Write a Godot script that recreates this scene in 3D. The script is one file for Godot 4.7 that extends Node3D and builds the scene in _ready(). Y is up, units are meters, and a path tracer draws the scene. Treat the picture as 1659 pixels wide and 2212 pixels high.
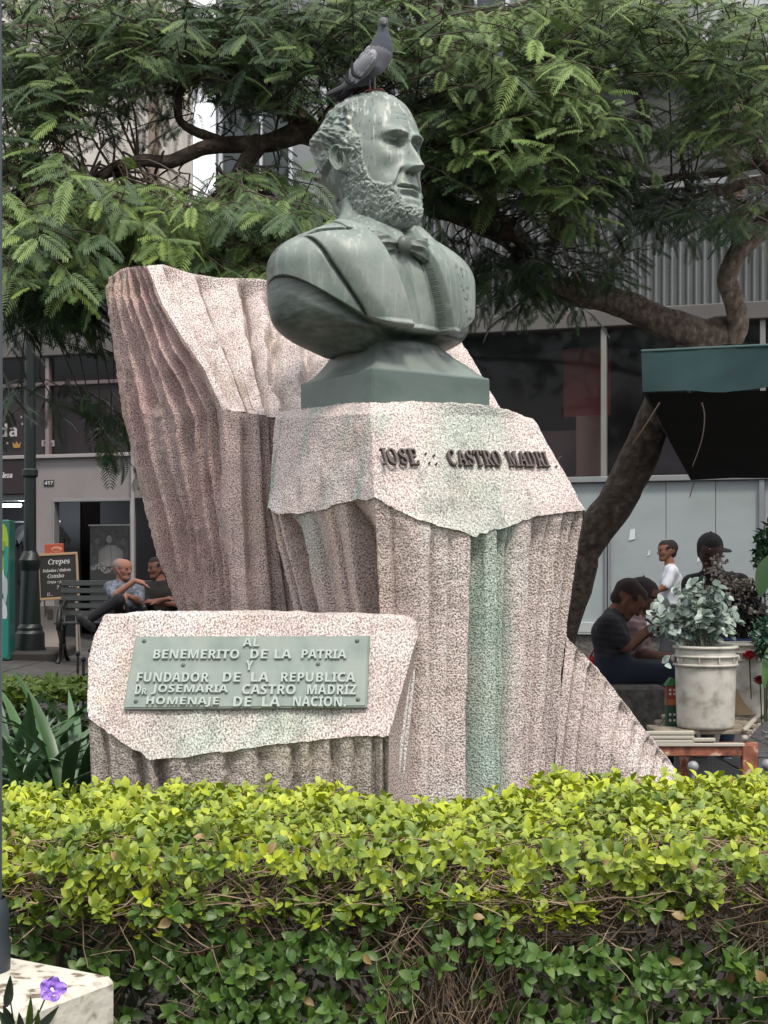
extends Node3D

const F := 3039.0      # focal length in the survey's pixels
const EYE := 1.4       # camera height
var rng := RandomNumberGenerator.new()
var M := {}            # materials
var nz := FastNoiseLite.new()
var nz2 := FastNoiseLite.new()

# ---------------------------------------------------------------- geometry collector
class MB:
	var v := PackedVector3Array()
	var n := PackedVector3Array()
	var c := PackedColorArray()
	var uv := PackedVector2Array()
	var ix := PackedInt32Array()
	var col := Color(1, 1, 1)

	func add(p: Vector3, nn: Vector3, t := Vector2.ZERO) -> int:
		v.append(p); n.append(nn); c.append(col); uv.append(t)
		return v.size() - 1

	func tri(a: Vector3, b: Vector3, d: Vector3) -> void:   # counter-clockwise seen from outside
		var nn := (b - a).cross(d - a).normalized()
		var i := add(a, nn)
		add(b, nn); add(d, nn)
		ix.append_array(PackedInt32Array([i, i + 2, i + 1]))

	func quad(a: Vector3, b: Vector3, d: Vector3, e: Vector3) -> void:
		var nn := (d - a).cross(e - b).normalized()
		var i := add(a, nn, Vector2(0, 1))
		add(b, nn, Vector2(1, 1)); add(d, nn, Vector2(1, 0)); add(e, nn, Vector2(0, 0))
		ix.append_array(PackedInt32Array([i, i + 2, i + 1, i, i + 3, i + 2]))

	func tri_out(a: Vector3, b: Vector3, d: Vector3, ctr: Vector3) -> void:
		if (b - a).cross(d - a).dot((a + b + d) / 3.0 - ctr) < 0.0:
			tri(a, d, b)
		else:
			tri(a, b, d)

	func quad_out(a: Vector3, b: Vector3, d: Vector3, e: Vector3, ctr: Vector3) -> void:
		if (d - a).cross(e - b).dot((a + b + d + e) / 4.0 - ctr) < 0.0:
			quad(a, e, d, b)
		else:
			quad(a, b, d, e)

	func box(xf: Transform3D, s: Vector3, bev := 0.0) -> void:
		var h := s * 0.5
		if bev <= 0.0:
			for ax in 3:
				for sg in [-1.0, 1.0]:
					var q := []
					for k in [[-1, -1], [1, -1], [1, 1], [-1, 1]]:
						var p := Vector3.ZERO
						p[ax] = h[ax] * sg
						p[(ax + 1) % 3] = h[(ax + 1) % 3] * k[0]
						p[(ax + 2) % 3] = h[(ax + 2) % 3] * k[1]
						q.append(xf * p)
					quad_out(q[0], q[1], q[2], q[3], xf.origin)
			return
		var b := minf(bev, minf(h.x, minf(h.y, h.z)) * 0.9)
		var pt := func(sx: float, sy: float, sz: float, ax: int) -> Vector3:
			var p := Vector3((h.x - b) * sx, (h.y - b) * sy, (h.z - b) * sz)
			p[ax] += b * [sx, sy, sz][ax]
			return xf * p
		var g := [-1.0, 1.0]
		for ax in 3:
			var a1 := (ax + 1) % 3
			var a2 := (ax + 2) % 3
			for s0 in g:
				var q := []
				for k in [[-1.0, -1.0], [1.0, -1.0], [1.0, 1.0], [-1.0, 1.0]]:
					var sv := [0.0, 0.0, 0.0]
					sv[ax] = s0; sv[a1] = k[0]; sv[a2] = k[1]
					q.append(pt.call(sv[0], sv[1], sv[2], ax))
				quad_out(q[0], q[1], q[2], q[3], xf.origin)
			for s1 in g:      # edge bevels along ax
				for s2 in g:
					var q2 := []
					for e in [[-1.0, a1], [1.0, a1], [1.0, a2], [-1.0, a2]]:
						var sv2 := [0.0, 0.0, 0.0]
						sv2[ax] = e[0]; sv2[a1] = s1; sv2[a2] = s2
						q2.append(pt.call(sv2[0], sv2[1], sv2[2], e[1]))
					quad_out(q2[0], q2[1], q2[2], q2[3], xf.origin)
		for sx in g:
			for sy in g:
				for sz in g:
					tri_out(pt.call(sx, sy, sz, 0), pt.call(sx, sy, sz, 1), pt.call(sx, sy, sz, 2), xf.origin)

	func tube(pts: Array, rads: Array, sides := 8, caps := true) -> void:
		var m := pts.size()
		var up := Vector3.UP
		var t0: Vector3 = (pts[1] - pts[0]).normalized()
		if absf(t0.dot(up)) > 0.9:
			up = Vector3.RIGHT
		var first := v.size()
		for k in m:
			var t: Vector3 = (pts[mini(k + 1, m - 1)] - pts[maxi(k - 1, 0)]).normalized()
			var x := up.cross(t).normalized()
			var y := t.cross(x).normalized()
			up = y
			for j in sides:
				var a := TAU * j / sides
				var nn := x * cos(a) + y * sin(a)
				add(pts[k] + nn * rads[k], nn, Vector2(float(j) / sides, k))
		for k in m - 1:
			for j in sides:
				var a0 := first + k * sides + j
				var a1 := first + k * sides + (j + 1) % sides
				ix.append_array(PackedInt32Array([a0, a0 + sides, a1, a1, a0 + sides, a1 + sides]))
		if caps:
			for e in [0, m - 1]:
				var tt: Vector3 = (pts[0] - pts[1]) if e == 0 else (pts[m - 1] - pts[m - 2])
				tt = tt.normalized()
				var cc := add(pts[e] + tt * rads[e] * 0.3, tt)
				for j in sides:
					var p0 := first + int(e) * sides + j
					var p1 := first + int(e) * sides + (j + 1) % sides
					if e == 0:
						ix.append_array(PackedInt32Array([cc, p0, p1]))
					else:
						ix.append_array(PackedInt32Array([cc, p1, p0]))

	func lathe(prof: Array, segs: int, xf: Transform3D, sx := 1.0, sz := 1.0) -> void:   # profile of (r, y) upwards, smooth
		var first := v.size()
		var f := ix.size()
		for p in prof:
			for j in segs:
				var a := TAU * j / segs
				add(xf * Vector3(cos(a) * p.x * sx, p.y, sin(a) * p.x * sz), Vector3.ZERO, Vector2(float(j) / segs, p.y))
		for k in prof.size() - 1:
			for j in segs:
				var a0 := first + k * segs + j
				var a1 := first + k * segs + (j + 1) % segs
				ix.append_array(PackedInt32Array([a0, a1, a0 + segs, a1, a1 + segs, a0 + segs]))
		smooth(first, f)

	func lathe_hard(prof: Array, segs: int, xf: Transform3D) -> void:   # each band of the profile with its own edges
		for k in prof.size() - 1:
			lathe([prof[k], prof[k + 1]], segs, xf)

	func smooth(first_v: int, first_i: int) -> void:
		for k in range(first_i, ix.size(), 3):
			var a := ix[k]; var b := ix[k + 1]; var d := ix[k + 2]
			var nn := (v[d] - v[a]).cross(v[b] - v[a])
			n[a] += nn; n[b] += nn; n[d] += nn
		for k in range(first_v, v.size()):
			n[k] = n[k].normalized() if n[k].length_squared() > 1e-20 else Vector3.UP

	func grid(nu: int, nv: int, pos: PackedVector3Array, cols = null, flip := false, wrap := false) -> void:   # nu*nv points, rows of nu
		var first := v.size()
		var f := ix.size()
		for k in pos.size():
			if cols != null:
				col = cols[k]
			add(pos[k], Vector3.ZERO, Vector2(float(k % nu) / (nu - 1), float(k / nu) / (nv - 1)))
		for j in nv - 1:
			for i in (nu if wrap else nu - 1):
				var a := first + j * nu + i
				var b := first + j * nu + (i + 1) % nu
				if flip:
					ix.append_array(PackedInt32Array([a, a + nu, b, b, a + nu, b + nu]))
				else:
					ix.append_array(PackedInt32Array([a, b, a + nu, b, b + nu, a + nu]))
		smooth(first, f)

	func extrude(poly: PackedVector2Array, depth: float, xf: Transform3D) -> void:   # polygon in xy, thickness along z (0..depth)
		var idx := Geometry2D.triangulate_polygon(poly)
		var zn := (xf.basis * Vector3(0, 0, 1)).normalized()
		for side in 2:
			var z := depth if side == 1 else 0.0
			var nn := zn if side == 1 else -zn
			var first := v.size()
			for p in poly:
				add(xf * Vector3(p.x, p.y, z), nn, p)
			for k in range(0, idx.size(), 3):
				var a := poly[idx[k]]; var b := poly[idx[k + 1]]; var d := poly[idx[k + 2]]
				var ccw := (b - a).cross(d - a) > 0.0
				if ccw == (side == 1):
					ix.append_array(PackedInt32Array([first + idx[k], first + idx[k + 2], first + idx[k + 1]]))
				else:
					ix.append_array(PackedInt32Array([first + idx[k], first + idx[k + 1], first + idx[k + 2]]))
		var cw := Geometry2D.is_polygon_clockwise(poly)
		for k in poly.size():
			var p := poly[k]; var q := poly[(k + 1) % poly.size()]
			var a3 := xf * Vector3(p.x, p.y, 0); var b3 := xf * Vector3(q.x, q.y, 0)
			var c3 := xf * Vector3(q.x, q.y, depth); var d3 := xf * Vector3(p.x, p.y, depth)
			if cw:
				quad(b3, a3, d3, c3)
			else:
				quad(a3, b3, c3, d3)

	func blob(ctr: Vector3, r: Vector3, seg := 8, basis := Basis.IDENTITY) -> void:
		var prof := []
		for k in seg / 2 + 1:
			var a := -PI / 2 + PI * k / (seg / 2)
			prof.append(Vector2(maxf(cos(a), 0.001), sin(a)))
		lathe(prof, seg, Transform3D(basis * Basis.from_scale(r), ctr))

	func mesh() -> ArrayMesh:
		var a := []
		a.resize(Mesh.ARRAY_MAX)
		a[Mesh.ARRAY_VERTEX] = v; a[Mesh.ARRAY_NORMAL] = n; a[Mesh.ARRAY_COLOR] = c
		a[Mesh.ARRAY_TEX_UV] = uv; a[Mesh.ARRAY_INDEX] = ix
		var m := ArrayMesh.new()
		m.add_surface_from_arrays(Mesh.PRIMITIVE_TRIANGLES, a)
		return m

# ---------------------------------------------------------------- scene helpers
var used := {}

func numbered(called: String) -> String:
	if not used.has(called):
		used[called] = 0
		return called
	used[called] += 1
	return "%s_%03d" % [called, used[called]]

func node(o: Node3D, called: String, parent: Node) -> void:
	if parent == null:
		o.name = numbered(called)
		add_child(o)
	else:
		var k := 0
		var nm := called
		while parent.has_node(NodePath(nm)):
			k += 1
			nm = "%s_%03d" % [called, k]
		o.name = nm
		parent.add_child(o)

func part(called: String, mb, mat: Material, parent: Node = null, xf := Transform3D.IDENTITY) -> MeshInstance3D:
	var o := MeshInstance3D.new()
	o.mesh = mb.mesh() if mb is MB else mb
	o.material_override = mat
	o.transform = xf
	node(o, called, parent)
	return o

func fast_part(nm: String, mesh: Mesh, mat: Material, parent: Node, xf: Transform3D) -> MeshInstance3D:   # name given ready-made
	var o := MeshInstance3D.new()
	o.mesh = mesh
	o.material_override = mat
	o.transform = xf
	o.name = nm
	parent.add_child(o)
	return o

func thing(called: String, label: String, category: String, at := Vector3.ZERO, turn := 0.0, group := "") -> Node3D:
	var o := Node3D.new()
	o.position = at
	o.rotation.y = turn
	node(o, called, null)
	tag(o, label, category, group)
	return o

func tag(o: Node, label: String, category: String, group := "") -> void:
	o.set_meta("label", label)
	o.set_meta("category", category)
	if group != "":
		o.set_meta("group", group)

func struct(o: Node) -> Node:
	o.set_meta("kind", "structure")
	return o

func stuff(o: Node) -> Node:
	o.set_meta("kind", "stuff")
	return o

func scatter(called: String, mesh: Mesh, mat: Material, xfs: Array, cols, parent: Node) -> MultiMeshInstance3D:
	var m := MultiMesh.new()
	m.transform_format = MultiMesh.TRANSFORM_3D
	m.use_colors = cols != null
	m.mesh = mesh
	m.instance_count = xfs.size()
	for k in xfs.size():
		m.set_instance_transform(k, xfs[k])
		if cols != null:
			m.set_instance_color(k, cols[k])
	var o := MultiMeshInstance3D.new()
	o.multimesh = m
	o.material_override = mat
	node(o, called, parent)
	o.set_meta("kind", "stuff")
	return o

func P(u: float, w: float, d: float) -> Vector3:      # surveyed point: sight line (u, w) at distance d
	return Vector3((u - 829.5) / F * d, EYE + (1230.0 - w) / F * d, -d)

func on_plane(u: float, w: float, a: Vector3, b: Vector3, d: Vector3) -> Vector3:
	var nn := (b - a).cross(d - a)
	var r := P(u, w, 1.0) - Vector3(0, EYE, 0)
	var e := Vector3(0, EYE, 0)
	return e + r * (nn.dot(a - e) / nn.dot(r))

func T(pos: Vector3, x := Vector3.RIGHT, y := Vector3.UP, z := Vector3.BACK) -> Transform3D:
	return Transform3D(Basis(x, y, z), pos)

func at(x: float, y: float, z: float, ry := 0.0) -> Transform3D:
	return Transform3D(Basis(Vector3.UP, ry), Vector3(x, y, z))

func sm(a: float, b: float, x: float) -> float:
	return smoothstep(a, b, x)

func gs(x: float) -> float:
	return exp(-x * x)

func lut(tab: Array, x: float, col := 1) -> float:    # smooth interpolation in rows [x, y...]
	var m := tab.size()
	if x <= tab[0][0]:
		return tab[0][col]
	if x >= tab[m - 1][0]:
		return tab[m - 1][col]
	var k := 0
	while tab[k + 1][0] < x:
		k += 1
	var x0: float = tab[k][0]; var x1: float = tab[k + 1][0]
	var t := (x - x0) / (x1 - x0)
	var y0: float = tab[k][col]; var y1: float = tab[k + 1][col]
	var m0 := 0.0
	var m1 := 0.0
	var sl := (y1 - y0) / (x1 - x0)
	if k > 0:
		var s0: float = (y0 - tab[k - 1][col]) / (x0 - tab[k - 1][0])
		m0 = (s0 + sl) * 0.5 if s0 * sl > 0.0 else 0.0
	else:
		m0 = sl
	if k < m - 2:
		var s2: float = (tab[k + 2][col] - y1) / (tab[k + 2][0] - x1)
		m1 = (s2 + sl) * 0.5 if s2 * sl > 0.0 else 0.0
	else:
		m1 = sl
	var h := x1 - x0
	var t2 := t * t
	var t3 := t2 * t
	return (2 * t3 - 3 * t2 + 1) * y0 + (t3 - 2 * t2 + t) * h * m0 + (-2 * t3 + 3 * t2) * y1 + (t3 - t2) * h * m1

func curve(pts: Array, step: int) -> Array:            # Catmull-Rom through Vector3 points
	var out := []
	for k in pts.size() - 1:
		var a: Vector3 = pts[maxi(k - 1, 0)]
		var b: Vector3 = pts[k]
		var d: Vector3 = pts[k + 1]
		var e: Vector3 = pts[mini(k + 2, pts.size() - 1)]
		for j in step:
			out.append(b.cubic_interpolate(d, a, e, float(j) / step))
	out.append(pts[pts.size() - 1])
	return out

func curvef(r: Array, step: int) -> Array:
	var out := []
	for k in r.size() - 1:
		for j in step:
			out.append(lerpf(r[k], r[k + 1], float(j) / step))
	out.append(r[r.size() - 1])
	return out

# ---------------------------------------------------------------- materials
func flat(called: String, lin: Color, rough := 0.8, metal := 0.0) -> StandardMaterial3D:
	var m := StandardMaterial3D.new()
	m.resource_name = called
	m.albedo_color = lin.linear_to_srgb()
	m.roughness = rough
	m.metallic = metal
	M[called] = m
	return m

func tinted(called: String, rough := 0.8, metal := 0.0) -> StandardMaterial3D:   # colours come from the vertices
	var m := flat(called, Color(1, 1, 1), rough, metal)
	m.vertex_color_use_as_albedo = true
	return m

func noise_tex(freq: float, size: int, ramp: Array, kind := 0, octaves := 4, sd := 1, ret := 1) -> NoiseTexture2D:
	var f := FastNoiseLite.new()
	f.seed = sd
	f.frequency = freq
	if kind == 1:
		f.noise_type = FastNoiseLite.TYPE_CELLULAR
		f.cellular_return_type = FastNoiseLite.RETURN_CELL_VALUE if ret == 0 else FastNoiseLite.RETURN_DISTANCE
		f.fractal_type = FastNoiseLite.FRACTAL_NONE
	else:
		f.noise_type = FastNoiseLite.TYPE_SIMPLEX_SMOOTH
		f.fractal_type = FastNoiseLite.FRACTAL_FBM
		f.fractal_octaves = octaves
	var t := NoiseTexture2D.new()
	t.width = size
	t.height = size
	t.seamless = true
	t.seamless_blend_skirt = 0.15
	t.noise = f
	if ramp.size():
		var g := Gradient.new()
		var offs := PackedFloat32Array()
		var cols := PackedColorArray()
		for r in ramp:
			offs.append(r[0])
			cols.append((r[1] as Color).linear_to_srgb())
		g.offsets = offs
		g.colors = cols
		t.color_ramp = g
	return t

func dim(m: StandardMaterial3D, k: float) -> StandardMaterial3D:
	m.albedo_color = Color(k, k, k).linear_to_srgb()
	return m

func tri(m: StandardMaterial3D, tex: Texture2D, metres: float, relief: Texture2D = null, depth := 0.0, world := true) -> StandardMaterial3D:
	m.albedo_texture = tex
	m.uv1_triplanar = true
	m.uv1_world_triplanar = world
	m.uv1_scale = Vector3.ONE / metres
	if relief != null:
		m.heightmap_enabled = true
		m.heightmap_texture = relief
		m.heightmap_scale = depth
	return m

func g3(x: float) -> Color:
	return Color(x, x, x)

func make_materials() -> void:
	nz.seed = 5
	nz.frequency = 1.0
	nz.noise_type = FastNoiseLite.TYPE_SIMPLEX_SMOOTH
	nz.fractal_octaves = 3
	nz2.seed = 9
	nz2.frequency = 1.0
	nz2.noise_type = FastNoiseLite.TYPE_CELLULAR
	nz2.cellular_return_type = FastNoiseLite.RETURN_DISTANCE
	nz2.fractal_type = FastNoiseLite.FRACTAL_NONE
	# pebble-dash concrete: white, pink and dark grains
	var grain := noise_tex(0.08, 1024, [[0.0, Color(0.13, 0.1, 0.095)], [0.36, Color(0.19, 0.152, 0.145)], [0.42, Color(0.38, 0.335, 0.32)], [0.5, Color(0.47, 0.425, 0.41)], [0.57, Color(0.66, 0.62, 0.605)], [1.0, Color(0.75, 0.725, 0.71)]], 0, 2, 3)
	var grain_h := noise_tex(0.08, 1024, [], 0, 2, 3)
	tri(tinted("speckled stone", 0.9), grain, 0.62, grain_h, 0.3)
	var pat := noise_tex(0.006, 512, [[0.0, Color(0.62, 0.66, 0.66)], [0.42, Color(0.88, 0.95, 0.93)], [0.6, Color(1.0, 1.0, 1.0)], [1.0, Color(1.16, 1.12, 1.06)]], 0, 5, 8)
	var br := tri(dim(tinted("weathered bronze", 0.47), 0.54), pat, 0.5, noise_tex(0.03, 512, [], 0, 4, 4), 0.06)
	br.metallic_specular = 0.5
	tri(dim(tinted("plaque bronze", 0.55), 0.54), pat, 0.4, noise_tex(0.05, 512, [], 0, 3, 4), 0.04)
	flat("letter bronze", Color(0.33, 0.375, 0.345), 0.5)
	flat("dark letters", Color(0.075, 0.055, 0.05), 0.6)
	# leaves
	for q in [["hedge leaf", 0.48, 0.5, 0.78], ["dark leaf", 0.4, 0.3, 0.8], ["tree leaf", 0.42, 0.45, 1.0], ["strap leaf", 0.42, 0.25, 0.85]]:
		var lf := tinted(q[0], q[1])
		dim(lf, q[3])
		lf.backlight_enabled = true
		lf.backlight = g3(q[2])
		lf.cull_mode = BaseMaterial3D.CULL_DISABLED
	var barkt := noise_tex(0.02, 512, [[0.0, Color(0.035, 0.025, 0.02)], [0.42, Color(0.1, 0.072, 0.056)], [0.66, Color(0.17, 0.13, 0.103)], [0.85, Color(0.24, 0.195, 0.16)], [1.0, Color(0.3, 0.25, 0.21)]], 0, 5, 21)
	tri(flat("bark", Color(0.62, 0.62, 0.62), 0.95), barkt, 0.7, noise_tex(0.03, 512, [], 0, 5, 22), 2.0)
	flat("twig", Color(0.06, 0.042, 0.032), 0.9)
	tinted("hedge twig", 0.9)
	var soil := noise_tex(0.03, 512, [[0.0, Color(0.02, 0.014, 0.01)], [0.6, Color(0.06, 0.042, 0.03)], [1.0, Color(0.14, 0.1, 0.075)]], 0, 5, 31)
	tri(flat("soil", Color(1, 1, 1), 1.0), soil, 1.1, noise_tex(0.04, 512, [], 0, 5, 32), 3.0)
	var pave := noise_tex(0.012, 512, [[0.0, Color(0.07, 0.062, 0.058)], [0.5, Color(0.115, 0.1, 0.095)], [1.0, Color(0.17, 0.15, 0.14)]], 0, 6, 41)
	tri(dim(tinted("paving", 0.75), 0.4), pave, 1.7, noise_tex(0.06, 512, [], 0, 4, 42), 0.3)
	var plaster := noise_tex(0.008, 512, [[0.0, Color(0.86, 0.85, 0.84)], [0.5, Color(0.97, 0.97, 0.97)], [1.0, Color(1.03, 1.03, 1.03)]], 0, 6, 51)
	tri(dim(tinted("painted wall", 0.8), 0.66), plaster, 2.3, noise_tex(0.05, 256, [], 0, 4, 52), 0.15)
	tri(dim(tinted("metal sheet", 0.45, 0.25), 0.7), plaster, 1.5)
	dim(tinted("plain", 0.7), 0.7)
	dim(tinted("cloth", 0.95), 0.72)
	dim(tinted("gloss paint", 0.35), 0.7)
	dim(tinted("cast iron", 0.45, 0.2), 0.7)
	tinted("skin", 0.55)
	var gl := flat("window glass", Color(0.012, 0.014, 0.016, 1), 0.04)
	gl.transparency = BaseMaterial3D.TRANSPARENCY_ALPHA
	gl.albedo_color.a = 0.12
	gl.metallic_specular = 0.22
	var lamp := flat("lamp tube", Color(0.9, 0.95, 1.0), 0.5)
	lamp.emission_enabled = true
	lamp.emission = Color(0.9, 0.97, 1.0)
	lamp.emission_energy_multiplier = 2.2
	# paint worn off concrete
	var worn := noise_tex(0.011, 1024, [[0.0, Color(0.14, 0.1, 0.075)], [0.22, Color(0.22, 0.17, 0.13)], [0.31, Color(0.5, 0.45, 0.37)], [0.42, Color(0.68, 0.64, 0.55)], [1.0, Color(0.78, 0.745, 0.65)]], 0, 6, 61)
	tri(flat("worn white paint", Color(0.72, 0.72, 0.72), 0.8), worn, 0.62, noise_tex(0.02, 512, [], 0, 5, 61), 0.4)
	var stonet := noise_tex(0.02, 512, [[0.0, Color(0.07, 0.065, 0.06)], [0.5, Color(0.15, 0.14, 0.13)], [1.0, Color(0.26, 0.25, 0.235)]], 0, 5, 71)
	tri(flat("grey stone", Color(0.6, 0.6, 0.6), 0.9), stonet, 0.9, noise_tex(0.04, 512, [], 0, 4, 72), 0.6)
	var rust := noise_tex(0.012, 512, [[0.0, Color(0.09, 0.03, 0.018)], [0.5, Color(0.26, 0.085, 0.05)], [0.7, Color(0.33, 0.115, 0.07)], [0.78, Color(0.45, 0.33, 0.25)], [1.0, Color(0.5, 0.4, 0.3)]], 0, 5, 81)
	tri(flat("rusty red paint", Color(1, 1, 1), 0.7), rust, 0.5, noise_tex(0.05, 256, [], 0, 4, 82), 0.1)
	var pail := noise_tex(0.009, 512, [[0.0, Color(0.3, 0.26, 0.21)], [0.35, Color(0.56, 0.52, 0.46)], [0.6, Color(0.68, 0.65, 0.59)], [1.0, Color(0.74, 0.71, 0.65)]], 0, 6, 91)
	tri(flat("dirty white plastic", Color(0.72, 0.72, 0.72), 0.5), pail, 0.45)
	var wood := noise_tex(0.012, 512, [[0.0, Color(0.13, 0.1, 0.07)], [0.5, Color(0.3, 0.25, 0.19)], [1.0, Color(0.45, 0.4, 0.32)]], 0, 5, 95)
	tri(flat("weathered wood", Color(0.7, 0.7, 0.7), 0.85), wood, 0.5, noise_tex(0.03, 256, [], 0, 4, 96), 0.2)

# ---------------------------------------------------------------- main
func _ready() -> void:
	var cam := Camera3D.new()
	cam.name = "camera"
	cam.position = Vector3(0, EYE, 0)
	cam.keep_aspect = Camera3D.KEEP_HEIGHT
	cam.set_frustum(2212.0 / F * 0.1, Vector2(0.0, 124.0 / F * 0.1), 0.1, 300.0)
	add_child(cam)
	cam.current = true
	var sky := ProceduralSkyMaterial.new()
	sky.sky_top_color = Color(0.98, 0.99, 1.0)
	sky.sky_horizon_color = Color(0.7, 0.71, 0.72)
	sky.sky_curve = 0.35
	sky.ground_bottom_color = Color(0.2, 0.19, 0.18)
	sky.ground_horizon_color = Color(0.3, 0.3, 0.29)
	sky.sun_angle_max = 1.0
	var env := Environment.new()
	env.background_mode = Environment.BG_SKY
	env.sky = Sky.new()
	env.sky.sky_material = sky
	env.background_energy_multiplier = 0.95
	env.tonemap_mode = Environment.TONE_MAPPER_LINEAR
	env.tonemap_exposure = 2.1
	env.sdfgi_enabled = true
	env.ssao_enabled = true
	env.ssil_enabled = true
	var we := WorldEnvironment.new()
	we.name = "world"
	we.environment = env
	add_child(we)
	var sun := DirectionalLight3D.new()
	sun.name = "sun"
	sun.light_energy = 0.5
	sun.light_color = Color(1.0, 0.97, 0.92)
	sun.light_angular_distance = 10.0
	sun.shadow_enabled = true
	sun.rotation_degrees = Vector3(-58, 24, 0)
	add_child(sun)
	var t0 := Time.get_ticks_msec()
	var lap := func(what: String) -> void: print(what, " ", Time.get_ticks_msec() - t0)
	make_materials()
	build_ground()
	build_shops()
	build_far_buildings()
	lap.call("setting")
	build_tree()
	lap.call("tree")
	build_street()
	build_stall()
	lap.call("street")
	build_monument()
	lap.call("monument")
	build_bust()
	lap.call("bust")
	build_pigeon()
	build_people()
	lap.call("people")
	build_hedge()
	build_beds()
	build_bouquets()
	lap.call("plants")

# ---------------------------------------------------------------- monument
# rows of equally many points (top to bottom, left to right), filled in, then pushed out along the normal by disp(s, t)
func patch(mb: MB, rows: Array, nu: int, per_row: Array, disp = null, colf = null, flip := false) -> void:
	var nc: int = rows[0].size()
	var pos := PackedVector3Array()
	var st := []
	var nrow := 0
	for r in rows.size():
		var steps: int = per_row[r] if r < rows.size() - 1 else 1
		for k in steps:
			var t := float(k) / steps
			nrow += 1
			for i in nu:
				var s := float(i) / (nu - 1) * (nc - 1)
				var c0 := mini(int(s), nc - 2)
				var f := s - c0
				var a: Vector3 = rows[r][c0].lerp(rows[r][c0 + 1], f)
				if k > 0:
					a = a.lerp(rows[r + 1][c0].lerp(rows[r + 1][c0 + 1], f), t)
				pos.append(a)
				st.append(Vector2(s, r + t))
	if disp != null:
		var out := pos.duplicate()
		for j in nrow:
			for i in nu:
				var k := j * nu + i
				var dx := pos[j * nu + mini(i + 1, nu - 1)] - pos[j * nu + maxi(i - 1, 0)]
				var dy := pos[mini(j + 1, nrow - 1) * nu + i] - pos[maxi(j - 1, 0) * nu + i]
				var nn := dy.cross(dx).normalized()
				if flip:
					nn = -nn
				out[k] = pos[k] + nn * disp.call(st[k].x, st[k].y, pos[k])
		pos = out
	var cols := PackedColorArray()
	for k in pos.size():
		cols.append(colf.call(st[k].x, st[k].y, pos[k]) if colf != null else Color(1, 1, 1))
	mb.grid(nu, nrow, pos, cols, flip)

func groove(s: float, c: float, w: float, sharp := 1.0) -> float:   # a step-like flute: abrupt on the left, a flat facet rising back on the right
	var x := (s - c) / w
	if x < -0.2 * sharp:
		return 0.0
	if x < 0.0:
		return 1.0 + x / (0.2 * sharp)
	return maxf(0.0, 1.0 - x * 0.8)

func rough(p: Vector3, f: float) -> float:
	return nz.get_noise_3dv(p * f)

func stone_col(p: Vector3, base: Color, green: float) -> Color:
	var k := 0.95 + 0.2 * rough(p, 2.2) + 0.1 * rough(p, 7.0)
	var run: float = sm(0.12, 0.5, nz.get_noise_3d(p.x * 13.0 + 4.0, p.y * 1.3, p.z * 13.0))      # rain-washed grime
	k *= 1.0 - 0.34 * run * (0.6 + 0.6 * rough(p, 20.0))
	var c := base * k
	c = c.lerp(Color(0.62, 0.56, 0.44) * k, 0.4 * sm(0.2, 0.6, rough(p + Vector3.ONE * 7.0, 3.0)))
	var g := clampf(green, 0.0, 1.0)
	c = c.lerp(Color(0.62, 0.86, 0.77) * k, g)
	c.a = 1.0
	return c

var PINK := Color(1.06, 0.975, 0.955)
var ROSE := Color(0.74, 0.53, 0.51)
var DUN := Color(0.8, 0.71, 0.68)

func cols_on(pl: Array, uvs: Array) -> Array:
	var r := []
	for q in uvs:
		r.append(on_plane(q[0], q[1], pl[0], pl[1], pl[2]))
	return r

func push(r: Array, dz: float, dy := 0.0) -> Array:
	var o := []
	for p in r:
		o.append(p + Vector3(0, dy, -dz))
	return o

func dense(r: Array, n: int) -> Array:
	var o := []
	for k in n:
		var s := float(k) / (n - 1) * (r.size() - 1)
		var c := mini(int(s), r.size() - 2)
		o.append((r[c] as Vector3).lerp(r[c + 1], s - c))
	return o

func jag(r: Array, toward: Array, amp: float, sd: float) -> Array:     # a broken edge: the row wanders towards another
	var o := []
	var n := r.size()
	for k in n:
		var s := float(k) / (n - 1)
		var j := snappedf(nz.get_noise_2d(s * 13.0, sd), 0.3) * 0.75 + 0.1 * nz.get_noise_2d(s * 40.0, sd + 4.0)
		o.append((r[k] as Vector3).lerp(toward[k], j * amp * sm(0.0, 0.02, s) * sm(1.0, 0.98, s)))
	return o

func letter_mesh(ch: String, fnt: Font, size: float, depth: float) -> TextMesh:
	var t := TextMesh.new()
	t.text = ch
	t.font = fnt
	t.font_size = 64
	t.pixel_size = size / 64.0 * 1.38
	t.depth = depth
	t.curve_step = 2.0
	t.horizontal_alignment = HORIZONTAL_ALIGNMENT_LEFT
	t.vertical_alignment = VERTICAL_ALIGNMENT_BOTTOM
	return t

func sys_font(names: Array, weight := 400) -> SystemFont:
	var f := SystemFont.new()
	f.font_names = PackedStringArray(names)
	f.font_weight = weight
	return f

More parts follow.
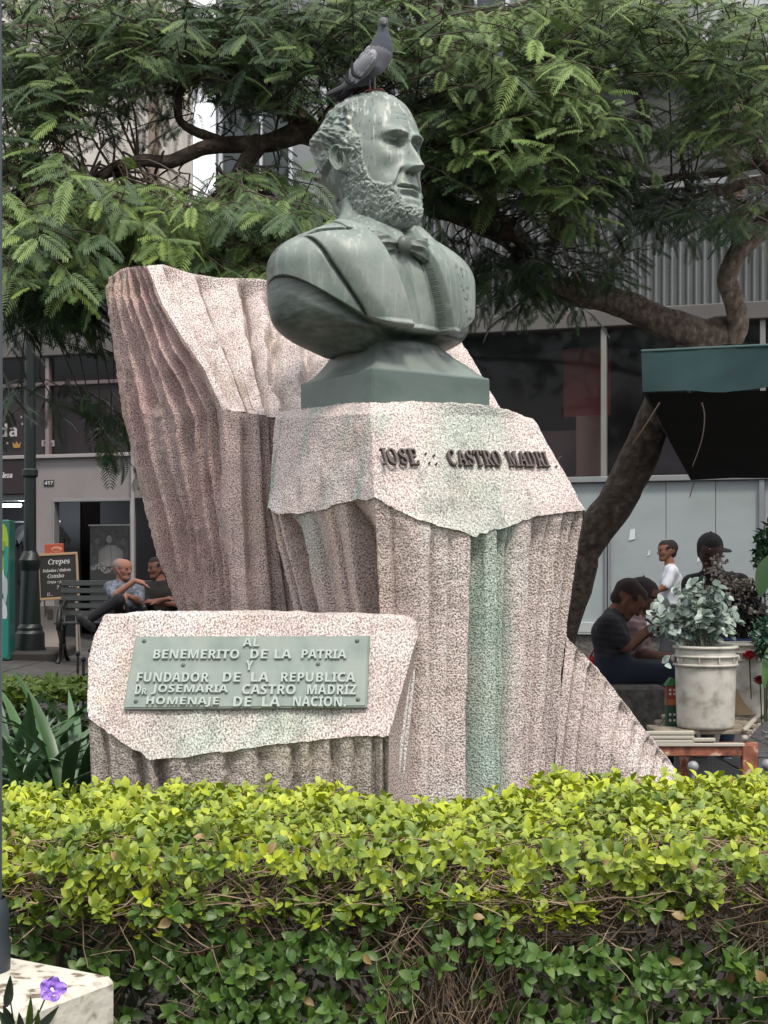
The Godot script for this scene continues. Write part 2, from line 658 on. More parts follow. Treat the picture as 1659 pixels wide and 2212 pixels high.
func build_monument() -> void:
	var mon := thing("stone_monument", "tall pink speckled stone monument carrying the bronze bust", "monument", P(850, 1750, 4.5))
	var back := mon.transform.affine_inverse()
	var S: Material = M["speckled stone"]
	# --- planes of the pedestal's two sloping faces and its two shafts
	var RF := [P(800, 893, 4.12), P(1160, 915, 4.40), P(907, 1124, 3.99)]
	var LF := [P(800, 893, 4.12), P(594, 905, 4.60), P(690, 1101, 4.30)]
	var mb := MB.new()
	var top := [P(600, 890, 4.63), P(640, 884, 4.55), P(700, 877, 4.42), P(750, 872, 4.31), P(800, 868, 4.19), P(880, 868, 4.22), P(985, 870, 4.27), P(1055, 875, 4.32), P(1105, 887, 4.37), P(1150, 904, 4.43)]
	var rim := cols_on(LF, [[594, 908], [636, 903], [697, 898], [748, 895]]) + [P(800, 893, 4.12)] + cols_on(RF, [[880, 894], [985, 897], [1052, 900], [1108, 907], [1160, 917]])
	var low := cols_on(LF, [[579, 1097], [603, 1114], [696, 1102], [753, 1081]]) + cols_on(RF, [[809, 1076], [907, 1124], [1029, 1158], [1074, 1140], [1156, 1118], [1264, 1102]])
	# even out the corner between the two planes
	low[4] = low[4].lerp(on_plane(809, 1076, LF[0], LF[1], LF[2]), 0.5)
	var ND := 136
	top = dense(top, ND)
	rim = dense(rim, ND)
	low = dense(low, ND)
	low = jag(low, rim, 0.035, 3.0)
	var mid := []
	for k in ND:
		mid.append(rim[k].lerp(low[k], 0.5))
	var cap := push(top, 0.75, 0.01)
	var SK := 9.0 / (ND - 1)
	var face_col := func(s0: float, t: float, p: Vector3) -> Color:
		var s := s0 * SK
		var streak: float = sm(0.08, 0.5, nz.get_noise_3d(p.x * 9.0 - p.y * 2.2 + 3.0, p.y * 0.7, p.z * 4.0)) * sm(5.0, 4.2, s) * 0.75
		var patina_shade: float = sm(4.9, 6.0, s + 0.25 * (t - 2.0)) * sm(8.6, 7.0, s) * (0.55 + 0.3 * rough(p, 4.0))
		return stone_col(p, PINK, maxf(streak, patina_shade) * sm(0.6, 1.2, t))
	var face_disp := func(s0: float, t: float, p: Vector3) -> float:
		var s := s0 * SK
		var e: float = sm(0.7, 1.1, t)
		var chips: float = groove(s, 1.05, 0.2) + groove(s, 2.3, 0.25) * 0.6 + groove(s, 4.2, 0.3) + groove(s, 6.1, 0.25) * 1.4 + groove(s, 7.2, 0.28) * 1.4
		return 0.005 * rough(p, 9.0) + 0.002 * rough(p, 40.0) - 0.014 * chips * (1.0 - e) * sm(0.0, 0.7, t)
	patch(mb, [cap, top, rim, mid, low], 260, [6, 8, 40, 40], face_disp, face_col)
	part("name_block", mb, S, mon, back)
	# --- shaft under it
	mb = MB.new()
	var sh_top := []
	for k in ND:
		sh_top.append(low[k] + Vector3(0, 0.004, -0.007))
	var uu := [[640, 652, 660], [662, 676, 690], [735, 742, 748], [788, 794, 800], [822, 826, 830], [905, 905, 905], [1024, 1016, 1012], [1074, 1072, 1070], [1146, 1134, 1128], [1228, 1198, 1188]]
	var r1 := []
	var r2 := []
	var r3 := []
	for k in 10:
		var dd: float = -sh_top[int(round(k / SK))].z
		var r := P(uu[k][0], 1335, dd + 0.01)
		r1.append(r)
		r2.append(P(uu[k][1], 1640, dd))
		r3.append(P(uu[k][2], 1960, dd - 0.02))
	r1 = dense(r1, ND)
	r2 = dense(r2, ND)
	r3 = dense(r3, ND)
	var cuts := [[0.42, 0.3, 0.05], [1.02, 0.35, 0.06], [1.75, 0.4, 0.012], [2.35, 0.3, 0.01], [2.92, 0.85, 0.055], [4.35, 0.3, 0.01], [5.22, 0.4, 0.012], [5.55, 0.25, 0.008], [5.97, 0.45, 0.06], [6.52, 0.25, 0.008], [7.04, 0.4, 0.042], [7.4, 0.3, 0.018], [7.98, 0.32, 0.036], [8.3, 0.2, 0.012], [8.58, 0.24, 0.026], [8.84, 0.14, 0.026]]
	var shaft_disp := func(s0: float, t: float, p: Vector3) -> float:
		var s := s0 * SK
		var g := 0.0
		var wob: float = 0.035 * nz.get_noise_2d(t * 1.5, s * 0.4)
		for q in cuts:
			g += q[2] * groove(s + wob, q[0], q[1], 0.5) + 0.35 * minf(q[2], 0.05) * gs((s + wob - q[0]) / 0.04)
		return -1.5 * g * (0.3 * sm(0.0, 0.03, t) + 0.7 * sm(0.0, 0.3, t)) + 0.006 * rough(p, 4.0) + 0.003 * rough(p, 15.0) + 0.003 * rough(p, 45.0)
	var shaft_col := func(s0: float, t: float, p: Vector3) -> Color:
		var s := s0 * SK
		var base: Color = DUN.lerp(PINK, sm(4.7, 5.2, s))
		var ochre: float = sm(0.15, 0.5, nz.get_noise_3d(p.x * 7.0, p.y * 1.1, p.z * 7.0)) * sm(5.0, 4.4, s)
		base = base.lerp(Color(0.86, 0.72, 0.55), ochre * 0.5)
		var g: float = sm(5.93, 6.05, s) * sm(7.75, 7.3, s) * (0.85 + 0.3 * rough(p, 3.0))
		g = maxf(g, sm(1.0, 1.3, s) * sm(2.0, 1.6, s) * sm(0.9, 0.2, t) * 0.5)
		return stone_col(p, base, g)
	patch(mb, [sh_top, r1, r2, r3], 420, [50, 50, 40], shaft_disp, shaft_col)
	# the sides that run back into the slab
	var side_r := []
	var side_l := []
	for r in [rim, low, r1, r2, r3]:
		var a: Vector3 = r[ND - 1]
		side_r.append([a, a + Vector3(0.02, 0, -0.25), a + Vector3(0.0, 0, -0.55)])
		var b: Vector3 = r[0]
		side_l.append([b + Vector3(0.06, 0, -0.5), b + Vector3(0.03, 0, -0.25), b])
	patch(mb, side_r, 14, [12, 12, 14, 14])
	patch(mb, side_l, 14, [12, 12, 14, 14])
	part("fluted_shaft", mb, S, mon, back)
	# --- wedge at the right foot
	mb = MB.new()
	var we := [P(1215, 1368, 4.38), P(1262, 1412, 4.40), P(1310, 1468, 4.42), P(1362, 1536, 4.46), P(1412, 1602, 4.5), P(1460, 1662, 4.54)]
	var wm := [P(1205, 1560, 4.36), P(1252, 1580, 4.38), P(1300, 1610, 4.4), P(1352, 1650, 4.43), P(1405, 1690, 4.46), P(1466, 1716, 4.5)]
	var wb := [P(1180, 1960, 4.33), P(1232, 1960, 4.34), P(1285, 1960, 4.36), P(1340, 1960, 4.38), P(1398, 1960, 4.41), P(1490, 1960, 4.46)]
	var wcut := [[0.75, 0.3, 0.016], [1.35, 0.35, 0.02], [2.1, 0.25, 0.008], [2.75, 0.3, 0.024], [3.35, 0.2, 0.008], [3.85, 0.3, 0.014], [4.3, 0.25, 0.018], [4.65, 0.2, 0.012]]
	var w_disp := func(s: float, t: float, p: Vector3) -> float:
		var g := 0.0
		for q in wcut:
			g += q[2] * groove(s + 0.3 * (t - 1.0) + 0.05 * nz.get_noise_2d(t * 2.0, q[0] * 9.0), q[0], q[1], 0.6) + 0.6 * q[2] * gs((s + 0.3 * (t - 1.0) + 0.05 * nz.get_noise_2d(t * 2.0, q[0] * 9.0) - q[0]) / 0.05)
		return -1.5 * g * sm(1.0, 1.15, t) + 0.006 * rough(p, 6.0) + 0.003 * rough(p, 40.0)
	var w_col := func(_s: float, _t: float, p: Vector3) -> Color: return stone_col(p, PINK * 0.97, 0.0)
	patch(mb, [push(we, 0.6), push(we, 0.02, 0.004), wm, wb], 110, [8, 44, 40], w_disp, w_col)
	part("foot_wedge", mb, S, mon, back)
	# --- leaning slab behind
	mb = MB.new()
	var crease := [P(318, 574, 5.16), P(352, 660, 5.05), P(398, 735, 4.93), P(440, 795, 4.83), P(481, 884, 4.72)]
	var topedge := [P(318, 574, 5.16), P(352, 571, 5.18), P(410, 590, 5.2), P(470, 600, 5.22), P(560, 602, 5.24), P(760, 640, 5.26), P(930, 690, 5.28), P(988, 722, 5.28)]
	var botedge := [P(481, 884, 4.72), P(500, 886, 4.7), P(527, 889, 4.69), P(556, 893, 4.68), P(596, 900, 4.7), P(760, 905, 4.78), P(960, 905, 4.95), P(1090, 900, 5.02)]
	var slope := []
	for r in 6:
		var row := []
		for k in 8:
			var a: Vector3 = topedge[k].lerp(botedge[k], r / 5.0)
			row.append(a)
		slope.append(row)
	for k in 5:      # keep the left border on the crease
		slope[k][0] = crease[mini(k, 3)].lerp(crease[mini(k, 3) + 1], 0.0 if k < 4 else 0.55)
	var rcut := [[1.0, 1.0, 0.028], [2.35, 1.2, 0.034], [3.55, 0.7, 0.04], [4.1, 0.5, 0.03], [4.5, 0.6, 0.03]]
	var slope_disp := func(s: float, t: float, p: Vector3) -> float:
		var g := 0.0
		var ss := s + 0.12 * nz.get_noise_2d(t * 0.6, s * 0.3 + 7.0)
		for q in rcut:
			g += q[2] * groove(ss, q[0], q[1], 0.8) + 0.5 * q[2] * gs((ss - q[0]) / 0.06)
		return -1.7 * g * sm(0.0, 0.3, s) * sm(0.0, 0.4, t + 0.1) * sm(5.1, 4.6, t) + (0.012 * rough(p, 4.0) + 0.004 * rough(p, 25.0)) * sm(0.0, 0.2, s) * sm(5.0, 4.8, t) * sm(0.0, 0.2, t)
	var slope_col := func(_s: float, _t: float, p: Vector3) -> Color: return stone_col(p, PINK * 0.99, 0.0)
	var tback := push(topedge, 0.35, -0.05)
	patch(mb, [tback, push(topedge, 0.07, 0.004)] + slope, 200, [6, 4, 22, 22, 22, 22, 22], func(s: float, t: float, p: Vector3) -> float: return slope_disp.call(s, t - 2.0, p) if t > 2.0 else 0.0, slope_col)
	# left flank, overhanging
	var lt := [P(236, 600, 5.42), P(262, 580, 5.36), P(290, 574, 5.26), crease[0]]
	var f1 := [P(229, 632, 5.44), P(258, 640, 5.3), P(300, 640, 5.18), crease[1]]
	var f2 := [P(246, 760, 5.42), P(290, 760, 5.24), P(345, 760, 5.06), crease[2]]
	var f2b := [P(253, 818, 5.4), P(308, 826, 5.18), P(375, 824, 4.98), crease[3]]
	var f3 := [P(262, 880, 5.38), P(330, 900, 5.12), P(410, 895, 4.9), crease[4]]
	var f4 := [P(300, 1050, 5.32), P(368, 1060, 5.1), P(430, 1060, 4.88), P(490, 1060, 4.72)]
	var f5 := [P(338, 1200, 5.28), P(395, 1200, 5.08), P(450, 1200, 4.88), P(498, 1200, 4.72)]
	var f6 := [P(384, 1315, 5.24), P(420, 1320, 5.06), P(465, 1320, 4.88), P(503, 1320, 4.72)]
	var f7 := [P(420, 1560, 5.2), P(450, 1560, 5.04), P(480, 1560, 4.88), P(510, 1560, 4.72)]
	var fcut := [[0.28, 0.3, 0.05], [0.8, 0.4, 0.06], [1.25, 0.3, 0.03], [1.62, 0.4, 0.06], [2.1, 0.35, 0.05], [2.5, 0.3, 0.045]]
	var flank_disp := func(s: float, t: float, p: Vector3) -> float:
		var g := 0.0
		var ss := s + 0.08 * nz.get_noise_2d(t * 0.4 + 4.0, s * 0.35)
		for q in fcut:
			var on: float = 0.35 + 0.65 * sm(-0.5, 0.2, nz.get_noise_2d(t * 0.35 + q[0] * 13.0, q[0] * 5.0))
			g += q[2] * groove(ss, q[0], q[1], 1.0) * on
		return (-1.2 * g + 0.012 * rough(p * Vector3(1, 0.5, 1), 3.2) + 0.006 * rough(p, 9.0)) * sm(0.0, 0.35, s + 0.15) * sm(3.0, 2.8, s) * sm(0.9, 1.8, t) + 0.005 * rough(p, 30.0) * sm(3.0, 2.8, s)
	var flank_col := func(s: float, t: float, p: Vector3) -> Color:
		var k := ROSE.lerp(DUN, 0.35 + 0.5 * rough(p, 2.5))
		k = k.lerp(PINK, sm(0.7, 0.0, t) * 0.7)
		return stone_col(p, k, 0.0)
	var lback := push(lt, 0.3, -0.08)
	patch(mb, [lback, lt, f1, f2, f2b, f3, f4, f5, f6, f7], 130, [4, 10, 24, 14, 14, 36, 32, 26, 20], flank_disp, flank_col)
	# upright front under the slope
	var g0 := [P(481, 884, 4.72), P(515, 890, 4.69), P(556, 895, 4.68), P(600, 905, 4.72)]
	var g1 := [P(490, 1060, 4.72), P(520, 1060, 4.69), P(562, 1060, 4.68), P(612, 1060, 4.72)]
	var g2 := [P(503, 1320, 4.72), P(535, 1320, 4.69), P(580, 1320, 4.68), P(650, 1320, 4.72)]
	var g3r := [P(510, 1560, 4.72), P(545, 1560, 4.69), P(600, 1560, 4.68), P(680, 1560, 4.72)]
	patch(mb, [g0, g1, g2, g3r], 70, [36, 50, 20], func(s: float, t: float, p: Vector3) -> float:
		return (-0.03 * groove(s + 0.1 * nz.get_noise_2d(t, 3.0), 1.15, 0.5) - 0.04 * groove(s, 2.2, 0.4) - 0.03 * groove(s, 2.65, 0.3)) * (sm(0.0, 0.3, t) * sm(0.0, 0.3, s)) + 0.008 * rough(p, 6.0) * sm(0.0, 0.1, t) * sm(0.0, 0.2, s),
		func(_s: float, _t: float, p: Vector3) -> Color: return stone_col(p, DUN.lerp(ROSE, 0.3), 0.0))
	# right edge and rear
	var e0 := [topedge[7], topedge[7] + Vector3(0.03, -0.02, -0.3)]
	var e1 := [botedge[7], botedge[7] + Vector3(0.05, 0, -0.35)]
	var e2 := [P(1100, 1900, 5.02), P(1100, 1900, 5.4)]
	patch(mb, [e0, e1, e2], 6, [16, 16])
	var b0 := [tback[7], tback[4], tback[0], lback[0]]
	var b1 := [P(1100, 1900, 5.4), P(800, 1900, 5.6), P(500, 1900, 5.5), P(440, 1560, 5.22)]
	patch(mb, [b0, b1], 20, [20])
	part("leaning_slab", mb, S, mon, back)
	# --- plaque block
	mb = MB.new()
	var PQ := [P(222, 1336, 4.12), P(897, 1340, 3.97), P(500, 1622, 3.87)]
	var q0 := cols_on(PQ, [[224, 1331], [330, 1326], [450, 1325], [570, 1325], [690, 1327], [800, 1330], [868, 1332], [900, 1344]])
	var q1 := cols_on(PQ, [[206, 1368], [330, 1370], [450, 1370], [570, 1370], [690, 1370], [800, 1370], [868, 1370], [903, 1372]])
	var q2 := cols_on(PQ, [[190, 1424], [330, 1430], [450, 1430], [570, 1430], [690, 1430], [800, 1430], [850, 1430], [893, 1402]])
	var q3 := cols_on(PQ, [[189, 1532], [300, 1535], [440, 1535], [570, 1535], [680, 1535], [780, 1535], [832, 1520], [868, 1492]])
	var q4 := cols_on(PQ, [[192, 1552], [242, 1588], [326, 1641], [480, 1624], [610, 1607], [700, 1596], [790, 1590], [840, 1590]])
	var NQ := 113
	q0 = dense(q0, NQ)
	q1 = dense(q1, NQ)
	q2 = dense(q2, NQ)
	q3 = dense(q3, NQ)
	q4 = jag(dense(q4, NQ), q3, 0.08, 8.0)
	var QK := 7.0 / (NQ - 1)
	var qc := push(q0, 0.42, -0.01)
	var pq_disp := func(_s: float, _t: float, p: Vector3) -> float: return 0.006 * rough(p, 7.0) + 0.002 * rough(p, 40.0)
	var pq_col := func(s0: float, t: float, p: Vector3) -> Color:
		var s := s0 * QK
		var gr: float = sm(3.9, 4.3, t) * sm(1.0, 2.0, s) * sm(5.5, 4.0, s) * (0.4 + 0.5 * rough(p, 5.0))
		return stone_col(p, PINK * 1.03, gr)
	patch(mb, [qc, push(q0, 0.028, 0.006), q0, q1, q2, q3, q4], 170, [6, 3, 10, 12, 22, 14], pq_disp, pq_col)
	part("plaque_block", mb, S, mon, back)
	mb = MB.new()
	var s0 := []
	var s1 := []
	var s2 := []
	var under := [[200, 208], [248, 256], [332, 338], [480, 480], [610, 612], [700, 702], [788, 790], [838, 836]]
	for k in 8:
		var a: Vector3 = q4[int(round(k / QK))] + Vector3(0, 0.003, -0.007)
		s1.append(P(under[k][0], 1700, -a.z + 0.004))
		s2.append(P(under[k][1], 1960, -a.z + 0.01))
	for k in NQ:
		s0.append(q4[k] + Vector3(0, 0.003, -0.007))
	s1 = dense(s1, NQ)
	s2 = dense(s2, NQ)
	var qcut := [[0.5, 0.3, 0.018], [1.55, 0.3, 0.03], [2.05, 0.18, 0.04], [2.5, 0.3, 0.012], [3.05, 0.25, 0.02], [3.6, 0.25, 0.014], [4.2, 0.2, 0.02], [4.65, 0.3, 0.014], [5.15, 0.25, 0.022], [5.7, 0.25, 0.014], [6.3, 0.3, 0.016], [6.75, 0.2, 0.02]]
	patch(mb, [s0, s1, s2], 300, [26, 30], func(si: float, t: float, p: Vector3) -> float:
		var s := si * QK
		var g := 0.0
		for q in qcut:
			g += q[2] * groove(s + 0.05 * nz.get_noise_2d(t * 2.0, q[0] * 7.0), q[0], q[1], 0.6)
		return -1.4 * g * (0.4 * sm(0.0, 0.04, t) + 0.6 * sm(0.0, 0.3, t)) + 0.004 * rough(p, 8.0) + 0.003 * rough(p, 40.0),
		func(_s: float, _t: float, p: Vector3) -> Color: return stone_col(p, DUN * 0.95, 0.12))
	# right end of the block, and the ledge strip leaning on it
	var z0: Array = [q0[NQ - 1], q0[NQ - 1] + Vector3(0.05, -0.004, -0.18)]
	var ra := [z0[0], P(906, 1350, 4.12)]
	var rb := [q2[NQ - 1], P(904, 1420, 4.1)]
	var rc := [q3[NQ - 1], P(903, 1500, 4.08)]
	var rd := [q4[NQ - 1], P(905, 1600, 4.06)]
	var re := [s2[NQ - 1], P(918, 1960, 4.02)]
	patch(mb, [ra, rb, rc, rd, re], 12, [10, 10, 12, 24], null, func(_s: float, _t: float, p: Vector3) -> Color: return stone_col(p, DUN, 0.0))
	var la := [qc[0], q0[0]]
	var lb := [q2[0] + Vector3(0.02, 0, -0.42), q2[0]]
	var lc := [q4[0] + Vector3(0.02, 0, -0.45), q4[0]]
	var ld := [s2[0] + Vector3(0.02, 0, -0.42), s2[0]]
	patch(mb, [la, lb, lc, ld], 8, [10, 10, 20])
	part("plaque_block_base", mb, S, mon, back)
	mb = MB.new()
	for q in [[884, 1442, 846, 1760, 3.92, 0.010], [893, 1446, 858, 1760, 3.95, 0.008]]:
		mb.tube([P(q[0], q[1], q[4] + 0.06), P((q[0] + q[2]) / 2.0, (q[1] + q[3]) / 2.0, q[4]), P(q[2], q[3], q[4] - 0.03)], [q[5], q[5] * 1.2, q[5]], 5)
	part("edge_strip", mb, S, mon, back)
	# --- raised bronze name
	var serif := sys_font(["Droid Serif"], 700)
	var nn: Vector3 = (RF[1] - RF[0]).cross(RF[2] - RF[0]).normalized()
	if nn.z < 0:
		nn = -nn
	var base_l := on_plane(824, 1007, RF[0], RF[1], RF[2])
	var base_r := on_plane(1198, 1013, RF[0], RF[1], RF[2])
	var xd := (base_r - base_l).normalized()
	var yd := nn.cross(xd).normalized()
	var total := (base_r - base_l).length()
	var hh := 0.054
	var spans := [["JOSE", 0.0, 0.205], ["CASTRO", 0.37, 0.685], ["MADRI", 0.715, 0.965]]
	for sp in spans:
		var w: String = sp[0]
		var widths := []
		var sum := 0.0
		for ch in w:
			var wd := serif.get_string_size(ch, HORIZONTAL_ALIGNMENT_LEFT, -1, 64).x
			widths.append(wd)
			sum += wd
		var x := 0.0
		var scale_x: float = (sp[2] - sp[1]) * total / sum
		for k in w.length():
			var tm := letter_mesh(w[k], serif, hh, 0.012)
			var sx: float = scale_x / tm.pixel_size * 0.97
			var o: Vector3 = base_l + xd * (sp[1] * total + x * scale_x) + nn * 0.009
			# set the letter's own foot on the base line
			var ab := tm.get_aabb()
			var sy := hh / ab.size.y
			var b := Basis(xd * sx, yd * sy, nn)
			o -= yd * ab.position.y * sy + xd * ab.position.x * sx - xd * 0.002
			part("letter", tm, M["dark letters"], mon, back * Transform3D(b, o))
			x += widths[k]
	# ghost of the two lost letters: small pins left in the stone
	mb = MB.new()
	for q in [[918, 982], [926, 1002], [936, 986], [941, 1004], [1208, 990], [1200, 1010]]:
		var o := on_plane(q[0], q[1], RF[0], RF[1], RF[2])
		mb.tube([o - nn * 0.01, o + nn * 0.009], [0.003, 0.003], 6)
	part("letter_pins", mb, M["dark letters"], mon, back)
	# --- bronze plaque
	var pn: Vector3 = (PQ[1] - PQ[0]).cross(PQ[2] - PQ[0]).normalized()
	if pn.z < 0:
		pn = -pn
	var plq := thing("bronze_plaque", "green bronze plaque with raised dedication text on the low block", "plaque", on_plane(535, 1535, PQ[0], PQ[1], PQ[2]))
	var pb := plq.transform.affine_inverse()
	mb = MB.new()
	mb.col = Color(0.38, 0.43, 0.395)
	var cs := []
	for q in [[297, 1380], [800, 1379], [794, 1532], [270, 1536]]:
		cs.append(on_plane(q[0], q[1], PQ[0], PQ[1], PQ[2]) + pn * 0.004)
	var px: Vector3 = (cs[1] - cs[0]).normalized()
	var py := pn.cross(px).normalized()
	var o2: Vector3 = cs[3]
	var poly := PackedVector2Array()
	var ins := PackedVector2Array()
	for k in [3, 2, 1, 0]:
		poly.append(Vector2((cs[k] - o2).dot(px), (cs[k] - o2).dot(py)))
	mb.extrude(poly, 0.012, Transform3D(Basis(px, py, pn), o2))
	ins = Geometry2D.offset_polygon(poly, -0.004)[0]
	mb.col = Color(0.42, 0.475, 0.435)
	mb.extrude(ins, 0.003, Transform3D(Basis(px, py, pn), o2 + pn * 0.012))
	part("plate", mb, M["plaque bronze"], plq, pb)
	var sans := sys_font(["Droid Sans"], 700)
	var lines := [
		[[["AL", 612, 652]], 1404, 1386], [[["BENEMERITO", 390, 602], ["DE", 630, 672], ["LA", 690, 732], ["PATRIA", 757, 868]], 1430, 1411],
		[[["Y", 619, 636]], 1455, 1435], [[["FUNDADOR", 349, 527], ["DE", 562, 605], ["LA", 632, 676], ["REPUBLICA", 706, 890]], 1480, 1460],
		[[["D", 345, 359], ["R", 362, 374], ["JOSEMARIA", 385, 574], ["CASTRO", 610, 742], ["MADRIZ", 771, 892]], 1507, 1486], [[["HOMENAJE", 372, 552], ["DE", 588, 632], ["LA", 659, 704], ["NACION.", 736, 867]], 1533, 1512]]
	for ln in lines:
		for wd in ln[0]:
			var u0: float = 336.0 + (wd[1] - 390.0) * 0.868
			var u1: float = 336.0 + (wd[2] - 390.0) * 0.868
			var b0l := on_plane(u0, ln[1], PQ[0], PQ[1], PQ[2])
			var b1l := on_plane(u1, ln[1], PQ[0], PQ[1], PQ[2])
			var tl := on_plane(u0, ln[2], PQ[0], PQ[1], PQ[2])
			var h: float = (tl - b0l).dot(py) * (0.6 if wd[0] == "R" else 1.0)
			var tm := letter_mesh(wd[0], sans, h, 0.012)
			var ab := tm.get_aabb()
			var sx := (b1l - b0l).length() / ab.size.x
			var sy := h / ab.size.y
			var o := b0l + pn * 0.021 - px * (ab.position.x * sx) - py * (ab.position.y * sy)
			var mt: StandardMaterial3D = M["letter bronze"]
			part("raised_word", tm, mt, plq, pb * Transform3D(Basis(px * sx, py * sy, pn), o))
	for q in [[316, 1391], [774, 1391], [298, 1521], [776, 1517], [400, 1443], [690, 1441]]:
		mb = MB.new()
		mb.col = Color(0.2, 0.24, 0.21)
		var o := on_plane(q[0], q[1], PQ[0], PQ[1], PQ[2])
		mb.blob(o + pn * 0.019, Vector3(0.007, 0.007, 0.005), 8)
		part("rivet", mb, M["plaque bronze"], plq, pb)

# ---------------------------------------------------------------- bronze bust
func bronze(p: Vector3, patina_shade: float, droppings: float) -> Color:
	var pale := Color(0.46, 0.51, 0.47)
	var dark := Color(0.085, 0.1, 0.085)
	var mid := Color(0.23, 0.285, 0.255)
	var k: float = nz.get_noise_3d(p.x * 6.0, p.y * 3.0, p.z * 6.0)
	var c: Color = pale.lerp(mid, clampf(0.35 + 0.9 * k - patina_shade * 0.5, 0.0, 1.0))
	c = c.lerp(dark, clampf(-patina_shade, 0.0, 1.0))  # below zero: dark patina, plus shade painted into creases and undersides
	if droppings > 0.0:
		var st: float = nz.get_noise_3d(p.x * 48.0, p.y * 5.0, p.z * 48.0)
		var sp: float = nz.get_noise_3d(p.x * 90.0, p.y * 35.0, p.z * 90.0)
		c = c.lerp(Color(0.72, 0.72, 0.66), sm(0.24, 0.4, st) * droppings * 0.95)
		c = c.lerp(Color(0.1, 0.1, 0.085), sm(0.34, 0.5, -sp) * droppings * 0.8)
	return c

const SKULL := [
	[-0.035, 0.100, 0.000, 0.045], [-0.015, 0.145, 0.02, 0.068], [0.01, 0.166, 0.035, 0.086], [0.03, 0.172, 0.045, 0.095], [0.06, 0.168, 0.06, 0.104], [0.085, 0.162, 0.08, 0.11], [0.10, 0.162, 0.095, 0.114], [0.12, 0.162, 0.115, 0.119],
	[0.15, 0.158, 0.145, 0.126], [0.20, 0.152, 0.165, 0.129], [0.24, 0.148, 0.176, 0.132], [0.265, 0.157, 0.178, 0.132], [0.30, 0.154, 0.172, 0.127], [0.34, 0.135, 0.148, 0.109], [0.37, 0.105, 0.115, 0.085], [0.39, 0.066, 0.072, 0.055], [0.399, 0.03, 0.032, 0.026], [0.402, 0.004, 0.004, 0.004]]

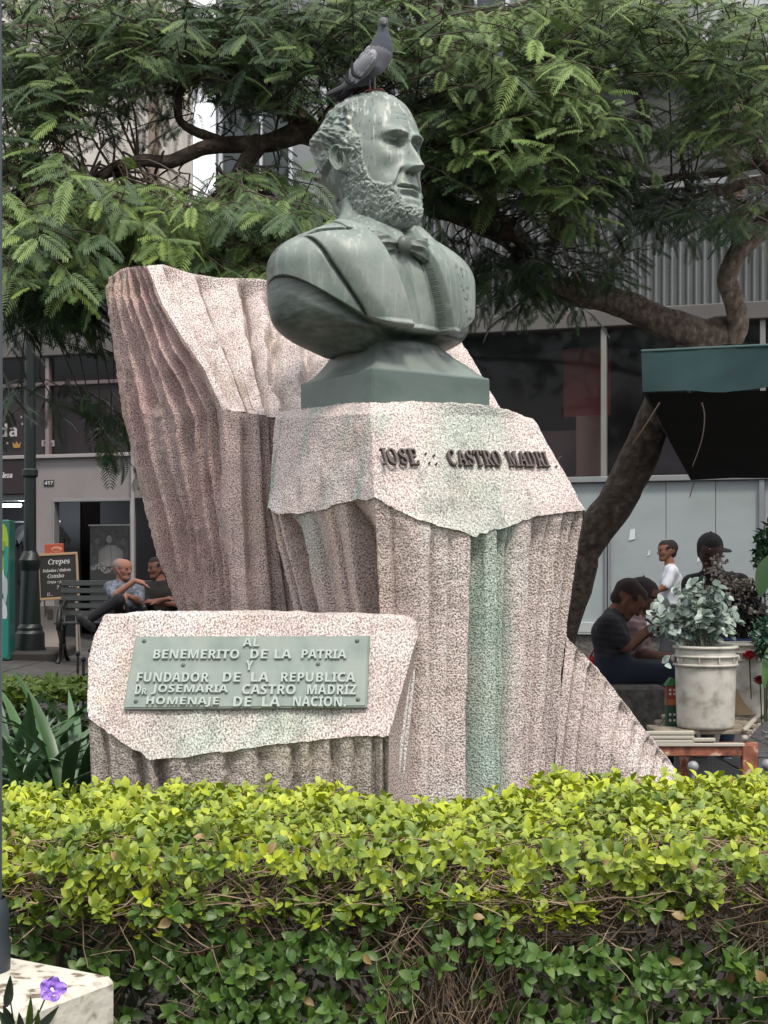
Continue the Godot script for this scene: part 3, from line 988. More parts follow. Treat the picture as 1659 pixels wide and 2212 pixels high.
func head_point(phi: float, y: float) -> Array:     # [position, wash, droppings]; phi 0 = face, +x = the subject's left
	var real_y := y
	y += 0.029 * sm(0.385, 0.27, y)
	var zf := lut(SKULL, y, 1)
	var zb := lut(SKULL, y, 2)
	var w := lut(SKULL, y, 3) * (1.0 + 0.07 * sm(0.12, 0.24, y))
	var sp := sin(phi)
	var cp := cos(phi)
	var x := w * signf(sp) * pow(absf(sp), 0.86)
	var front := cp > 0.0
	var z := (zf * pow(cp, 0.92)) if front else (-zb * pow(-cp, 0.85))
	var p := Vector3(x, real_y, z)
	var out := Vector3(x / maxf(w, 0.01), 0, z / maxf(zf if front else zb, 0.01)).normalized()
	if y > 0.33:
		out = out.lerp(Vector3.UP, sm(0.33, 0.4, y) * 0.8).normalized()
	var ax := absf(x)
	var fr := sm(0.15, 0.6, cp)
	var d := 0.0
	var dz := 0.0
	var patina_shade := 0.0
	if front:
		# brow, sockets, eyes
		dz += 0.014 * gs((y - 0.268 - 0.006 * gs((ax - 0.05) / 0.03)) / 0.011) * sm(0.105, 0.07, ax) * sm(0.0, 0.018, ax)
		dz -= 0.036 * gs((ax - 0.046) / 0.028) * gs((y - 0.243) / 0.0155)
		dz -= 0.018 * gs((ax - 0.024) / 0.012) * gs((y - 0.246) / 0.016)
		dz += 0.02 * gs((ax - 0.048) / 0.0165) * gs((y - 0.2405) / 0.0105)
		dz += 0.009 * gs((ax - 0.048) / 0.022) * gs((y - 0.2525 + 5.0 * (ax - 0.048) * (ax - 0.048)) / 0.0035)   # upper lid
		dz -= 0.006 * gs((ax - 0.048) / 0.023) * gs((y - 0.2585) / 0.0025)
		dz += 0.006 * gs((ax - 0.048) / 0.02) * gs((y - 0.2285 - 5.0 * (ax - 0.048) * (ax - 0.048)) / 0.003)     # lower lid
		dz -= 0.011 * gs((ax - 0.047) / 0.005) * gs((y - 0.242) / 0.005)                                        # drilled pupil
		dz -= 0.005 * gs((ax - 0.05) / 0.025) * gs((y - 0.214) / 0.008)
		# nose
		var ny := clampf((0.262 - y) / 0.105, 0.0, 1.0)
		var amp := lerpf(0.012, 0.062, pow(ny, 1.15)) * sm(0.148, 0.162, y) * sm(0.272, 0.25, y)
		dz += amp * gs(x / lerpf(0.0135, 0.0215, ny))
		dz += 0.02 * gs((ax - 0.0225) / 0.0105) * gs((y - 0.162) / 0.012)
		dz -= 0.014 * gs((ax - 0.012) / 0.007) * gs((y - 0.149) / 0.005)
		# cheeks and folds
		dz += 0.007 * gs((ax - 0.082) / 0.03) * gs((y - 0.2) / 0.03)
		dz -= 0.009 * gs((ax - 0.072) / 0.02) * gs((y - 0.155) / 0.03)
		var fold := 0.032 + (0.16 - y) * 0.42
		dz -= 0.011 * gs((ax - fold) / 0.006) * sm(0.17, 0.155, y) * sm(0.085, 0.11, y)
		dz += 0.005 * gs((ax - fold - 0.014) / 0.01) * sm(0.18, 0.15, y) * sm(0.085, 0.12, y)
		# mouth
		var mw := sm(0.05, 0.03, ax)
		var my := y + 0.0015 * sin(ax * 90.0) + ax * 0.06
		dz += 0.007 * gs((my - 0.1135) / 0.006) * mw
		dz -= 0.016 * gs((my - 0.1045) / 0.0036) * sm(0.054, 0.04, ax)
		dz += 0.008 * gs((my - 0.0965) / 0.006) * sm(0.042, 0.02, ax)
		dz -= 0.011 * gs((my - 0.083) / 0.007) * mw
		dz += 0.006 * gs((y - 0.064) / 0.013) * sm(0.05, 0.02, ax)
		dz -= 0.004 * gs(x / 0.006) * sm(0.14, 0.128, y) * sm(0.112, 0.12, y)
		# forehead creases, temple hollow
		dz -= 0.0012 * gs((y - 0.312 - 0.004 * cos(x * 40.0)) / 0.002) * sm(0.07, 0.04, ax)
		dz -= 0.0012 * gs((y - 0.327) / 0.002) * sm(0.06, 0.03, ax)
		d -= 0.007 * gs((ax - 0.115) / 0.03) * gs((y - 0.275) / 0.03)
	# beard: from the sideburns round the jaw, chin under the lip left bare above it
	var line := lut([[0.0, 0.045], [0.035, 0.05], [0.048, 0.075], [0.062, 0.1], [0.085, 0.108], [0.105, 0.122], [0.114, 0.15], [0.122, 0.19], [0.13, 0.26]], ax if front else 0.112)
	var bm := sm(0.008, -0.008, y - line + 0.006 * nz.get_noise_3d(x * 30.0, y * 30.0, z * 30.0)) * sm(-0.25, 0.12, cp)
	if bm > 0.0:
		var q := Vector3(x * 50.0, y * 44.0, z * 50.0)
		q += Vector3(nz.get_noise_3d(q.x * 0.5, q.y * 0.5, 3.0), nz.get_noise_3d(q.x * 0.5, 9.0, q.z * 0.5), nz.get_noise_3d(5.0, q.y * 0.5, q.z * 0.5)) * 0.9
		var cell := nz2.get_noise_3dv(q)           # -1 .. 0, centres low
		var curl := nz.get_noise_3d(q.x * 2.4, q.y * 1.1, q.z * 2.4)
		d += bm * (0.006 - 0.005 * (cell + 0.55) * 1.6 + 0.0055 * curl)
		patina_shade -= bm * clampf((cell + 0.5) * 0.9 - 0.3 * curl, -0.2, 0.55)  # gaps between beard curls painted darker, as shade
	# hair: bare forehead and crown front, wavy locks on the sides and behind
	var hair_line := 0.056 - 0.012 * sm(0.27, 0.33, y) + 0.02 * sm(0.34, 0.40, y)
	var hm := sm(0.0, -0.016, z - hair_line + 0.008 * sin(y * 90.0)) * sm(0.2, 0.225, y + 0.4 * maxf(0.0, -z - 0.02))
	if y > 0.352:
		hm = maxf(hm, sm(0.1, 0.075, z + 0.3 * absf(x)) * sm(0.352, 0.372, y))
	if not front or z < 0.105:
		var wx := 0.02 * nz.get_noise_3d(x * 11.0, y * 11.0, z * 11.0 + 2.0)
		var wy := 0.02 * nz.get_noise_3d(x * 11.0 + 7.0, y * 11.0, z * 11.0)
		var flow := y + 0.55 * z * sm(0.36, 0.3, y) + wx
		var wv := 1.0 - 2.2 * absf(nz.get_noise_3d(flow * 33.0, z * 10.0 + wy * 20.0, x * 9.0))
		var wv2 := 1.0 - 2.2 * absf(nz.get_noise_3d(flow * 95.0 + 5.0, z * 24.0, x * 22.0))
		d += hm * (0.005 - 0.01 * sm(0.35, 0.38, y) + 0.011 * wv + 0.0025 * wv2)
		d += hm * 0.02 * gs((y - 0.292) / 0.03) * sm(0.0, -0.08, z)          # the tuft that stands out behind the temple
		d -= hm * 0.016 * gs((y - 0.25) / 0.016) * sm(0.03, -0.02, z) * sm(-0.14, -0.1, z)
		patina_shade -= hm * clampf(0.5 - 0.5 * wv - 0.2 * wv2, 0.0, 0.75)  # gaps between the locks painted darker, as shade
		patina_shade -= 0.6 * sm(0.25, 0.2, y) * sm(0.02, -0.03, z)
	p += out * d
	p.z += dz * fr if front else 0.0
	var drop := 0.75 * sm(0.12, 0.3, y) + 0.35
	if y > 0.36:
		drop = 1.0
	return [p, patina_shade + 0.12 * sm(0.05, 0.3, y), drop]

func chest_relief(x: float, y: float, front: float) -> Array:    # [push, wash]; y from the hem upwards
	if front <= 0.0:
		return [0.0, 0.0]
	var li := lut([[-0.02, -0.03], [0.1, -0.07], [0.2, -0.112], [0.30, -0.14], [0.42, -0.15]], y)     # inner edge of the lapel on the viewer's left
	var lo := lut([[-0.02, -0.165], [0.0, -0.17], [0.10, -0.235], [0.193, -0.285], [0.264, -0.3], [0.42, -0.3]], y)
	var ri := lut([[-0.02, 0.108], [0.1, 0.07], [0.2, 0.038], [0.27, 0.018], [0.42, 0.018]], y)
	var ro := lut([[-0.02, 0.17], [0.2, 0.13], [0.30, 0.1], [0.42, 0.1]], y)
	var d := 0.0
	var patina_shade := 0.15
	if x < li and x > lo:
		d = 0.008 + 0.024 * sm(-0.002, 0.008, li - x) * sm(-0.02, 0.06, x - lo)
		patina_shade = 0.3
	elif x > ri and x < ro:
		d = 0.006 + 0.022 * sm(-0.002, 0.01, x - ri) * sm(-0.02, 0.05, ro - x)
	elif x >= li and x <= ri:
		d = -0.014
		patina_shade = 0.1
		d += 0.004 * gs((x - (li + ri) * 0.5 + 0.01) / 0.01)
	d -= 0.016 * gs((x - lo + 0.003) / 0.0055) * sm(0.285, 0.265, y)
	patina_shade -= 0.7 * gs((x - lo + 0.003) / 0.006) * sm(0.285, 0.265, y)  # lapel groove also coloured dark, like the shade in it
	d -= 0.009 * gs((x - ri + 0.008) / 0.009)
	patina_shade -= 0.35 * gs((x - ri + 0.006) / 0.008)
	# notch between collar and lapel
	var ny := 0.281 + 0.1 * (x + 0.25)
	if y > ny and x < li:
		d = 0.03 * sm(-0.3, -0.294, x - 1.25 * (y - 0.28))
		patina_shade = 0.3
	if x < li and x > lo - 0.02:
		d -= 0.022 * gs((y - ny) / 0.005) * sm(-0.17, -0.2, x)
		patina_shade -= 0.6 * gs((y - ny) / 0.004) * sm(-0.17, -0.2, x)
		d -= 0.014 * gs((y - ny - 1.5 * (x + 0.2)) / 0.006) * sm(-0.205, -0.19, x) * sm(-0.14, -0.16, x)
		patina_shade -= 0.5 * gs((y - ny - 1.5 * (x + 0.2)) / 0.006) * sm(-0.205, -0.19, x) * sm(-0.14, -0.16, x)
	return [d * front, patina_shade]

const CHEST_F := [[-0.06, 0.125], [-0.04, 0.15], [-0.015, 0.178], [-0.006, 0.2], [-0.002, 0.222], [0.02, 0.226], [0.12, 0.232], [0.2, 0.222], [0.27, 0.19], [0.33, 0.14], [0.365, 0.1], [0.385, 0.085], [0.43, 0.07]]
const CHEST_S := [[-0.06, 0.168], [-0.048, 0.205], [-0.017, 0.288], [0.019, 0.338], [0.06, 0.355], [0.13, 0.361], [0.17, 0.362], [0.22, 0.356], [0.26, 0.325], [0.295, 0.265], [0.32, 0.205], [0.345, 0.15], [0.365, 0.122], [0.385, 0.112], [0.43, 0.104]]
const CHEST_B := [[-0.06, 0.11], [0.03, 0.15], [0.12, 0.185], [0.2, 0.19], [0.27, 0.17], [0.33, 0.12], [0.385, 0.104], [0.43, 0.1]]

func chest_point(phi: float, y: float) -> Array:
	var cp := cos(phi)
	var sp := sin(phi)
	var wf := maxf(cp, 0.0); var wb := maxf(-cp, 0.0)
	wf *= wf; wb *= wb
	var ws := sp * sp
	var r := wf * lut(CHEST_F, y) + ws * lut(CHEST_S, y) + wb * lut(CHEST_B, y)
	# the cut edge: low in front, rising along the arms
	var edge := -0.004 + 0.155 * pow(absf(sp), 4.5)
	var above := sm(edge - 0.003, edge + 0.003, y) * sm(-0.3, 0.25, cp)
	var x := r * sp
	var rel := chest_relief(x, y, sm(0.1, 0.4, cp))
	var d: float = rel[0] * above + 0.014 * above - (0.012 + 0.02 * wf) * sm(edge - 0.06, edge, y) * (1.0 - above) * sm(-0.2, 0.3, cp)
	r += d
	var p := Vector3(r * sp, y, r * cp)
	var patina_shade: float = rel[1] * above
	if above < 0.5:
		patina_shade = -0.7 - 0.4 * nz.get_noise_3d(phi * 6.0, y * 70.0, 2.0)  # underside: streaky unwashed patina with shade painted in
	elif cp < 0.6:
		patina_shade -= sm(0.62, 0.2, cp) * sm(0.30, 0.1, y) * 0.35
	var scar: float = sm(0.05, 0.35, nz.get_noise_3d(p.x * 40.0, p.y * 40.0, 5.0)) * gs((x - 0.2 + 0.35 * (y - 0.14)) / 0.03) * sm(0.03, 0.07, y) * sm(0.25, 0.2, y)
	patina_shade -= scar * 1.2 * above
	return [p, patina_shade, 0.0 if above < 0.5 else 0.28 + 0.4 * sm(0.18, 0.32, y) + 0.35 * sm(0.05, 0.15, x) * sm(0.3, 0.05, y)]

func build_bust() -> void:
	var B: Material = M["weathered bronze"]
	var yaw := deg_to_rad(33.0)
	var c := P(851, 870, 4.5)
	var bust := thing("bronze_bust", "green bronze bust of a bearded man in coat and bow tie on the pedestal", "statue", Vector3(c.x, 1.895, c.z), yaw)
	# square foot
	var mb := MB.new()
	mb.col = Color(0.17, 0.225, 0.205)
	mb.box(at(0, 0.054, 0), Vector3(0.44, 0.108, 0.44), 0.006)
	part("foot_plate", mb, B, bust)
	# flared neck of the foot
	mb = MB.new()
	var prof := [[0.108, 0.207], [0.112, 0.204], [0.128, 0.186], [0.15, 0.168], [0.175, 0.154], [0.195, 0.149], [0.215, 0.135], [0.225, 0.1]]
	var pos := PackedVector3Array()
	var cols := PackedColorArray()
	var nu := 97
	var nr := 26
	for j in nr:
		var y := lerpf(0.224, 0.108, float(j) / (nr - 1))
		for i in nu:
			var a := TAU * i / (nu - 1) + PI
			var h := lut(prof, y)
			var rr := 1.0 / maxf(absf(sin(a)), absf(cos(a)))
			rr = lerpf(rr, 1.12, 0.75 * sm(0.14, 0.22, y))
			var off := sm(0.13, 0.22, y)
			var p := Vector3(sin(a) * rr * h - 0.03 * off, y, cos(a) * rr * h)
			pos.append(p)
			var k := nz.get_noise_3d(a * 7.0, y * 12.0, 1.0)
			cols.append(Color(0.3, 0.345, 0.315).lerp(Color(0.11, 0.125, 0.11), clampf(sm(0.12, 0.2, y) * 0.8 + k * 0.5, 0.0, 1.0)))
	mb.grid(nu, nr, pos, cols)
	part("flared_foot", mb, B, bust)
	# torso
	var tors := Transform3D(Basis(Vector3.UP, deg_to_rad(7.0)), Vector3(-0.074, 0.238, -0.024))
	mb = MB.new()
	pos = PackedVector3Array()
	cols = PackedColorArray()
	nu = 640
	nr = 300
	for j in nr:
		var y := lerpf(0.43, -0.06, pow(float(j) / (nr - 1), 1.0))
		for i in nu:
			var a := float(i) / (nu - 1) * 2.0 - 1.0
			var q := chest_point(PI * (0.7 * a + 0.3 * a * a * a), y)
			pos.append(q[0])
			cols.append(bronze(q[0], q[1], q[2]))
	for i in nu:
		pos.append(Vector3(0, -0.058, 0))
		cols.append(Color(0.06, 0.07, 0.06))
	mb.grid(nu, nr + 1, pos, cols)
	part("coat", mb, B, bust, tors)
	# neck, shirt collar
	var hd := Vector3(-0.03, 0.645, -0.075)
	mb = MB.new()
	mb.col = Color(0.12, 0.135, 0.115)
	mb.tube([Vector3(-0.079, 0.53, -0.049), Vector3(-0.074, 0.6, -0.039), Vector3(-0.069, 0.68, -0.034), Vector3(-0.064, 0.77, -0.03)], [0.1, 0.09, 0.088, 0.095], 40)
	part("neck", mb, B, bust)
	mb = MB.new()
	var ring := []
	var rad := []
	for k in 41:
		var a := TAU * k / 40.0
		ring.append(Vector3(-0.077 + sin(a + 0.15) * 0.094, 0.632 - 0.05 * cos(a) + 0.012 * cos(a * 2.0), -0.039 + cos(a + 0.15) * 0.092))
		rad.append(0.017)
	mb.col = Color(0.15, 0.165, 0.145)
	mb.tube(ring, rad, 10, false)
	part("shirt_collar", mb, B, bust)
	# bow tie
	mb = MB.new()
	mb.col = Color(0.15, 0.165, 0.145)
	var bt := tors * Transform3D(Basis(Vector3.UP, deg_to_rad(-8.0)), Vector3(-0.062, 0.25, 0.225)) * Transform3D(Basis.from_scale(Vector3(1.3, 1.15, 1.1)), Vector3.ZERO)
	mb.blob(bt * Vector3(0, 0, 0.012), Vector3(0.019, 0.024, 0.016), 14, bt.basis)
	for sg in [-1.0, 1.0]:
		pos = PackedVector3Array()
		cols = PackedColorArray()
		for j in 17:
			for i in 25:
				var a := TAU * i / 24.0
				var t := j / 16.0
				var hh: float = lerpf(0.013, 0.034, sm(0.0, 0.75, t)) * sqrt(maxf(0.0, 1.0 - pow(maxf(0.0, t - 0.86) / 0.14, 2.0)))
				var th: float = (0.008 + 0.011 * sin(t * PI)) * sqrt(maxf(0.02, 1.0 - pow(maxf(0.0, t - 0.86) / 0.14, 2.0)))
				var yy := sin(a) * hh
				var zz := cos(a) * th + 0.004 * sin(yy * 300.0 + t * 4.0) * (1.0 if cos(a) > 0.0 else 0.0)
				var p := Vector3(sg * (0.012 + t * 0.075), yy - t * t * 0.004, zz - t * t * 0.018)
				p = bt * p
				pos.append(p)
				cols.append(Color(0.15, 0.165, 0.145).lerp(Color(0.3, 0.34, 0.31), clampf(0.4 + rough(p, 40.0), 0.0, 1.0)))
		mb.grid(25, 17, pos, cols, sg < 0.0)
	part("bow_tie", mb, B, bust)
	# head
	var hx := Transform3D(Basis(Vector3.UP, deg_to_rad(14.0)) * Basis(Vector3.RIGHT, deg_to_rad(-2.0)), Vector3(-0.069, 0.608, -0.009))
	mb = MB.new()
	pos = PackedVector3Array()
	cols = PackedColorArray()
	nu = 360
	nr = 210
	for j in nr:
		var t := float(j) / (nr - 1)
		var y := 0.402 - 0.466 * (t if t > 0.12 else 0.12 * pow(t / 0.12, 1.7))
		for i in nu:
			# more columns across the face than behind
			var a := float(i) / (nu - 1) * 2.0 - 1.0
			var q := head_point(PI * (0.72 * a + 0.28 * a * a * a), y)
			pos.append(q[0])
			cols.append(bronze(q[0], q[1], q[2]))
	mb.grid(nu, nr, pos, cols)
	part("head", mb, B, bust, hx)
	# ears
	for sg in [-1.0, 1.0]:
		mb = MB.new()
		pos = PackedVector3Array()
		cols = PackedColorArray()
		for j in 20:
			for i in 41:
				var a := TAU * i / 40.0
				var t := j / 19.0
				var out := 0.018 * gs((t - 0.78) / 0.13) - 0.012 * gs(t / 0.45) * (1.0 if sin(a) > -0.6 else 0.4) + 0.008 * gs((t - 0.45) / 0.12) * sm(-0.3, 0.3, -cos(a)) * sm(-0.6, 0.0, sin(a))
				if sin(a) < -0.75:
					out += 0.006
				out -= 0.03 * sm(0.86, 1.0, t)
				var ry := 0.052 if sin(a) > 0.0 else 0.052
				var rz := (0.035 if cos(a) < 0.0 else 0.023) * (1.0 if sin(a) > 0.0 else lerpf(1.0, 0.62, -sin(a)))
				var p := Vector3(sg * (0.1475 + out + 0.012 * (-cos(a)) * t), 0.171 + sin(a) * ry * t, 0.004 + cos(a) * rz * t - 0.008 * sin(a) * t)
				pos.append(p)
				cols.append(Color(0.26, 0.3, 0.265).lerp(Color(0.08, 0.09, 0.075), clampf(gs(t / 0.4) * 0.8 - out * 14.0, 0.0, 1.0)))  # hollow of the ear coloured darker than its rim, as shade
		mb.grid(41, 20, pos, cols, sg > 0.0)
		part("ear", mb, B, bust, hx)

# ---------------------------------------------------------------- ground
func ground_y(x: float, z: float) -> float:
	var k := sm(-5.4, -6.6, z)
	return k * (0.2 - 0.05 * clampf(x, -14.0, 10.0))

func build_ground() -> void:
	var mb := MB.new()
	var nu := 60
	var nr := 60
	var pos := PackedVector3Array()
	for j in nr:
		for i in nu:
			var x := lerpf(-1.0, 1.0, i / float(nu - 1))
			x = 60.0 * x * (0.15 + 0.85 * x * x)
			var t := j / float(nr - 1)
			var z := lerpf(-90.0, 30.0, 0.5 + 0.5 * signf(t - 0.72) * pow(absf(t - 0.72) / 0.72, 1.5))
			pos.append(Vector3(x, ground_y(x, z) - 0.012, z))
	mb.grid(nu, nr, pos)
	struct(part("ground", mb, M["soil"]))
	# paved plaza of large slabs
	var pl := Node3D.new()
	node(pl, "plaza_pavement", null)
	struct(pl)
	mb = MB.new()
	mb.col = Color(0.8, 0.8, 0.8)
	pos = PackedVector3Array()
	for j in 40:
		for i in 60:
			var x := lerpf(-26.0, 22.0, i / 59.0)
			var z := lerpf(-30.0, -6.7, j / 39.0)
			pos.append(Vector3(x, ground_y(x, z) - 0.004, z))
	mb.grid(60, 40, pos)
	part("pavement_bed", mb, M["paving"], pl)
	var slab := {}
	var n := 0
	for kind in 4:
		mb = MB.new()
		mb.col = g3([0.9, 1.0, 1.12, 1.25][kind])
		mb.box(at(0, 0, 0), Vector3(0.585, 0.03, 0.585), 0.004)
		slab[kind] = mb.mesh()
	rng.seed = 77
	for zz in 18:
		for xx in 22:
			var x := -6.4 + xx * 0.6
			var z := -7.2 - zz * 0.6
			if absf(x) > -z * 0.31 or n >= 270:
				continue
			if (z > -8.0 and x < 1.0):
				continue
			var nm := "paving_slab" if n == 0 else "paving_slab_%03d" % n
			fast_part(nm, slab[rng.randi() % 4], M["paving"], pl, Transform3D(Basis(Vector3(0, 0, 1), -0.05), Vector3(x, ground_y(x, z) + 0.004 + rng.randf() * 0.003, z)))
			n += 1
	# planter edge where the lamp and the bench stand, and the pale kerb in front of it
	mb = MB.new()
	mb.col = Color(0.55, 0.5, 0.46)
	mb.box(Transform3D(Basis(Vector3.UP, 0.08), Vector3(-4.9, 0.4, -15.9)), Vector3(2.6, 0.2, 1.5), 0.02)
	struct(part("kerb", mb, M["paving"]))

# ---------------------------------------------------------------- shop building
const FD := 18.0
const FA := -17.7

func fl(u: float, w: float) -> Vector2:       # survey -> (along, up) on the facade
	var a := deg_to_rad(-FA)
	var t := (u - 829.5) / F
	var s := FD * t / (cos(a) + t * sin(a))
	var d := FD - s * sin(a)
	return Vector2(s, EYE + (1230.0 - w) / F * d)

func fbox(mb: MB, u0: float, u1: float, y0: float, y1: float, o0: float, o1: float, bev := 0.0) -> void:
	var s0 := fl(u0, 1230).x
	var s1 := fl(u1, 1230).x
	mb.box(at((s0 + s1) / 2, (y0 + y1) / 2, (o0 + o1) / 2), Vector3(absf(s1 - s0), absf(y1 - y0), absf(o1 - o0)), bev)

func cbox(c: Color, u0: float, u1: float, y0: float, y1: float, o0: float, o1: float, bev := 0.0) -> MB:
	var mb := MB.new()
	mb.col = c
	fbox(mb, u0, u1, y0, y1, o0, o1, bev)
	return mb

func text_on(called: String, txt: String, fnt: Font, h: float, c: Color, x: float, y: float, z: float, parent: Node, squeeze := 1.0, slant := 0.0) -> void:
	var tm := letter_mesh(txt, fnt, h, 0.006)
	var nm := "text %s" % c.to_html()
	if not M.has(nm):
		flat(nm, c, 0.6)
	var ab := tm.get_aabb()
	var sy := h / maxf(ab.size.y, 0.001)
	var b := Basis(Vector3(squeeze * sy, 0, 0), Vector3(slant * sy, sy, 0), Vector3(0, 0, 1))
	part(called, tm, M[nm], parent, Transform3D(b, Vector3(x - ab.position.x * squeeze * sy, y - ab.position.y * sy, z)))

func build_shops() -> void:
	var b := thing("shop_building", "long two storey shop building with corrugated cladding behind the tree", "building", Vector3(0, 0, -FD), deg_to_rad(FA))
	var W: Material = M["painted wall"]
	var R: Material = M["metal sheet"]
	var PL: Material = M["plain"]
	# corrugated cladding
	var mb := MB.new()
	var pos := PackedVector3Array()
	var cols := PackedColorArray()
	var s0 := fl(-500, 1230).x
	var s1 := fl(2300, 1230).x
	var pitch := 0.095
	var n := int((s1 - s0) / pitch) * 6
	for j in 2:
		for i in n + 1:
			var s := s0 + (s1 - s0) * i / n
			var o: float = [1.0, 1.0, 0.0, -1.0, -1.0, 0.0][i % 6] * 0.03
			pos.append(Vector3(s, 5.97 if j == 0 else 4.55, 0.06 + o))
			var k := 0.9 + 0.12 * nz.get_noise_2d(i * 0.35, 2.0)
			cols.append(Color(0.25, 0.26, 0.265) * k)
	mb.grid(n + 1, 2, pos, cols)
	part("corrugated_cladding", mb, R, b)
	part("wall", cbox(Color(0.075, 0.08, 0.082), 690, 2300, 5.97, 7.24, -0.1, 0.02), W, b)
	part("cornice", cbox(Color(0.09, 0.09, 0.09), 690, 2310, 7.24, 7.34, -0.3, 0.12, 0.01), W, b)
	part("ledge", cbox(Color(0.3, 0.31, 0.31), -500, 2300, 5.94, 6.02, -0.05, 0.14, 0.01), R, b)
	part("beam", cbox(Color(0.15, 0.145, 0.14), -500, 2300, 4.34, 4.55, -0.2, 0.1, 0.012), W, b)
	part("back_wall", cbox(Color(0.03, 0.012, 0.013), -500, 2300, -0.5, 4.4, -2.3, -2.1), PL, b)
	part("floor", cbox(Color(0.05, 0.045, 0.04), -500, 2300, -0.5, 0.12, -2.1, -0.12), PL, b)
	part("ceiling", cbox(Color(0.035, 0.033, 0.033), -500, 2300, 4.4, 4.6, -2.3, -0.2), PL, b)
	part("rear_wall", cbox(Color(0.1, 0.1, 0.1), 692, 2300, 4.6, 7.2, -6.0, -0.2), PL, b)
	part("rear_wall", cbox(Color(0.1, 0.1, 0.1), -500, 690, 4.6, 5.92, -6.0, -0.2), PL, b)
	for q in [[-520, -495], [2295, 2320]]:
		part("end_wall", cbox(Color(0.2, 0.2, 0.2), q[0], q[1], -0.5, 4.4, -2.3, 0.05), W, b)
	# right-hand show windows
	var gl: Material = M["window glass"]
	for q in [[930, 1299], [1311, 1642], [1654, 2000], [2008, 2300]]:
		part("window_pane", cbox(Color(1, 1, 1), q[0], q[1], 2.53, 4.33, -0.035, -0.025), gl, b)
	for q in [[924, 930], [1299, 1311], [1642, 1654], [2000, 2008]]:
		part("mullion", cbox(Color(0.32, 0.31, 0.29), q[0], q[1], 2.47, 4.34, -0.06, 0.05, 0.004), R, b)
	part("window_rail", cbox(Color(0.36, 0.37, 0.38), 920, 2300, 2.46, 2.53, -0.08, 0.07, 0.006), R, b)
	part("display_board", cbox(Color(0.11, 0.05, 0.045), 1238, 1294, 2.53, 3.3, -0.25, -0.2, 0.005), PL, b)
	part("display_board", cbox(Color(0.05, 0.018, 0.02), 1120, 1236, 2.53, 3.15, -0.5, -0.45, 0.005), PL, b)
	part("display_board", cbox(Color(0.2, 0.012, 0.012), 1190, 1296, 3.36, 4.25, -0.9, -0.85, 0.005), PL, b)
	part("display_board", cbox(Color(0.03, 0.02, 0.035), 1400, 1480, 2.53, 3.1, -0.5, -0.45, 0.005), PL, b)
	# pale boarding below
	var bl := [[924, 1120], [1122, 1308], [1318, 1438], [1439, 1545], [1546, 1640], [1652, 1800], [1802, 2000]]
	for q in bl:
		part("pale_panel", cbox(Color(0.42, 0.47, 0.485), q[0], q[1], 0.76, 2.455, -0.04, 0.0 + 0.004 * (bl.find(q) % 2), 0.004), W, b)
	for q in [[1308, 1312], [1314, 1318], [1640, 1652]]:
		part("panel_post", cbox(Color(0.33, 0.34, 0.37), q[0], q[1], 0.76, 2.455, -0.02, 0.05, 0.004), R, b)
	part("panel_sill", cbox(Color(0.55, 0.58, 0.59), 924, 2300, 0.63, 0.76, -0.06, 0.06, 0.008), W, b)
	part("panel_sill", cbox(Color(0.38, 0.41, 0.42), 924, 2300, 0.605, 0.627, -0.06, 0.075, 0.004), W, b)
	part("stone_base", cbox(Color(1, 1, 1), 924, 2300, -0.5, 0.6, -0.1, 0.03, 0.01), M["grey stone"], b)
	for q in [[1398, 1202, 1404, 1188], [1358, 1168, 1372, 1142], [1505, 1215, 1512, 1196]]:      # torn paper left on the boarding
		var a := fl(q[0], q[1])
		var c := fl(q[2], q[3])
		mb = MB.new()
		mb.col = Color(0.75, 0.8, 0.82)
		mb.extrude(PackedVector2Array([a, Vector2(c.x, a.y + 0.02), c, Vector2(a.x + 0.02, c.y - 0.01)]), 0.002, at(0, 0, 0.008))
		part("paper_scrap", mb, PL, b)
	# middle stretch, mostly behind the monument
	part("wall", cbox(Color(0.3, 0.27, 0.27), 470, 924, -0.5, 4.34, -0.15, 0.0), W, b)
	# left-hand upper windows
	for q in [[-330, -40], [-36, 99], [107, 300], [304, 470]]:
		part("window_pane", cbox(Color(1, 1, 1), q[0], q[1], 2.99, 3.94, -0.06, -0.05), gl, b)
		part("window_pane", cbox(Color(1, 1, 1), q[0], q[1], 3.99, 4.33, -0.06, -0.05), gl, b)
	for q in [[-40, -36], [99, 107], [300, 304]]:
		part("mullion", cbox(Color(0.3, 0.24, 0.24), q[0], q[1], 2.97, 4.34, -0.08, 0.02, 0.004), R, b)
	part("transom", cbox(Color(0.18, 0.13, 0.13), -500, 470, 3.94, 3.99, -0.08, 0.02, 0.004), R, b)
	part("window_sill", cbox(Color(0.42, 0.37, 0.37), -500, 470, 2.935, 2.985, -0.1, 0.07, 0.006), W, b)
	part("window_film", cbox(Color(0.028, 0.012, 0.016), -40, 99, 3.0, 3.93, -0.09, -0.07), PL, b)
	part("blind", cbox(Color(0.075, 0.04, 0.048), 107, 300, 2.99, 3.93, -0.5, -0.48), PL, b)
	# shop front wall with the doorway
	part("wall", cbox(Color(0.31, 0.28, 0.285), 75, 300, 2.37, 2.935, -0.15, 0.0), W, b)
	part("wall", cbox(Color(0.31, 0.28, 0.285), 75, 115, -0.5, 2.37, -0.15, 0.0), W, b)
	part("wall", cbox(Color(0.24, 0.21, 0.215), 300, 470, 2.37, 2.935, -0.15, 0.0), W, b)
	for q in [[115, 118.5, -0.2, 2.37], [282, 285, -0.2, 2.37]]:
		part("door_frame", cbox(Color(0.32, 0.3, 0.3), q[0], q[1], q[2], q[3], -0.12, 0.02, 0.004), R, b)
	part("door_head", cbox(Color(0.32, 0.3, 0.3), 115, 285, 2.33, 2.37, -0.12, 0.022, 0.004), R, b)
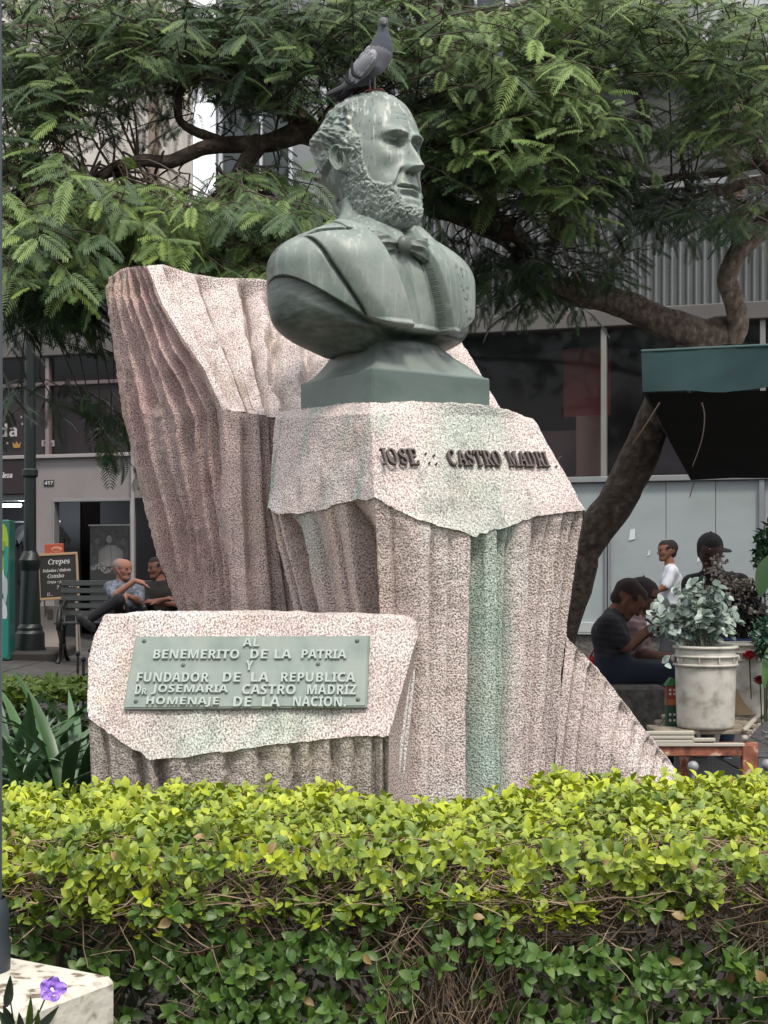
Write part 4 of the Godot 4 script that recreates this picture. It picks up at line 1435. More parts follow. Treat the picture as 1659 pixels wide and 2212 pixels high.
	part("inner_wall", cbox(Color(0.14, 0.012, 0.012), 300, 470, -0.2, 2.37, -1.1, -1.05), PL, b)
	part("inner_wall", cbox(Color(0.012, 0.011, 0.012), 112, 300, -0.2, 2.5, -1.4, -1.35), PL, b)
	mb = MB.new()
	mb.col = Color(0.42, 0.4, 0.4)
	var pp := fl(291.5, 1100)
	mb.tube([Vector3(pp.x, 0.1, 0.06), Vector3(pp.x, 2.95, 0.06)], [0.028, 0.028], 12)
	part("drain_pipe", mb, R, b)
	# number plate
	var np := fl(106, 1049)
	mb = MB.new()
	mb.col = Color(0.01, 0.01, 0.012)
	mb.box(at(np.x, np.y + 0.035, 0.008), Vector3(0.155, 0.085, 0.012), 0.003)
	var plate := part("number_plate", mb, PL, b)
	text_on("number", "417", sys_font(["Droid Sans"], 700), 0.05, Color(0.5, 0.48, 0.48), np.x - 0.06, np.y + 0.012, 0.012, plate, 1.15)
	# window lettering
	var fs := sys_font(["Droid Sans"], 700)
	var wl := fl(-38, 945)
	text_on("window_lettering", "vida", fs, 0.19, Color(0.36, 0.33, 0.34), wl.x, wl.y, -0.049, b, 1.12)
	for q in [[92, 957], [108, 957]]:
		var a := fl(q[0], q[1])
		mb = MB.new()
		mb.col = Color(0.36, 0.33, 0.33)
		mb.box(at(a.x, a.y, -0.046), Vector3(0.085, 0.085, 0.006), 0.002)
		var badge := part("window_badge", mb, PL, b)
		if q[0] == 92:
			text_on("badge_letter", "f", fs, 0.06, Color(0.03, 0.02, 0.03), a.x - 0.014, a.y - 0.033, -0.044, badge)
		else:
			mb = MB.new()
			mb.col = Color(0.2, 0.17, 0.17)
			mb.tube([Vector3(a.x, a.y, -0.045), Vector3(a.x, a.y, -0.041)], [0.022, 0.022], 12)
			part("badge_ring", mb, PL, badge)
	mb = MB.new()
	mb.col = Color(0.4, 0.22, 0.06)
	var cr := fl(32, 962)
	mb.extrude(PackedVector2Array([cr + Vector2(-0.05, -0.03), cr + Vector2(0.05, -0.03), cr + Vector2(0.07, 0.05), cr + Vector2(0.03, 0.015), cr + Vector2(0, 0.06), cr + Vector2(-0.03, 0.015), cr + Vector2(-0.07, 0.05)]), 0.004, at(0, 0, -0.049))
	part("crown_sticker", mb, PL, b)
	for q in [[12, 957], [50, 957], [42, 900], [44, 915]]:
		mb = MB.new()
		var a := fl(q[0], q[1])
		mb.col = Color(0.4, 0.36, 0.36)
		mb.box(at(a.x, a.y, -0.047), Vector3(0.025, 0.03, 0.004))
		part("window_sticker", mb, PL, b)
	# dark shop sign and the open shop at the far left
	part("shop_sign", cbox(Color(0.018, 0.008, 0.012), -500, 74, 2.45, 2.93, -0.1, 0.05, 0.006), PL, b)
	wl = fl(-18, 1037)
	text_on("sign_lettering", "y Belleza", sys_font(["Droid Serif"], 700), 0.1, Color(0.6, 0.57, 0.57), wl.x, wl.y, 0.05, b, 0.8, 0.2)
	part("shutter_rail", cbox(Color(0.12, 0.12, 0.12), -500, 74, 2.36, 2.45, -0.15, 0.0), R, b)
	for q in [[-30, 12, 2.29], [26, 56, 2.3]]:
		var tube := cbox(Color(1, 1, 1), q[0], q[1], q[2], q[2] + 0.05, -0.42, -0.36, 0.01)
		part("lamp_tube", tube, M["lamp tube"], b)
	var lt := OmniLight3D.new()
	lt.name = "shop_lamp"
	var lp := fl(30, 1100)
	lt.position = Vector3(lp.x, 2.24, -0.39)
	lt.light_color = Color(0.92, 0.97, 1.0)
	lt.light_energy = 0.5
	lt.light_size = 0.15
	lt.omni_range = 6.0
	lt.omni_attenuation = 2.0
	lt.shadow_enabled = true
	b.add_child(lt)
	part("clothes_rail", cbox(Color(0.2, 0.2, 0.2), -200, 74, 2.08, 2.1, -0.72, -0.7), R, b)
	rng.seed = 12
	for k in 9:
		var u := -12.0 + k * 9.5
		var a := fl(u, 1100)
		mb = MB.new()
		mb.col = [Color(0.012, 0.012, 0.014), Color(0.02, 0.018, 0.02), Color(0.05, 0.05, 0.055), Color(0.012, 0.014, 0.022)][k % 4]
		var h := 0.75 + 0.15 * rng.randf()
		mb.extrude(PackedVector2Array([Vector2(-0.11, -h), Vector2(0.11, -h), Vector2(0.1, -0.2), Vector2(0.17, -0.3), Vector2(0.2, -0.22), Vector2(0.06, -0.03), Vector2(0, 0), Vector2(-0.06, -0.03), Vector2(-0.2, -0.22), Vector2(-0.17, -0.3), Vector2(-0.1, -0.2)]), 0.03, at(a.x, 2.07 - rng.randf() * 0.05, -0.72, 0.5 + rng.randf() * 0.5))
		part("hanging_garment", mb, M["cloth"], b)
	part("shop_wall", cbox(Color(0.02, 0.021, 0.024), -500, 74, -0.2, 2.4, -1.3, -1.25), PL, b)
	# poster in the doorway
	var po := thing("hanging_poster", "dark hanging poster with a black and white picture of three people in the doorway", "poster", b.transform * Vector3(fl(213, 1130).x, 0.2, -0.3), deg_to_rad(FA))
	var pw := 0.60
	var ptop := fl(213, 1133).y - 0.2
	mb = MB.new()
	mb.box(at(0, ptop * 0.5 + 0.05, 0), Vector3(pw, ptop - 0.1, 0.008))
	var pm := flat("poster print", Color(1, 1, 1), 0.5)
	pm.albedo_texture = poster_print()
	mb = MB.new()
	var y0 := ptop - 1.35
	mb.quad(Vector3(-pw / 2, y0, 0.004), Vector3(pw / 2, y0, 0.004), Vector3(pw / 2, ptop, 0.004), Vector3(-pw / 2, ptop, 0.004))
	mb.quad(Vector3(pw / 2, y0, 0), Vector3(-pw / 2, y0, 0), Vector3(-pw / 2, ptop, 0), Vector3(pw / 2, ptop, 0))
	part("print", mb, pm, po)
	mb = MB.new()
	mb.col = Color(0.5, 0.5, 0.5)
	mb.tube([Vector3(-pw / 2 - 0.02, ptop, 0.002), Vector3(pw / 2 + 0.02, ptop, 0.002)], [0.011, 0.011], 8)
	part("top_rod", mb, R, po)
	var y := ptop - 1.06
	for k in 4:
		text_on("poster_text", ["CONOZCA LO QUE", "HACEMOS EN NUESTRA", "casa y venga", "su momento es"][k], sys_font(["Droid Sans"], 700), 0.032, Color(0.3, 0.29, 0.29), -pw * 0.42, y - k * 0.075, 0.004, po, 0.75)

func poster_print() -> ImageTexture:
	var im := Image.create(160, 360, false, Image.FORMAT_RGB8)
	for yy in 360:
		for xx in 160:
			var x := xx / 160.0
			var y := yy / 160.0
			var v := 0.022 + 0.02 * nz.get_noise_2d(x * 5.0, y * 5.0)
			# three seated figures: heads and shoulders; a white shirt in the middle; a table edge
			for q in [[0.2, 0.34, 0.07, 0.08], [0.5, 0.3, 0.08, 0.2], [0.86, 0.36, 0.075, 0.07]]:
				var dx: float = (x - q[0]) / q[2]
				var dy: float = (y - q[1]) / (q[2] * 1.35)
				var r := sqrt(dx * dx + dy * dy)
				var side := 0.55 + 0.45 * clampf(0.3 - dx * 0.6, 0.0, 1.0)
				if r < 1.0 and dx * dx + (dy - 0.3) * (dy - 0.3) < 0.85 + 0.2 * nz.get_noise_2d(x * 30.0, y * 30.0):
					v = q[3] * side * (1.0 - 0.45 * gs((dy - 0.1) / 0.15) * gs((absf(dx) - 0.4) / 0.22)) * (1.0 - 0.3 * gs((dy - 0.62) / 0.09) * gs(dx / 0.35))
				elif r < 1.1 and dy < 0.4:
					v = 0.012
			var sh := absf(x - 0.54) / (0.1 + 0.22 * sm(0.42, 0.62, y))
			if y > 0.46 and y < 0.95 and sh < 1.0:
				v = 0.12 * (0.75 + 0.25 * cos(sh * 2.0)) * (1.0 - 0.5 * gs((x - 0.53 - 0.1 * (y - 0.5)) / 0.012))
			if y > 0.75 + 0.35 * absf(x - 0.6) and y < 1.12 + 0.3 * x and nz.get_noise_2d(x * 9.0, y * 9.0) > -0.1:
				v = maxf(v, 0.12 + 0.16 * nz.get_noise_2d(x * 14.0 + 4.0, y * 14.0))
			if y > 1.0 + 0.22 * x + 0.03 * sin(x * 20.0):
				v = 0.016
			im.set_pixel(xx, yy, Color(v, v * 0.97, v * 0.96).linear_to_srgb())
	return ImageTexture.create_from_image(im)

func build_far_buildings() -> void:
	var W: Material = M["painted wall"]
	# cream tower with brownish pilasters, left of the gap
	var b := thing("cream_building", "pale cream tower block with brown pilasters left of the sky gap", "building", P(40, 1420, 30.0), deg_to_rad(12))
	var mb := MB.new()
	mb.col = Color(0.8, 0.76, 0.7)
	mb.box(at(-2.9, 9, -4), Vector3(13.2, 19, 8), 0.02)
	part("wall", mb, W, b)
	for k in 7:
		mb = MB.new()
		mb.col = Color(0.36, 0.27, 0.22)
		mb.box(at(-9.0 + k * 2.0 - 0.15, 9, 0.04), Vector3(0.22, 19, 0.12), 0.01)
		part("pilaster", mb, W, b)
	for k in 5:
		mb = MB.new()
		mb.col = Color(0.5, 0.47, 0.43)
		mb.box(at(-2.9, 4.0 + k * 3.1, 0.02), Vector3(13.2, 0.1, 0.08), 0.01)
		part("floor_band", mb, W, b)
	# grey office building right of the gap
	b = thing("grey_building", "grey office building with white framed windows right of the sky gap", "building", P(560, 1420, 24.0), deg_to_rad(-14))
	mb = MB.new()
	mb.col = Color(0.3, 0.315, 0.33)
	mb.box(at(3.2, 7, -4), Vector3(8.0, 15, 8), 0.02)
	part("wall", mb, W, b)
	for r in 4:
		for k in 4:
			var wx := -0.05 + k * 1.85
			var wy := 6.2 + r * 2.4
			mb = MB.new()
			mb.col = Color(0.68, 0.72, 0.76)
			for q in [[0.0, 0.95, 1.32, 0.06], [0.0, -0.95, 1.32, 0.06], [-0.63, 0.0, 0.07, 1.9], [0.63, 0.0, 0.07, 1.9], [0.1, 0.0, 0.05, 1.84]]:
				mb.box(at(wx + q[0], wy + q[1], 0.03), Vector3(q[2], q[3], 0.1), 0.008)
			var wf := part("window_frame", mb, M["metal sheet"], b)
			mb = MB.new()
			mb.col = Color(0.05, 0.06, 0.065)
			mb.box(at(wx, wy, 0.005), Vector3(1.3, 1.9, 0.02))
			part("pane", mb, M["gloss paint"], wf)
	# pale building over the right-hand roof
	b = thing("pale_building", "pale plain building showing over the dark parapet at upper right", "building", P(1600, 1420, 32.0), deg_to_rad(-17))
	mb = MB.new()
	mb.col = Color(0.7, 0.73, 0.74)
	mb.box(at(0, 8, -4), Vector3(12.0, 18.0, 8), 0.02)
	part("wall", mb, W, b)
	for k in 4:
		mb = MB.new()
		mb.col = Color(0.38, 0.4, 0.41)
		mb.box(at(0, 5.0 + k * 3.0, 0.02), Vector3(12.0, 0.16, 0.1), 0.01)
		part("floor_band", mb, W, b)

func build_street() -> void:
	var I: Material = M["cast iron"]
	var iron := Color(0.009, 0.016, 0.016)
	# cast iron lamp post behind the left garden
	var p := P(65, 1420, 15.7)
	var lp := thing("lamp_post", "dark green cast iron lamp post with flared base by the bench", "lamp post", Vector3(p.x, 0.48, p.z))
	var mb := MB.new()
	mb.col = iron
	var k := 15.7 / F
	mb.lathe([Vector2(34 * k, 0), Vector2(34 * k, 8 * k)], 8, at(0, 0, 0))
	mb.lathe_hard([Vector2(32 * k, 8 * k), Vector2(31 * k, 40 * k), Vector2(27 * k, 46 * k), Vector2(27 * k, 52 * k), Vector2(23 * k, 60 * k), Vector2(19 * k, 175 * k), Vector2(23 * k, 190 * k), Vector2(24 * k, 198 * k), Vector2(16 * k, 214 * k), Vector2(14 * k, 218 * k)], 8, at(0, 0, 0, PI / 8))
	part("base", mb, I, lp)
	mb = MB.new()
	mb.col = iron
	mb.lathe([Vector2(13.5 * k, 214 * k), Vector2(12.5 * k, 400 * k), Vector2(11 * k, 640 * k), Vector2(9 * k, 850 * k)], 20, at(0, 0, 0))
	mb.lathe_hard([Vector2(13 * k, 376 * k), Vector2(17 * k, 380 * k), Vector2(17 * k, 392 * k), Vector2(13 * k, 396 * k)], 16, at(0, 0, 0))
	part("shaft", mb, I, lp)
	mb = MB.new()
	mb.col = Color(0.03, 0.03, 0.032)
	mb.lathe_hard([Vector2(0.05, 4.38), Vector2(0.16, 4.45), Vector2(0.22, 4.85), Vector2(0.26, 4.87), Vector2(0.08, 5.05), Vector2(0.01, 5.15)], 6, at(0, 0, 0))
	part("lantern", mb, I, lp)
	# near lamp post on its worn block, at the left edge
	var a := P(254, 2107, 2.70)
	a.y = 0.62
	var e1 := Vector3(-0.24, 0, -0.14).normalized()
	var e2 := Vector3(e1.z, 0, -e1.x) * -1.0
	if e2.z < 0:
		e2 = -e2
	var c := a + e1 * 0.235 + e2 * 0.235
	var pb := thing("lamp_plinth", "square white painted concrete block worn brown, in the lower left corner", "plinth", Vector3(c.x, 0, c.z))
	mb = MB.new()
	mb.box(Transform3D(Basis(-e1, Vector3.UP, e2 * (1.0 if (-e1).cross(Vector3.UP).dot(e2) > 0 else -1.0)), Vector3(0, 0.31, 0)), Vector3(0.47, 0.62, 0.47), 0.012)
	var bm := part("block", mb, M["worn white paint"], pb)
	lp = thing("lamp_post", "blue grey lamp post standing on the worn white block, at the left edge", "lamp post", P(-30, 2070, 2.74) * Vector3(1, 0, 1) + Vector3(0, 0.62, 0))
	mb = MB.new()
	mb.col = Color(0.05, 0.062, 0.075)
	mb.lathe([Vector2(0.046, 0), Vector2(0.047, 0.05), Vector2(0.042, 0.07), Vector2(0.045, 0.10), Vector2(0.041, 0.125), Vector2(0.036, 0.14)], 20, at(0, 0, 0))
	part("base", mb, I, lp)
	mb = MB.new()
	mb.col = Color(0.09, 0.11, 0.135)
	mb.lathe([Vector2(0.03, 0.12), Vector2(0.031, 1.2), Vector2(0.027, 3.4)], 20, at(0, 0, 0))
	part("shaft", mb, I, lp)
	# painted utility cabinet, far left
	p = P(-10, 1400, 15.2)
	var cab := thing("utility_cabinet", "tall metal cabinet painted with green, teal and white shapes at the left edge", "cabinet", Vector3(p.x, 0.4, p.z), 0.1)
	mb = MB.new()
	mb.col = Color(0.035, 0.16, 0.13)
	mb.box(at(0, 0.78, 0), Vector3(0.36, 1.5, 0.4), 0.01)
	part("body", mb, M["gloss paint"], cab)
	for q in [[Color(0.32, 0.48, 0.05), 0.06, 1.22, 0.24, 0.62], [Color(0.62, 0.7, 0.7), 0.07, 0.86, 0.13, 0.34], [Color(0.55, 0.63, 0.64), 0.06, 0.52, 0.2, 0.4], [Color(0.01, 0.22, 0.18), 0.13, 0.26, 0.12, 0.5], [Color(0.4, 0.48, 0.5), 0.14, 0.8, 0.05, 0.3], [Color(0.02, 0.28, 0.24), 0.15, 1.1, 0.05, 0.34]]:
		mb = MB.new()
		mb.col = q[0]
		var pts := PackedVector2Array()
		for j in 18:
			var an := TAU * j / 18
			pts.append(Vector2(clampf(q[1] + q[3] * 0.5 * cos(an), -0.17, 0.17), clampf(q[2] + q[4] * 0.5 * sin(an) * (1.0 + 0.15 * sin(an * 3.0)), 0.06, 1.5)))
		var cl := PackedVector2Array()
		for j in 18:
			if j == 0 or pts[j].distance_to(cl[cl.size() - 1]) > 0.002:
				cl.append(pts[j])
		mb.extrude(cl, 0.003, at(0, 0, 0.2 + 0.003 * (cab.get_child_count())))
		part("painted_shape", mb, M["gloss paint"], cab)
	mb = MB.new()
	mb.col = Color(0.25, 0.4, 0.06)
	mb.box(at(0.1, 1.25, 0.23), Vector3(0.06, 0.12, 0.03), 0.005)
	part("latch", mb, M["gloss paint"], cab)
	# chalk board
	p = P(126, 1300, 16.2)
	var cbd := thing("chalk_board", "chalk menu board in a pale wooden frame by the lamp post", "menu board", Vector3(p.x, 0.42, p.z), 0.05)
	var tilt := Basis(Vector3(0, 0, 1), 0.055) * Basis(Vector3.RIGHT, -0.08)
	var bx := Transform3D(tilt, Vector3(0, 0.9, 0))
	mb = MB.new()
	mb.col = Color(0.012, 0.012, 0.014)
	mb.box(bx, Vector3(0.42, 0.5, 0.012))
	part("board", mb, M["plain"], cbd)
	for q in [[0, 0.255, 0.46, 0.03], [0, -0.255, 0.46, 0.03], [-0.22, 0, 0.026, 0.48], [0.22, 0, 0.026, 0.48]]:
		mb = MB.new()
		mb.col = Color(0.42, 0.27, 0.15)
		mb.box(bx * at(q[0], q[1], 0.004), Vector3(q[2], q[3], 0.025), 0.004)
		part("frame_rail", mb, M["plain"], cbd)
	var hand := sys_font(["Droid Serif"], 400)
	for q in [["Crepes", -0.12, 0.125, 0.075, 1.0], ["Saladas / dulces", -0.18, 0.05, 0.04, 0.95], ["Combo", -0.13, -0.015, 0.045, 1.0], ["Crepa + jugo", -0.13, -0.085, 0.04, 0.9], ["?", -0.03, -0.145, 0.04, 1.0], ["4,000", 0.06, -0.135, 0.05, 1.0], ["(IVI)", 0.08, -0.21, 0.04, 0.9], ["U...", -0.14, -0.22, 0.035, 0.9]]:
		var tm := letter_mesh(q[0], hand, q[3], 0.002)
		var ab := tm.get_aabb()
		var sy: float = q[3] / ab.size.y
		if not M.has("chalk"):
			flat("chalk", Color(0.6, 0.58, 0.58), 0.9)
		part("chalk_word", tm, M["chalk"], cbd, bx * Transform3D(Basis(Vector3(sy * q[4], 0, 0), Vector3(0.2 * sy, sy, 0), Vector3(0, 0, 1)), Vector3(q[1], q[2] - ab.position.y * sy, 0.007)))
	mb = MB.new()
	mb.col = Color(0.35, 0.3, 0.26)
	for s in [-1.0, 1.0]:
		mb.tube([Vector3(s * 0.2, 0.68, 0), Vector3(s * 0.23, 0.02, 0.08)], [0.012, 0.012], 6)
		mb.tube([Vector3(s * 0.18, 1.12, -0.04), Vector3(s * 0.2, 0.02, -0.3)], [0.012, 0.012], 6)
	part("easel_legs", mb, M["plain"], cbd)
	p = P(118, 1198, 16.25)
	var bxo := thing("orange_box", "small orange red carton standing on top of the chalk board", "box", Vector3(p.x, p.y + 0.0, p.z))
	mb = MB.new()
	mb.col = Color(0.5, 0.085, 0.045)
	mb.box(at(0, 0.062, 0), Vector3(0.21, 0.125, 0.06), 0.004)
	part("carton", mb, M["plain"], bxo, Transform3D(Basis(Vector3(0, 0, 1), 0.05), Vector3.ZERO))
	mb = MB.new()
	mb.col = Color(0.6, 0.33, 0.2)
	mb.blob(Vector3(0.03, 0.06, 0.031), Vector3(0.065, 0.032, 0.003), 12)
	mb.col = Color(0.5, 0.12, 0.06)
	mb.blob(Vector3(0.03, 0.06, 0.033), Vector3(0.045, 0.018, 0.003), 12)
	part("label", mb, M["plain"], bxo)
	p = P(112, 1370, 16.4)
	var crate := thing("white_stand", "narrow off white stand under the chalk board", "stand", Vector3(p.x, 0.38, p.z))
	mb = MB.new()
	mb.col = Color(0.45, 0.4, 0.36)
	mb.box(at(0, 0.3, 0), Vector3(0.3, 0.6, 0.03), 0.006)
	part("panel", mb, M["plain"], crate)
	mb = MB.new()
	mb.col = Color(0.16, 0.12, 0.1)
	mb.box(at(-0.02, 0.5, 0.02), Vector3(0.06, 0.12, 0.02), 0.004)
	part("padlock", mb, M["plain"], crate)
	# bench
	p = P(128, 1428, 15.3)
	var gy := 0.40
	var be := thing("park_bench", "black cast iron bench with wooden slats where two men sit", "bench", Vector3(p.x, gy, p.z), 0.06)
	mb = MB.new()
	var bl := 1.75
	for kx in 2:
		mb = MB.new()
		mb.col = Color(0.01, 0.011, 0.011)
		var x := 0.05 + kx * bl
		mb.tube(curve([Vector3(x - 0.02, 0.0, 0.3), Vector3(x, 0.07, 0.27), Vector3(x + 0.02, 0.22, 0.3), Vector3(x, 0.36, 0.3), Vector3(x, 0.40, 0.26)], 4), curvef([0.028, 0.018, 0.02, 0.026, 0.022], 4), 8)
		part("leg", mb, I, be)
		mb = MB.new()
		mb.col = Color(0.01, 0.011, 0.011)
		mb.tube(curve([Vector3(x + 0.02, 0.0, -0.16), Vector3(x, 0.08, -0.12), Vector3(x - 0.01, 0.24, -0.05), Vector3(x, 0.38, -0.02)], 4), curvef([0.026, 0.018, 0.02, 0.024], 4), 8)
		part("leg", mb, I, be)
		mb = MB.new()
		mb.col = Color(0.01, 0.011, 0.011)
		mb.tube(curve([Vector3(x, 0.36, 0.32), Vector3(x, 0.44, 0.33), Vector3(x, 0.56, 0.26), Vector3(x, 0.6, 0.1), Vector3(x, 0.66, -0.08)], 4), curvef([0.03, 0.028, 0.024, 0.02, 0.018], 4), 8)
		mb.tube(curve([Vector3(x, 0.38, 0.0), Vector3(x, 0.5, -0.06), Vector3(x, 0.7, -0.12), Vector3(x, 0.88, -0.17)], 4), curvef([0.024, 0.022, 0.02, 0.018], 4), 8)
		mb.tube(curve([Vector3(x, 0.4, 0.26), Vector3(x, 0.47, 0.18), Vector3(x, 0.43, 0.1), Vector3(x, 0.5, 0.04)], 4), curvef([0.014, 0.014, 0.012, 0.012], 4), 6)
		mb.tube(curve([Vector3(x, 0.2, 0.28), Vector3(x, 0.14, 0.1), Vector3(x, 0.2, -0.08)], 4), curvef([0.012, 0.014, 0.012], 4), 6)
		part("end_frame", mb, I, be)
	for k2 in 5:
		mb = MB.new()
		mb.col = Color(0.016, 0.02, 0.02)
		mb.box(at(bl / 2 + 0.05, 0.425, 0.30 - k2 * 0.078), Vector3(bl + 0.1, 0.025, 0.062), 0.005)
		part("seat_slat", mb, M["gloss paint"], be)
	for k2 in 5:
		mb = MB.new()
		mb.col = Color(0.016, 0.02, 0.02)
		mb.box(Transform3D(Basis(Vector3.RIGHT, -0.25), Vector3(bl / 2 + 0.05, 0.52 + k2 * 0.082, -0.055 - k2 * 0.022)), Vector3(bl + 0.1, 0.06, 0.02), 0.005)
		part("back_slat", mb, M["gloss paint"], be)
	# low garden fence: ball topped pickets
	var fe := thing("garden_fence", "low iron garden fence with ball topped pickets round the monument bed", "fence", P(180, 1500, 9.0) * Vector3(1, 0, 1))
	var inv := fe.transform.affine_inverse()
	for q in [[168, 1412, 9.0, 0], [180, 1424, 8.5, 0], [195, 1405, 9.3, 0], [1497, 1656, 6.2, 1], [1657, 1652, 6.2, 1], [1348, 1668, 6.2, 1]]:
		var t := P(q[0], q[1], q[2])
		mb = MB.new()
		mb.col = Color(0.02, 0.02, 0.02) if q[3] == 0 else Color(0.35, 0.36, 0.38)
		mb.tube([Vector3(t.x, ground_y(t.x, t.z) - 0.05, t.z), t], [0.009, 0.009], 8)
		mb.blob(t, Vector3.ONE * (0.017 if q[3] == 0 else 0.026), 12)
		part("picket", mb, I, fe, inv)
	mb = MB.new()
	mb.col = Color(0.02, 0.02, 0.02)
	mb.tube([P(168, 1462, 9.0), P(195, 1454, 9.3), P(420, 1470, 9.0)], [0.006, 0.006, 0.006], 6)
	mb.tube([P(1250, 1700, 6.2), P(1497, 1690, 6.2), P(1700, 1690, 6.2)], [0.008, 0.008, 0.008], 6)
	part("fence_rail", mb, I, fe, inv)

# ---------------------------------------------------------------- kiosk roof and flower stall
func build_stall() -> void:
	var an := thing("kiosk_awning", "dark green canvas kiosk awning with a black underside at the right edge", "awning", P(1500, 850, 7.0) * Vector3(1, 0, 1))
	var inv := an.transform.affine_inverse()
	var c0 := P(1385, 760, 7.0)
	var c1 := P(1388, 848, 7.0)
	var r0 := c0 + Vector3(2.6, 0.07, 0.35)
	var r1 := c1 + Vector3(2.6, 0.04, 0.35)
	var mb := MB.new()
	var pos := PackedVector3Array()
	var cols := PackedColorArray()
	for j in 9:
		for i in 60:
			var s := i / 59.0
			var p := c0.lerp(c1, j / 8.0).lerp(r0.lerp(r1, j / 8.0), s)
			p += Vector3(0, 0, 0.012 * sin(s * 23.0) * j / 8.0 + 0.012 * rough(p, 3.0))
			if j == 8:
				p.y += 0.008 * sin(s * 31.0) + 0.01 * rough(p, 6.0)
			pos.append(p)
			cols.append(Color(0.034, 0.078, 0.084) * (0.9 + 0.25 * rough(p, 4.0)))
	mb.grid(60, 9, pos, cols)
	part("valance", mb, M["cloth"], an, inv)
	mb = MB.new()
	mb.col = Color(0.09, 0.15, 0.15)
	mb.tube([c0 + Vector3(0, 0.004, 0.0), r0 + Vector3(0, 0.004, 0)], [0.007, 0.007], 8)
	part("hem", mb, M["cloth"], an, inv)
	# black tarpaulin lining running back and down to its rear hem
	mb = MB.new()
	mb.col = Color(0.004, 0.004, 0.005)
	var k0 := P(1396, 850, 7.05)
	var k1 := P(1492, 1037, 8.6)
	var k2 := P(1492, 1037, 8.6) + Vector3(2.8, 0.06, 0.3)
	var k3 := k0 + Vector3(2.6, 0.03, 0.35)
	patch(mb, [[k1, k2], [k0.lerp(k1, 0.5) + Vector3(0.01, -0.03, 0), k3.lerp(k2, 0.5) + Vector3(0, -0.03, 0)], [k0, k3]], 24, [10, 10], func(_s: float, _t: float, p: Vector3) -> float: return 0.012 * rough(p, 5.0))
	part("lining", mb, flat("black tarpaulin", Color(0.006, 0.006, 0.007), 0.8), an, inv)
	mb = MB.new()
	mb.col = Color(0.022, 0.062, 0.058)
	patch(mb, [[k1 + Vector3(0, 0.62, 0), k2 + Vector3(0, 0.62, 0)], [c0, r0]], 20, [12])
	part("roof_canvas", mb, M["cloth"], an, inv)
	mb = MB.new()
	mb.col = Color(0.02, 0.05, 0.048)
	patch(mb, [[k1 + Vector3(0, 0.62, 0), c0], [k1, c1]], 8, [6])
	part("side_canvas", mb, M["black tarpaulin"], an, inv)
	mb = MB.new()
	mb.col = Color(0.02, 0.02, 0.02)
	var pole := P(1700, 1000, 8.5)
	mb.tube([Vector3(pole.x, 0, pole.z), Vector3(pole.x, 2.2, pole.z)], [0.025, 0.025], 8)
	mb.tube([Vector3(pole.x - 0.1, 0, -7.05), Vector3(pole.x - 0.1, 2.3, -7.05)], [0.025, 0.025], 8)
	part("poles", mb, M["cast iron"], an, inv)
	# dry twigs hanging from the tree in front of the lining
	# display table
	var tb := thing("flower_table", "low rust red market table with pale boards holding the flower pails", "table", Vector3(1.8, 0, -7.6))
	var ti := tb.transform.affine_inverse()
	var ty := 0.6
	var fl0 := P(1400, 1572, 7.0)
	var fr0 := P(1602, 1572, 7.0)
	fl0.y = ty
	fr0.y = ty
	var dirx := (fr0 - fl0).normalized()
	var dirz := Vector3(0.34, 0, -0.94).normalized()
	var dep := 1.75
	for k in 7:
		mb = MB.new()
		mb.col = Color(1, 1, 1)
		var o := fl0 + dirz * (0.02 + k * dep / 7.0)
		var b := fr0 + dirz * (0.02 + k * dep / 7.0)
		var m := (o + b) / 2 + dirz * 0.12
		mb.box(Transform3D(Basis(dirx, Vector3.UP, dirx.cross(Vector3.UP)).orthonormalized(), m + Vector3(0, -0.012 + 0.003 * (k % 3), 0)), Vector3((b - o).length() + 0.02, 0.022, dep / 7.0 - 0.008), 0.004)
		part("board", mb, M["weathered wood"], tb, ti)
	for q in [[0.0, 0.225, 0.0], [0.0, 0.225, -0.021], [0.0, 0.225, -0.042], [0.225, 0.33, -0.034], [0.0, 0.475, -0.058]]:
		mb = MB.new()
		mb.col = Color(0.6, 0.56, 0.48)
		var o: Vector3 = fl0 + dirx * (q[0] - 0.012) + Vector3(0, -0.012 + q[2], 0.012)
		var b: Vector3 = fl0 + dirx * q[1] + Vector3(0, -0.012 + q[2], 0.012)
		mb.box(Transform3D(Basis(dirx, Vector3.UP, dirx.cross(Vector3.UP)).orthonormalized(), (o + b) / 2), Vector3((b - o).length(), 0.017, 0.03), 0.003)
		part("edge_lath", mb, M["plain"], tb, ti)
	mb = MB.new()
	mb.col = Color(0.5, 0.45, 0.38)
	mb.tube([fr0 + Vector3(0.01, -0.04, 0.01), fr0 + dirz * 1.72 + Vector3(0.02, -0.04, 0)], [0.018, 0.018], 8)
	mb.tube([fr0 + Vector3(0.012, 0.002, 0.01), fr0 + dirz * 1.72 + Vector3(0.022, 0.002, 0)], [0.014, 0.014], 8)
	part("side_rail", mb, M["plain"], tb, ti)
	mb = MB.new()
	var yb := -0.125
	mb.box(Transform3D(Basis(dirx, Vector3.UP, dirx.cross(Vector3.UP)).orthonormalized(), fl0.lerp(fr0, 0.55) + Vector3(0.02, yb + 0.03, -0.01)), Vector3(0.54, 0.066, 0.05), 0.004)
	part("front_beam", mb, M["rusty red paint"], tb, ti)
	for q in [[1618, 7.0, 0.075], [1478, 7.0 + 1.2, 0.05], [1710, 8.7, 0.06]]:
		mb = MB.new()
		var o := P(q[0], 1600, q[1])
		var h: float = ty - 0.07
		mb.box(at(o.x, h / 2, o.z), Vector3(q[2], h, 0.05), 0.004)
		part("leg", mb, M["rusty red paint"], tb, ti)
	# grey steel trestle beside and behind the table
	var tr := thing("steel_trestle", "grey tubular steel trestle under and beside the flower table", "trestle", Vector3(1.9, 0, -7.3))
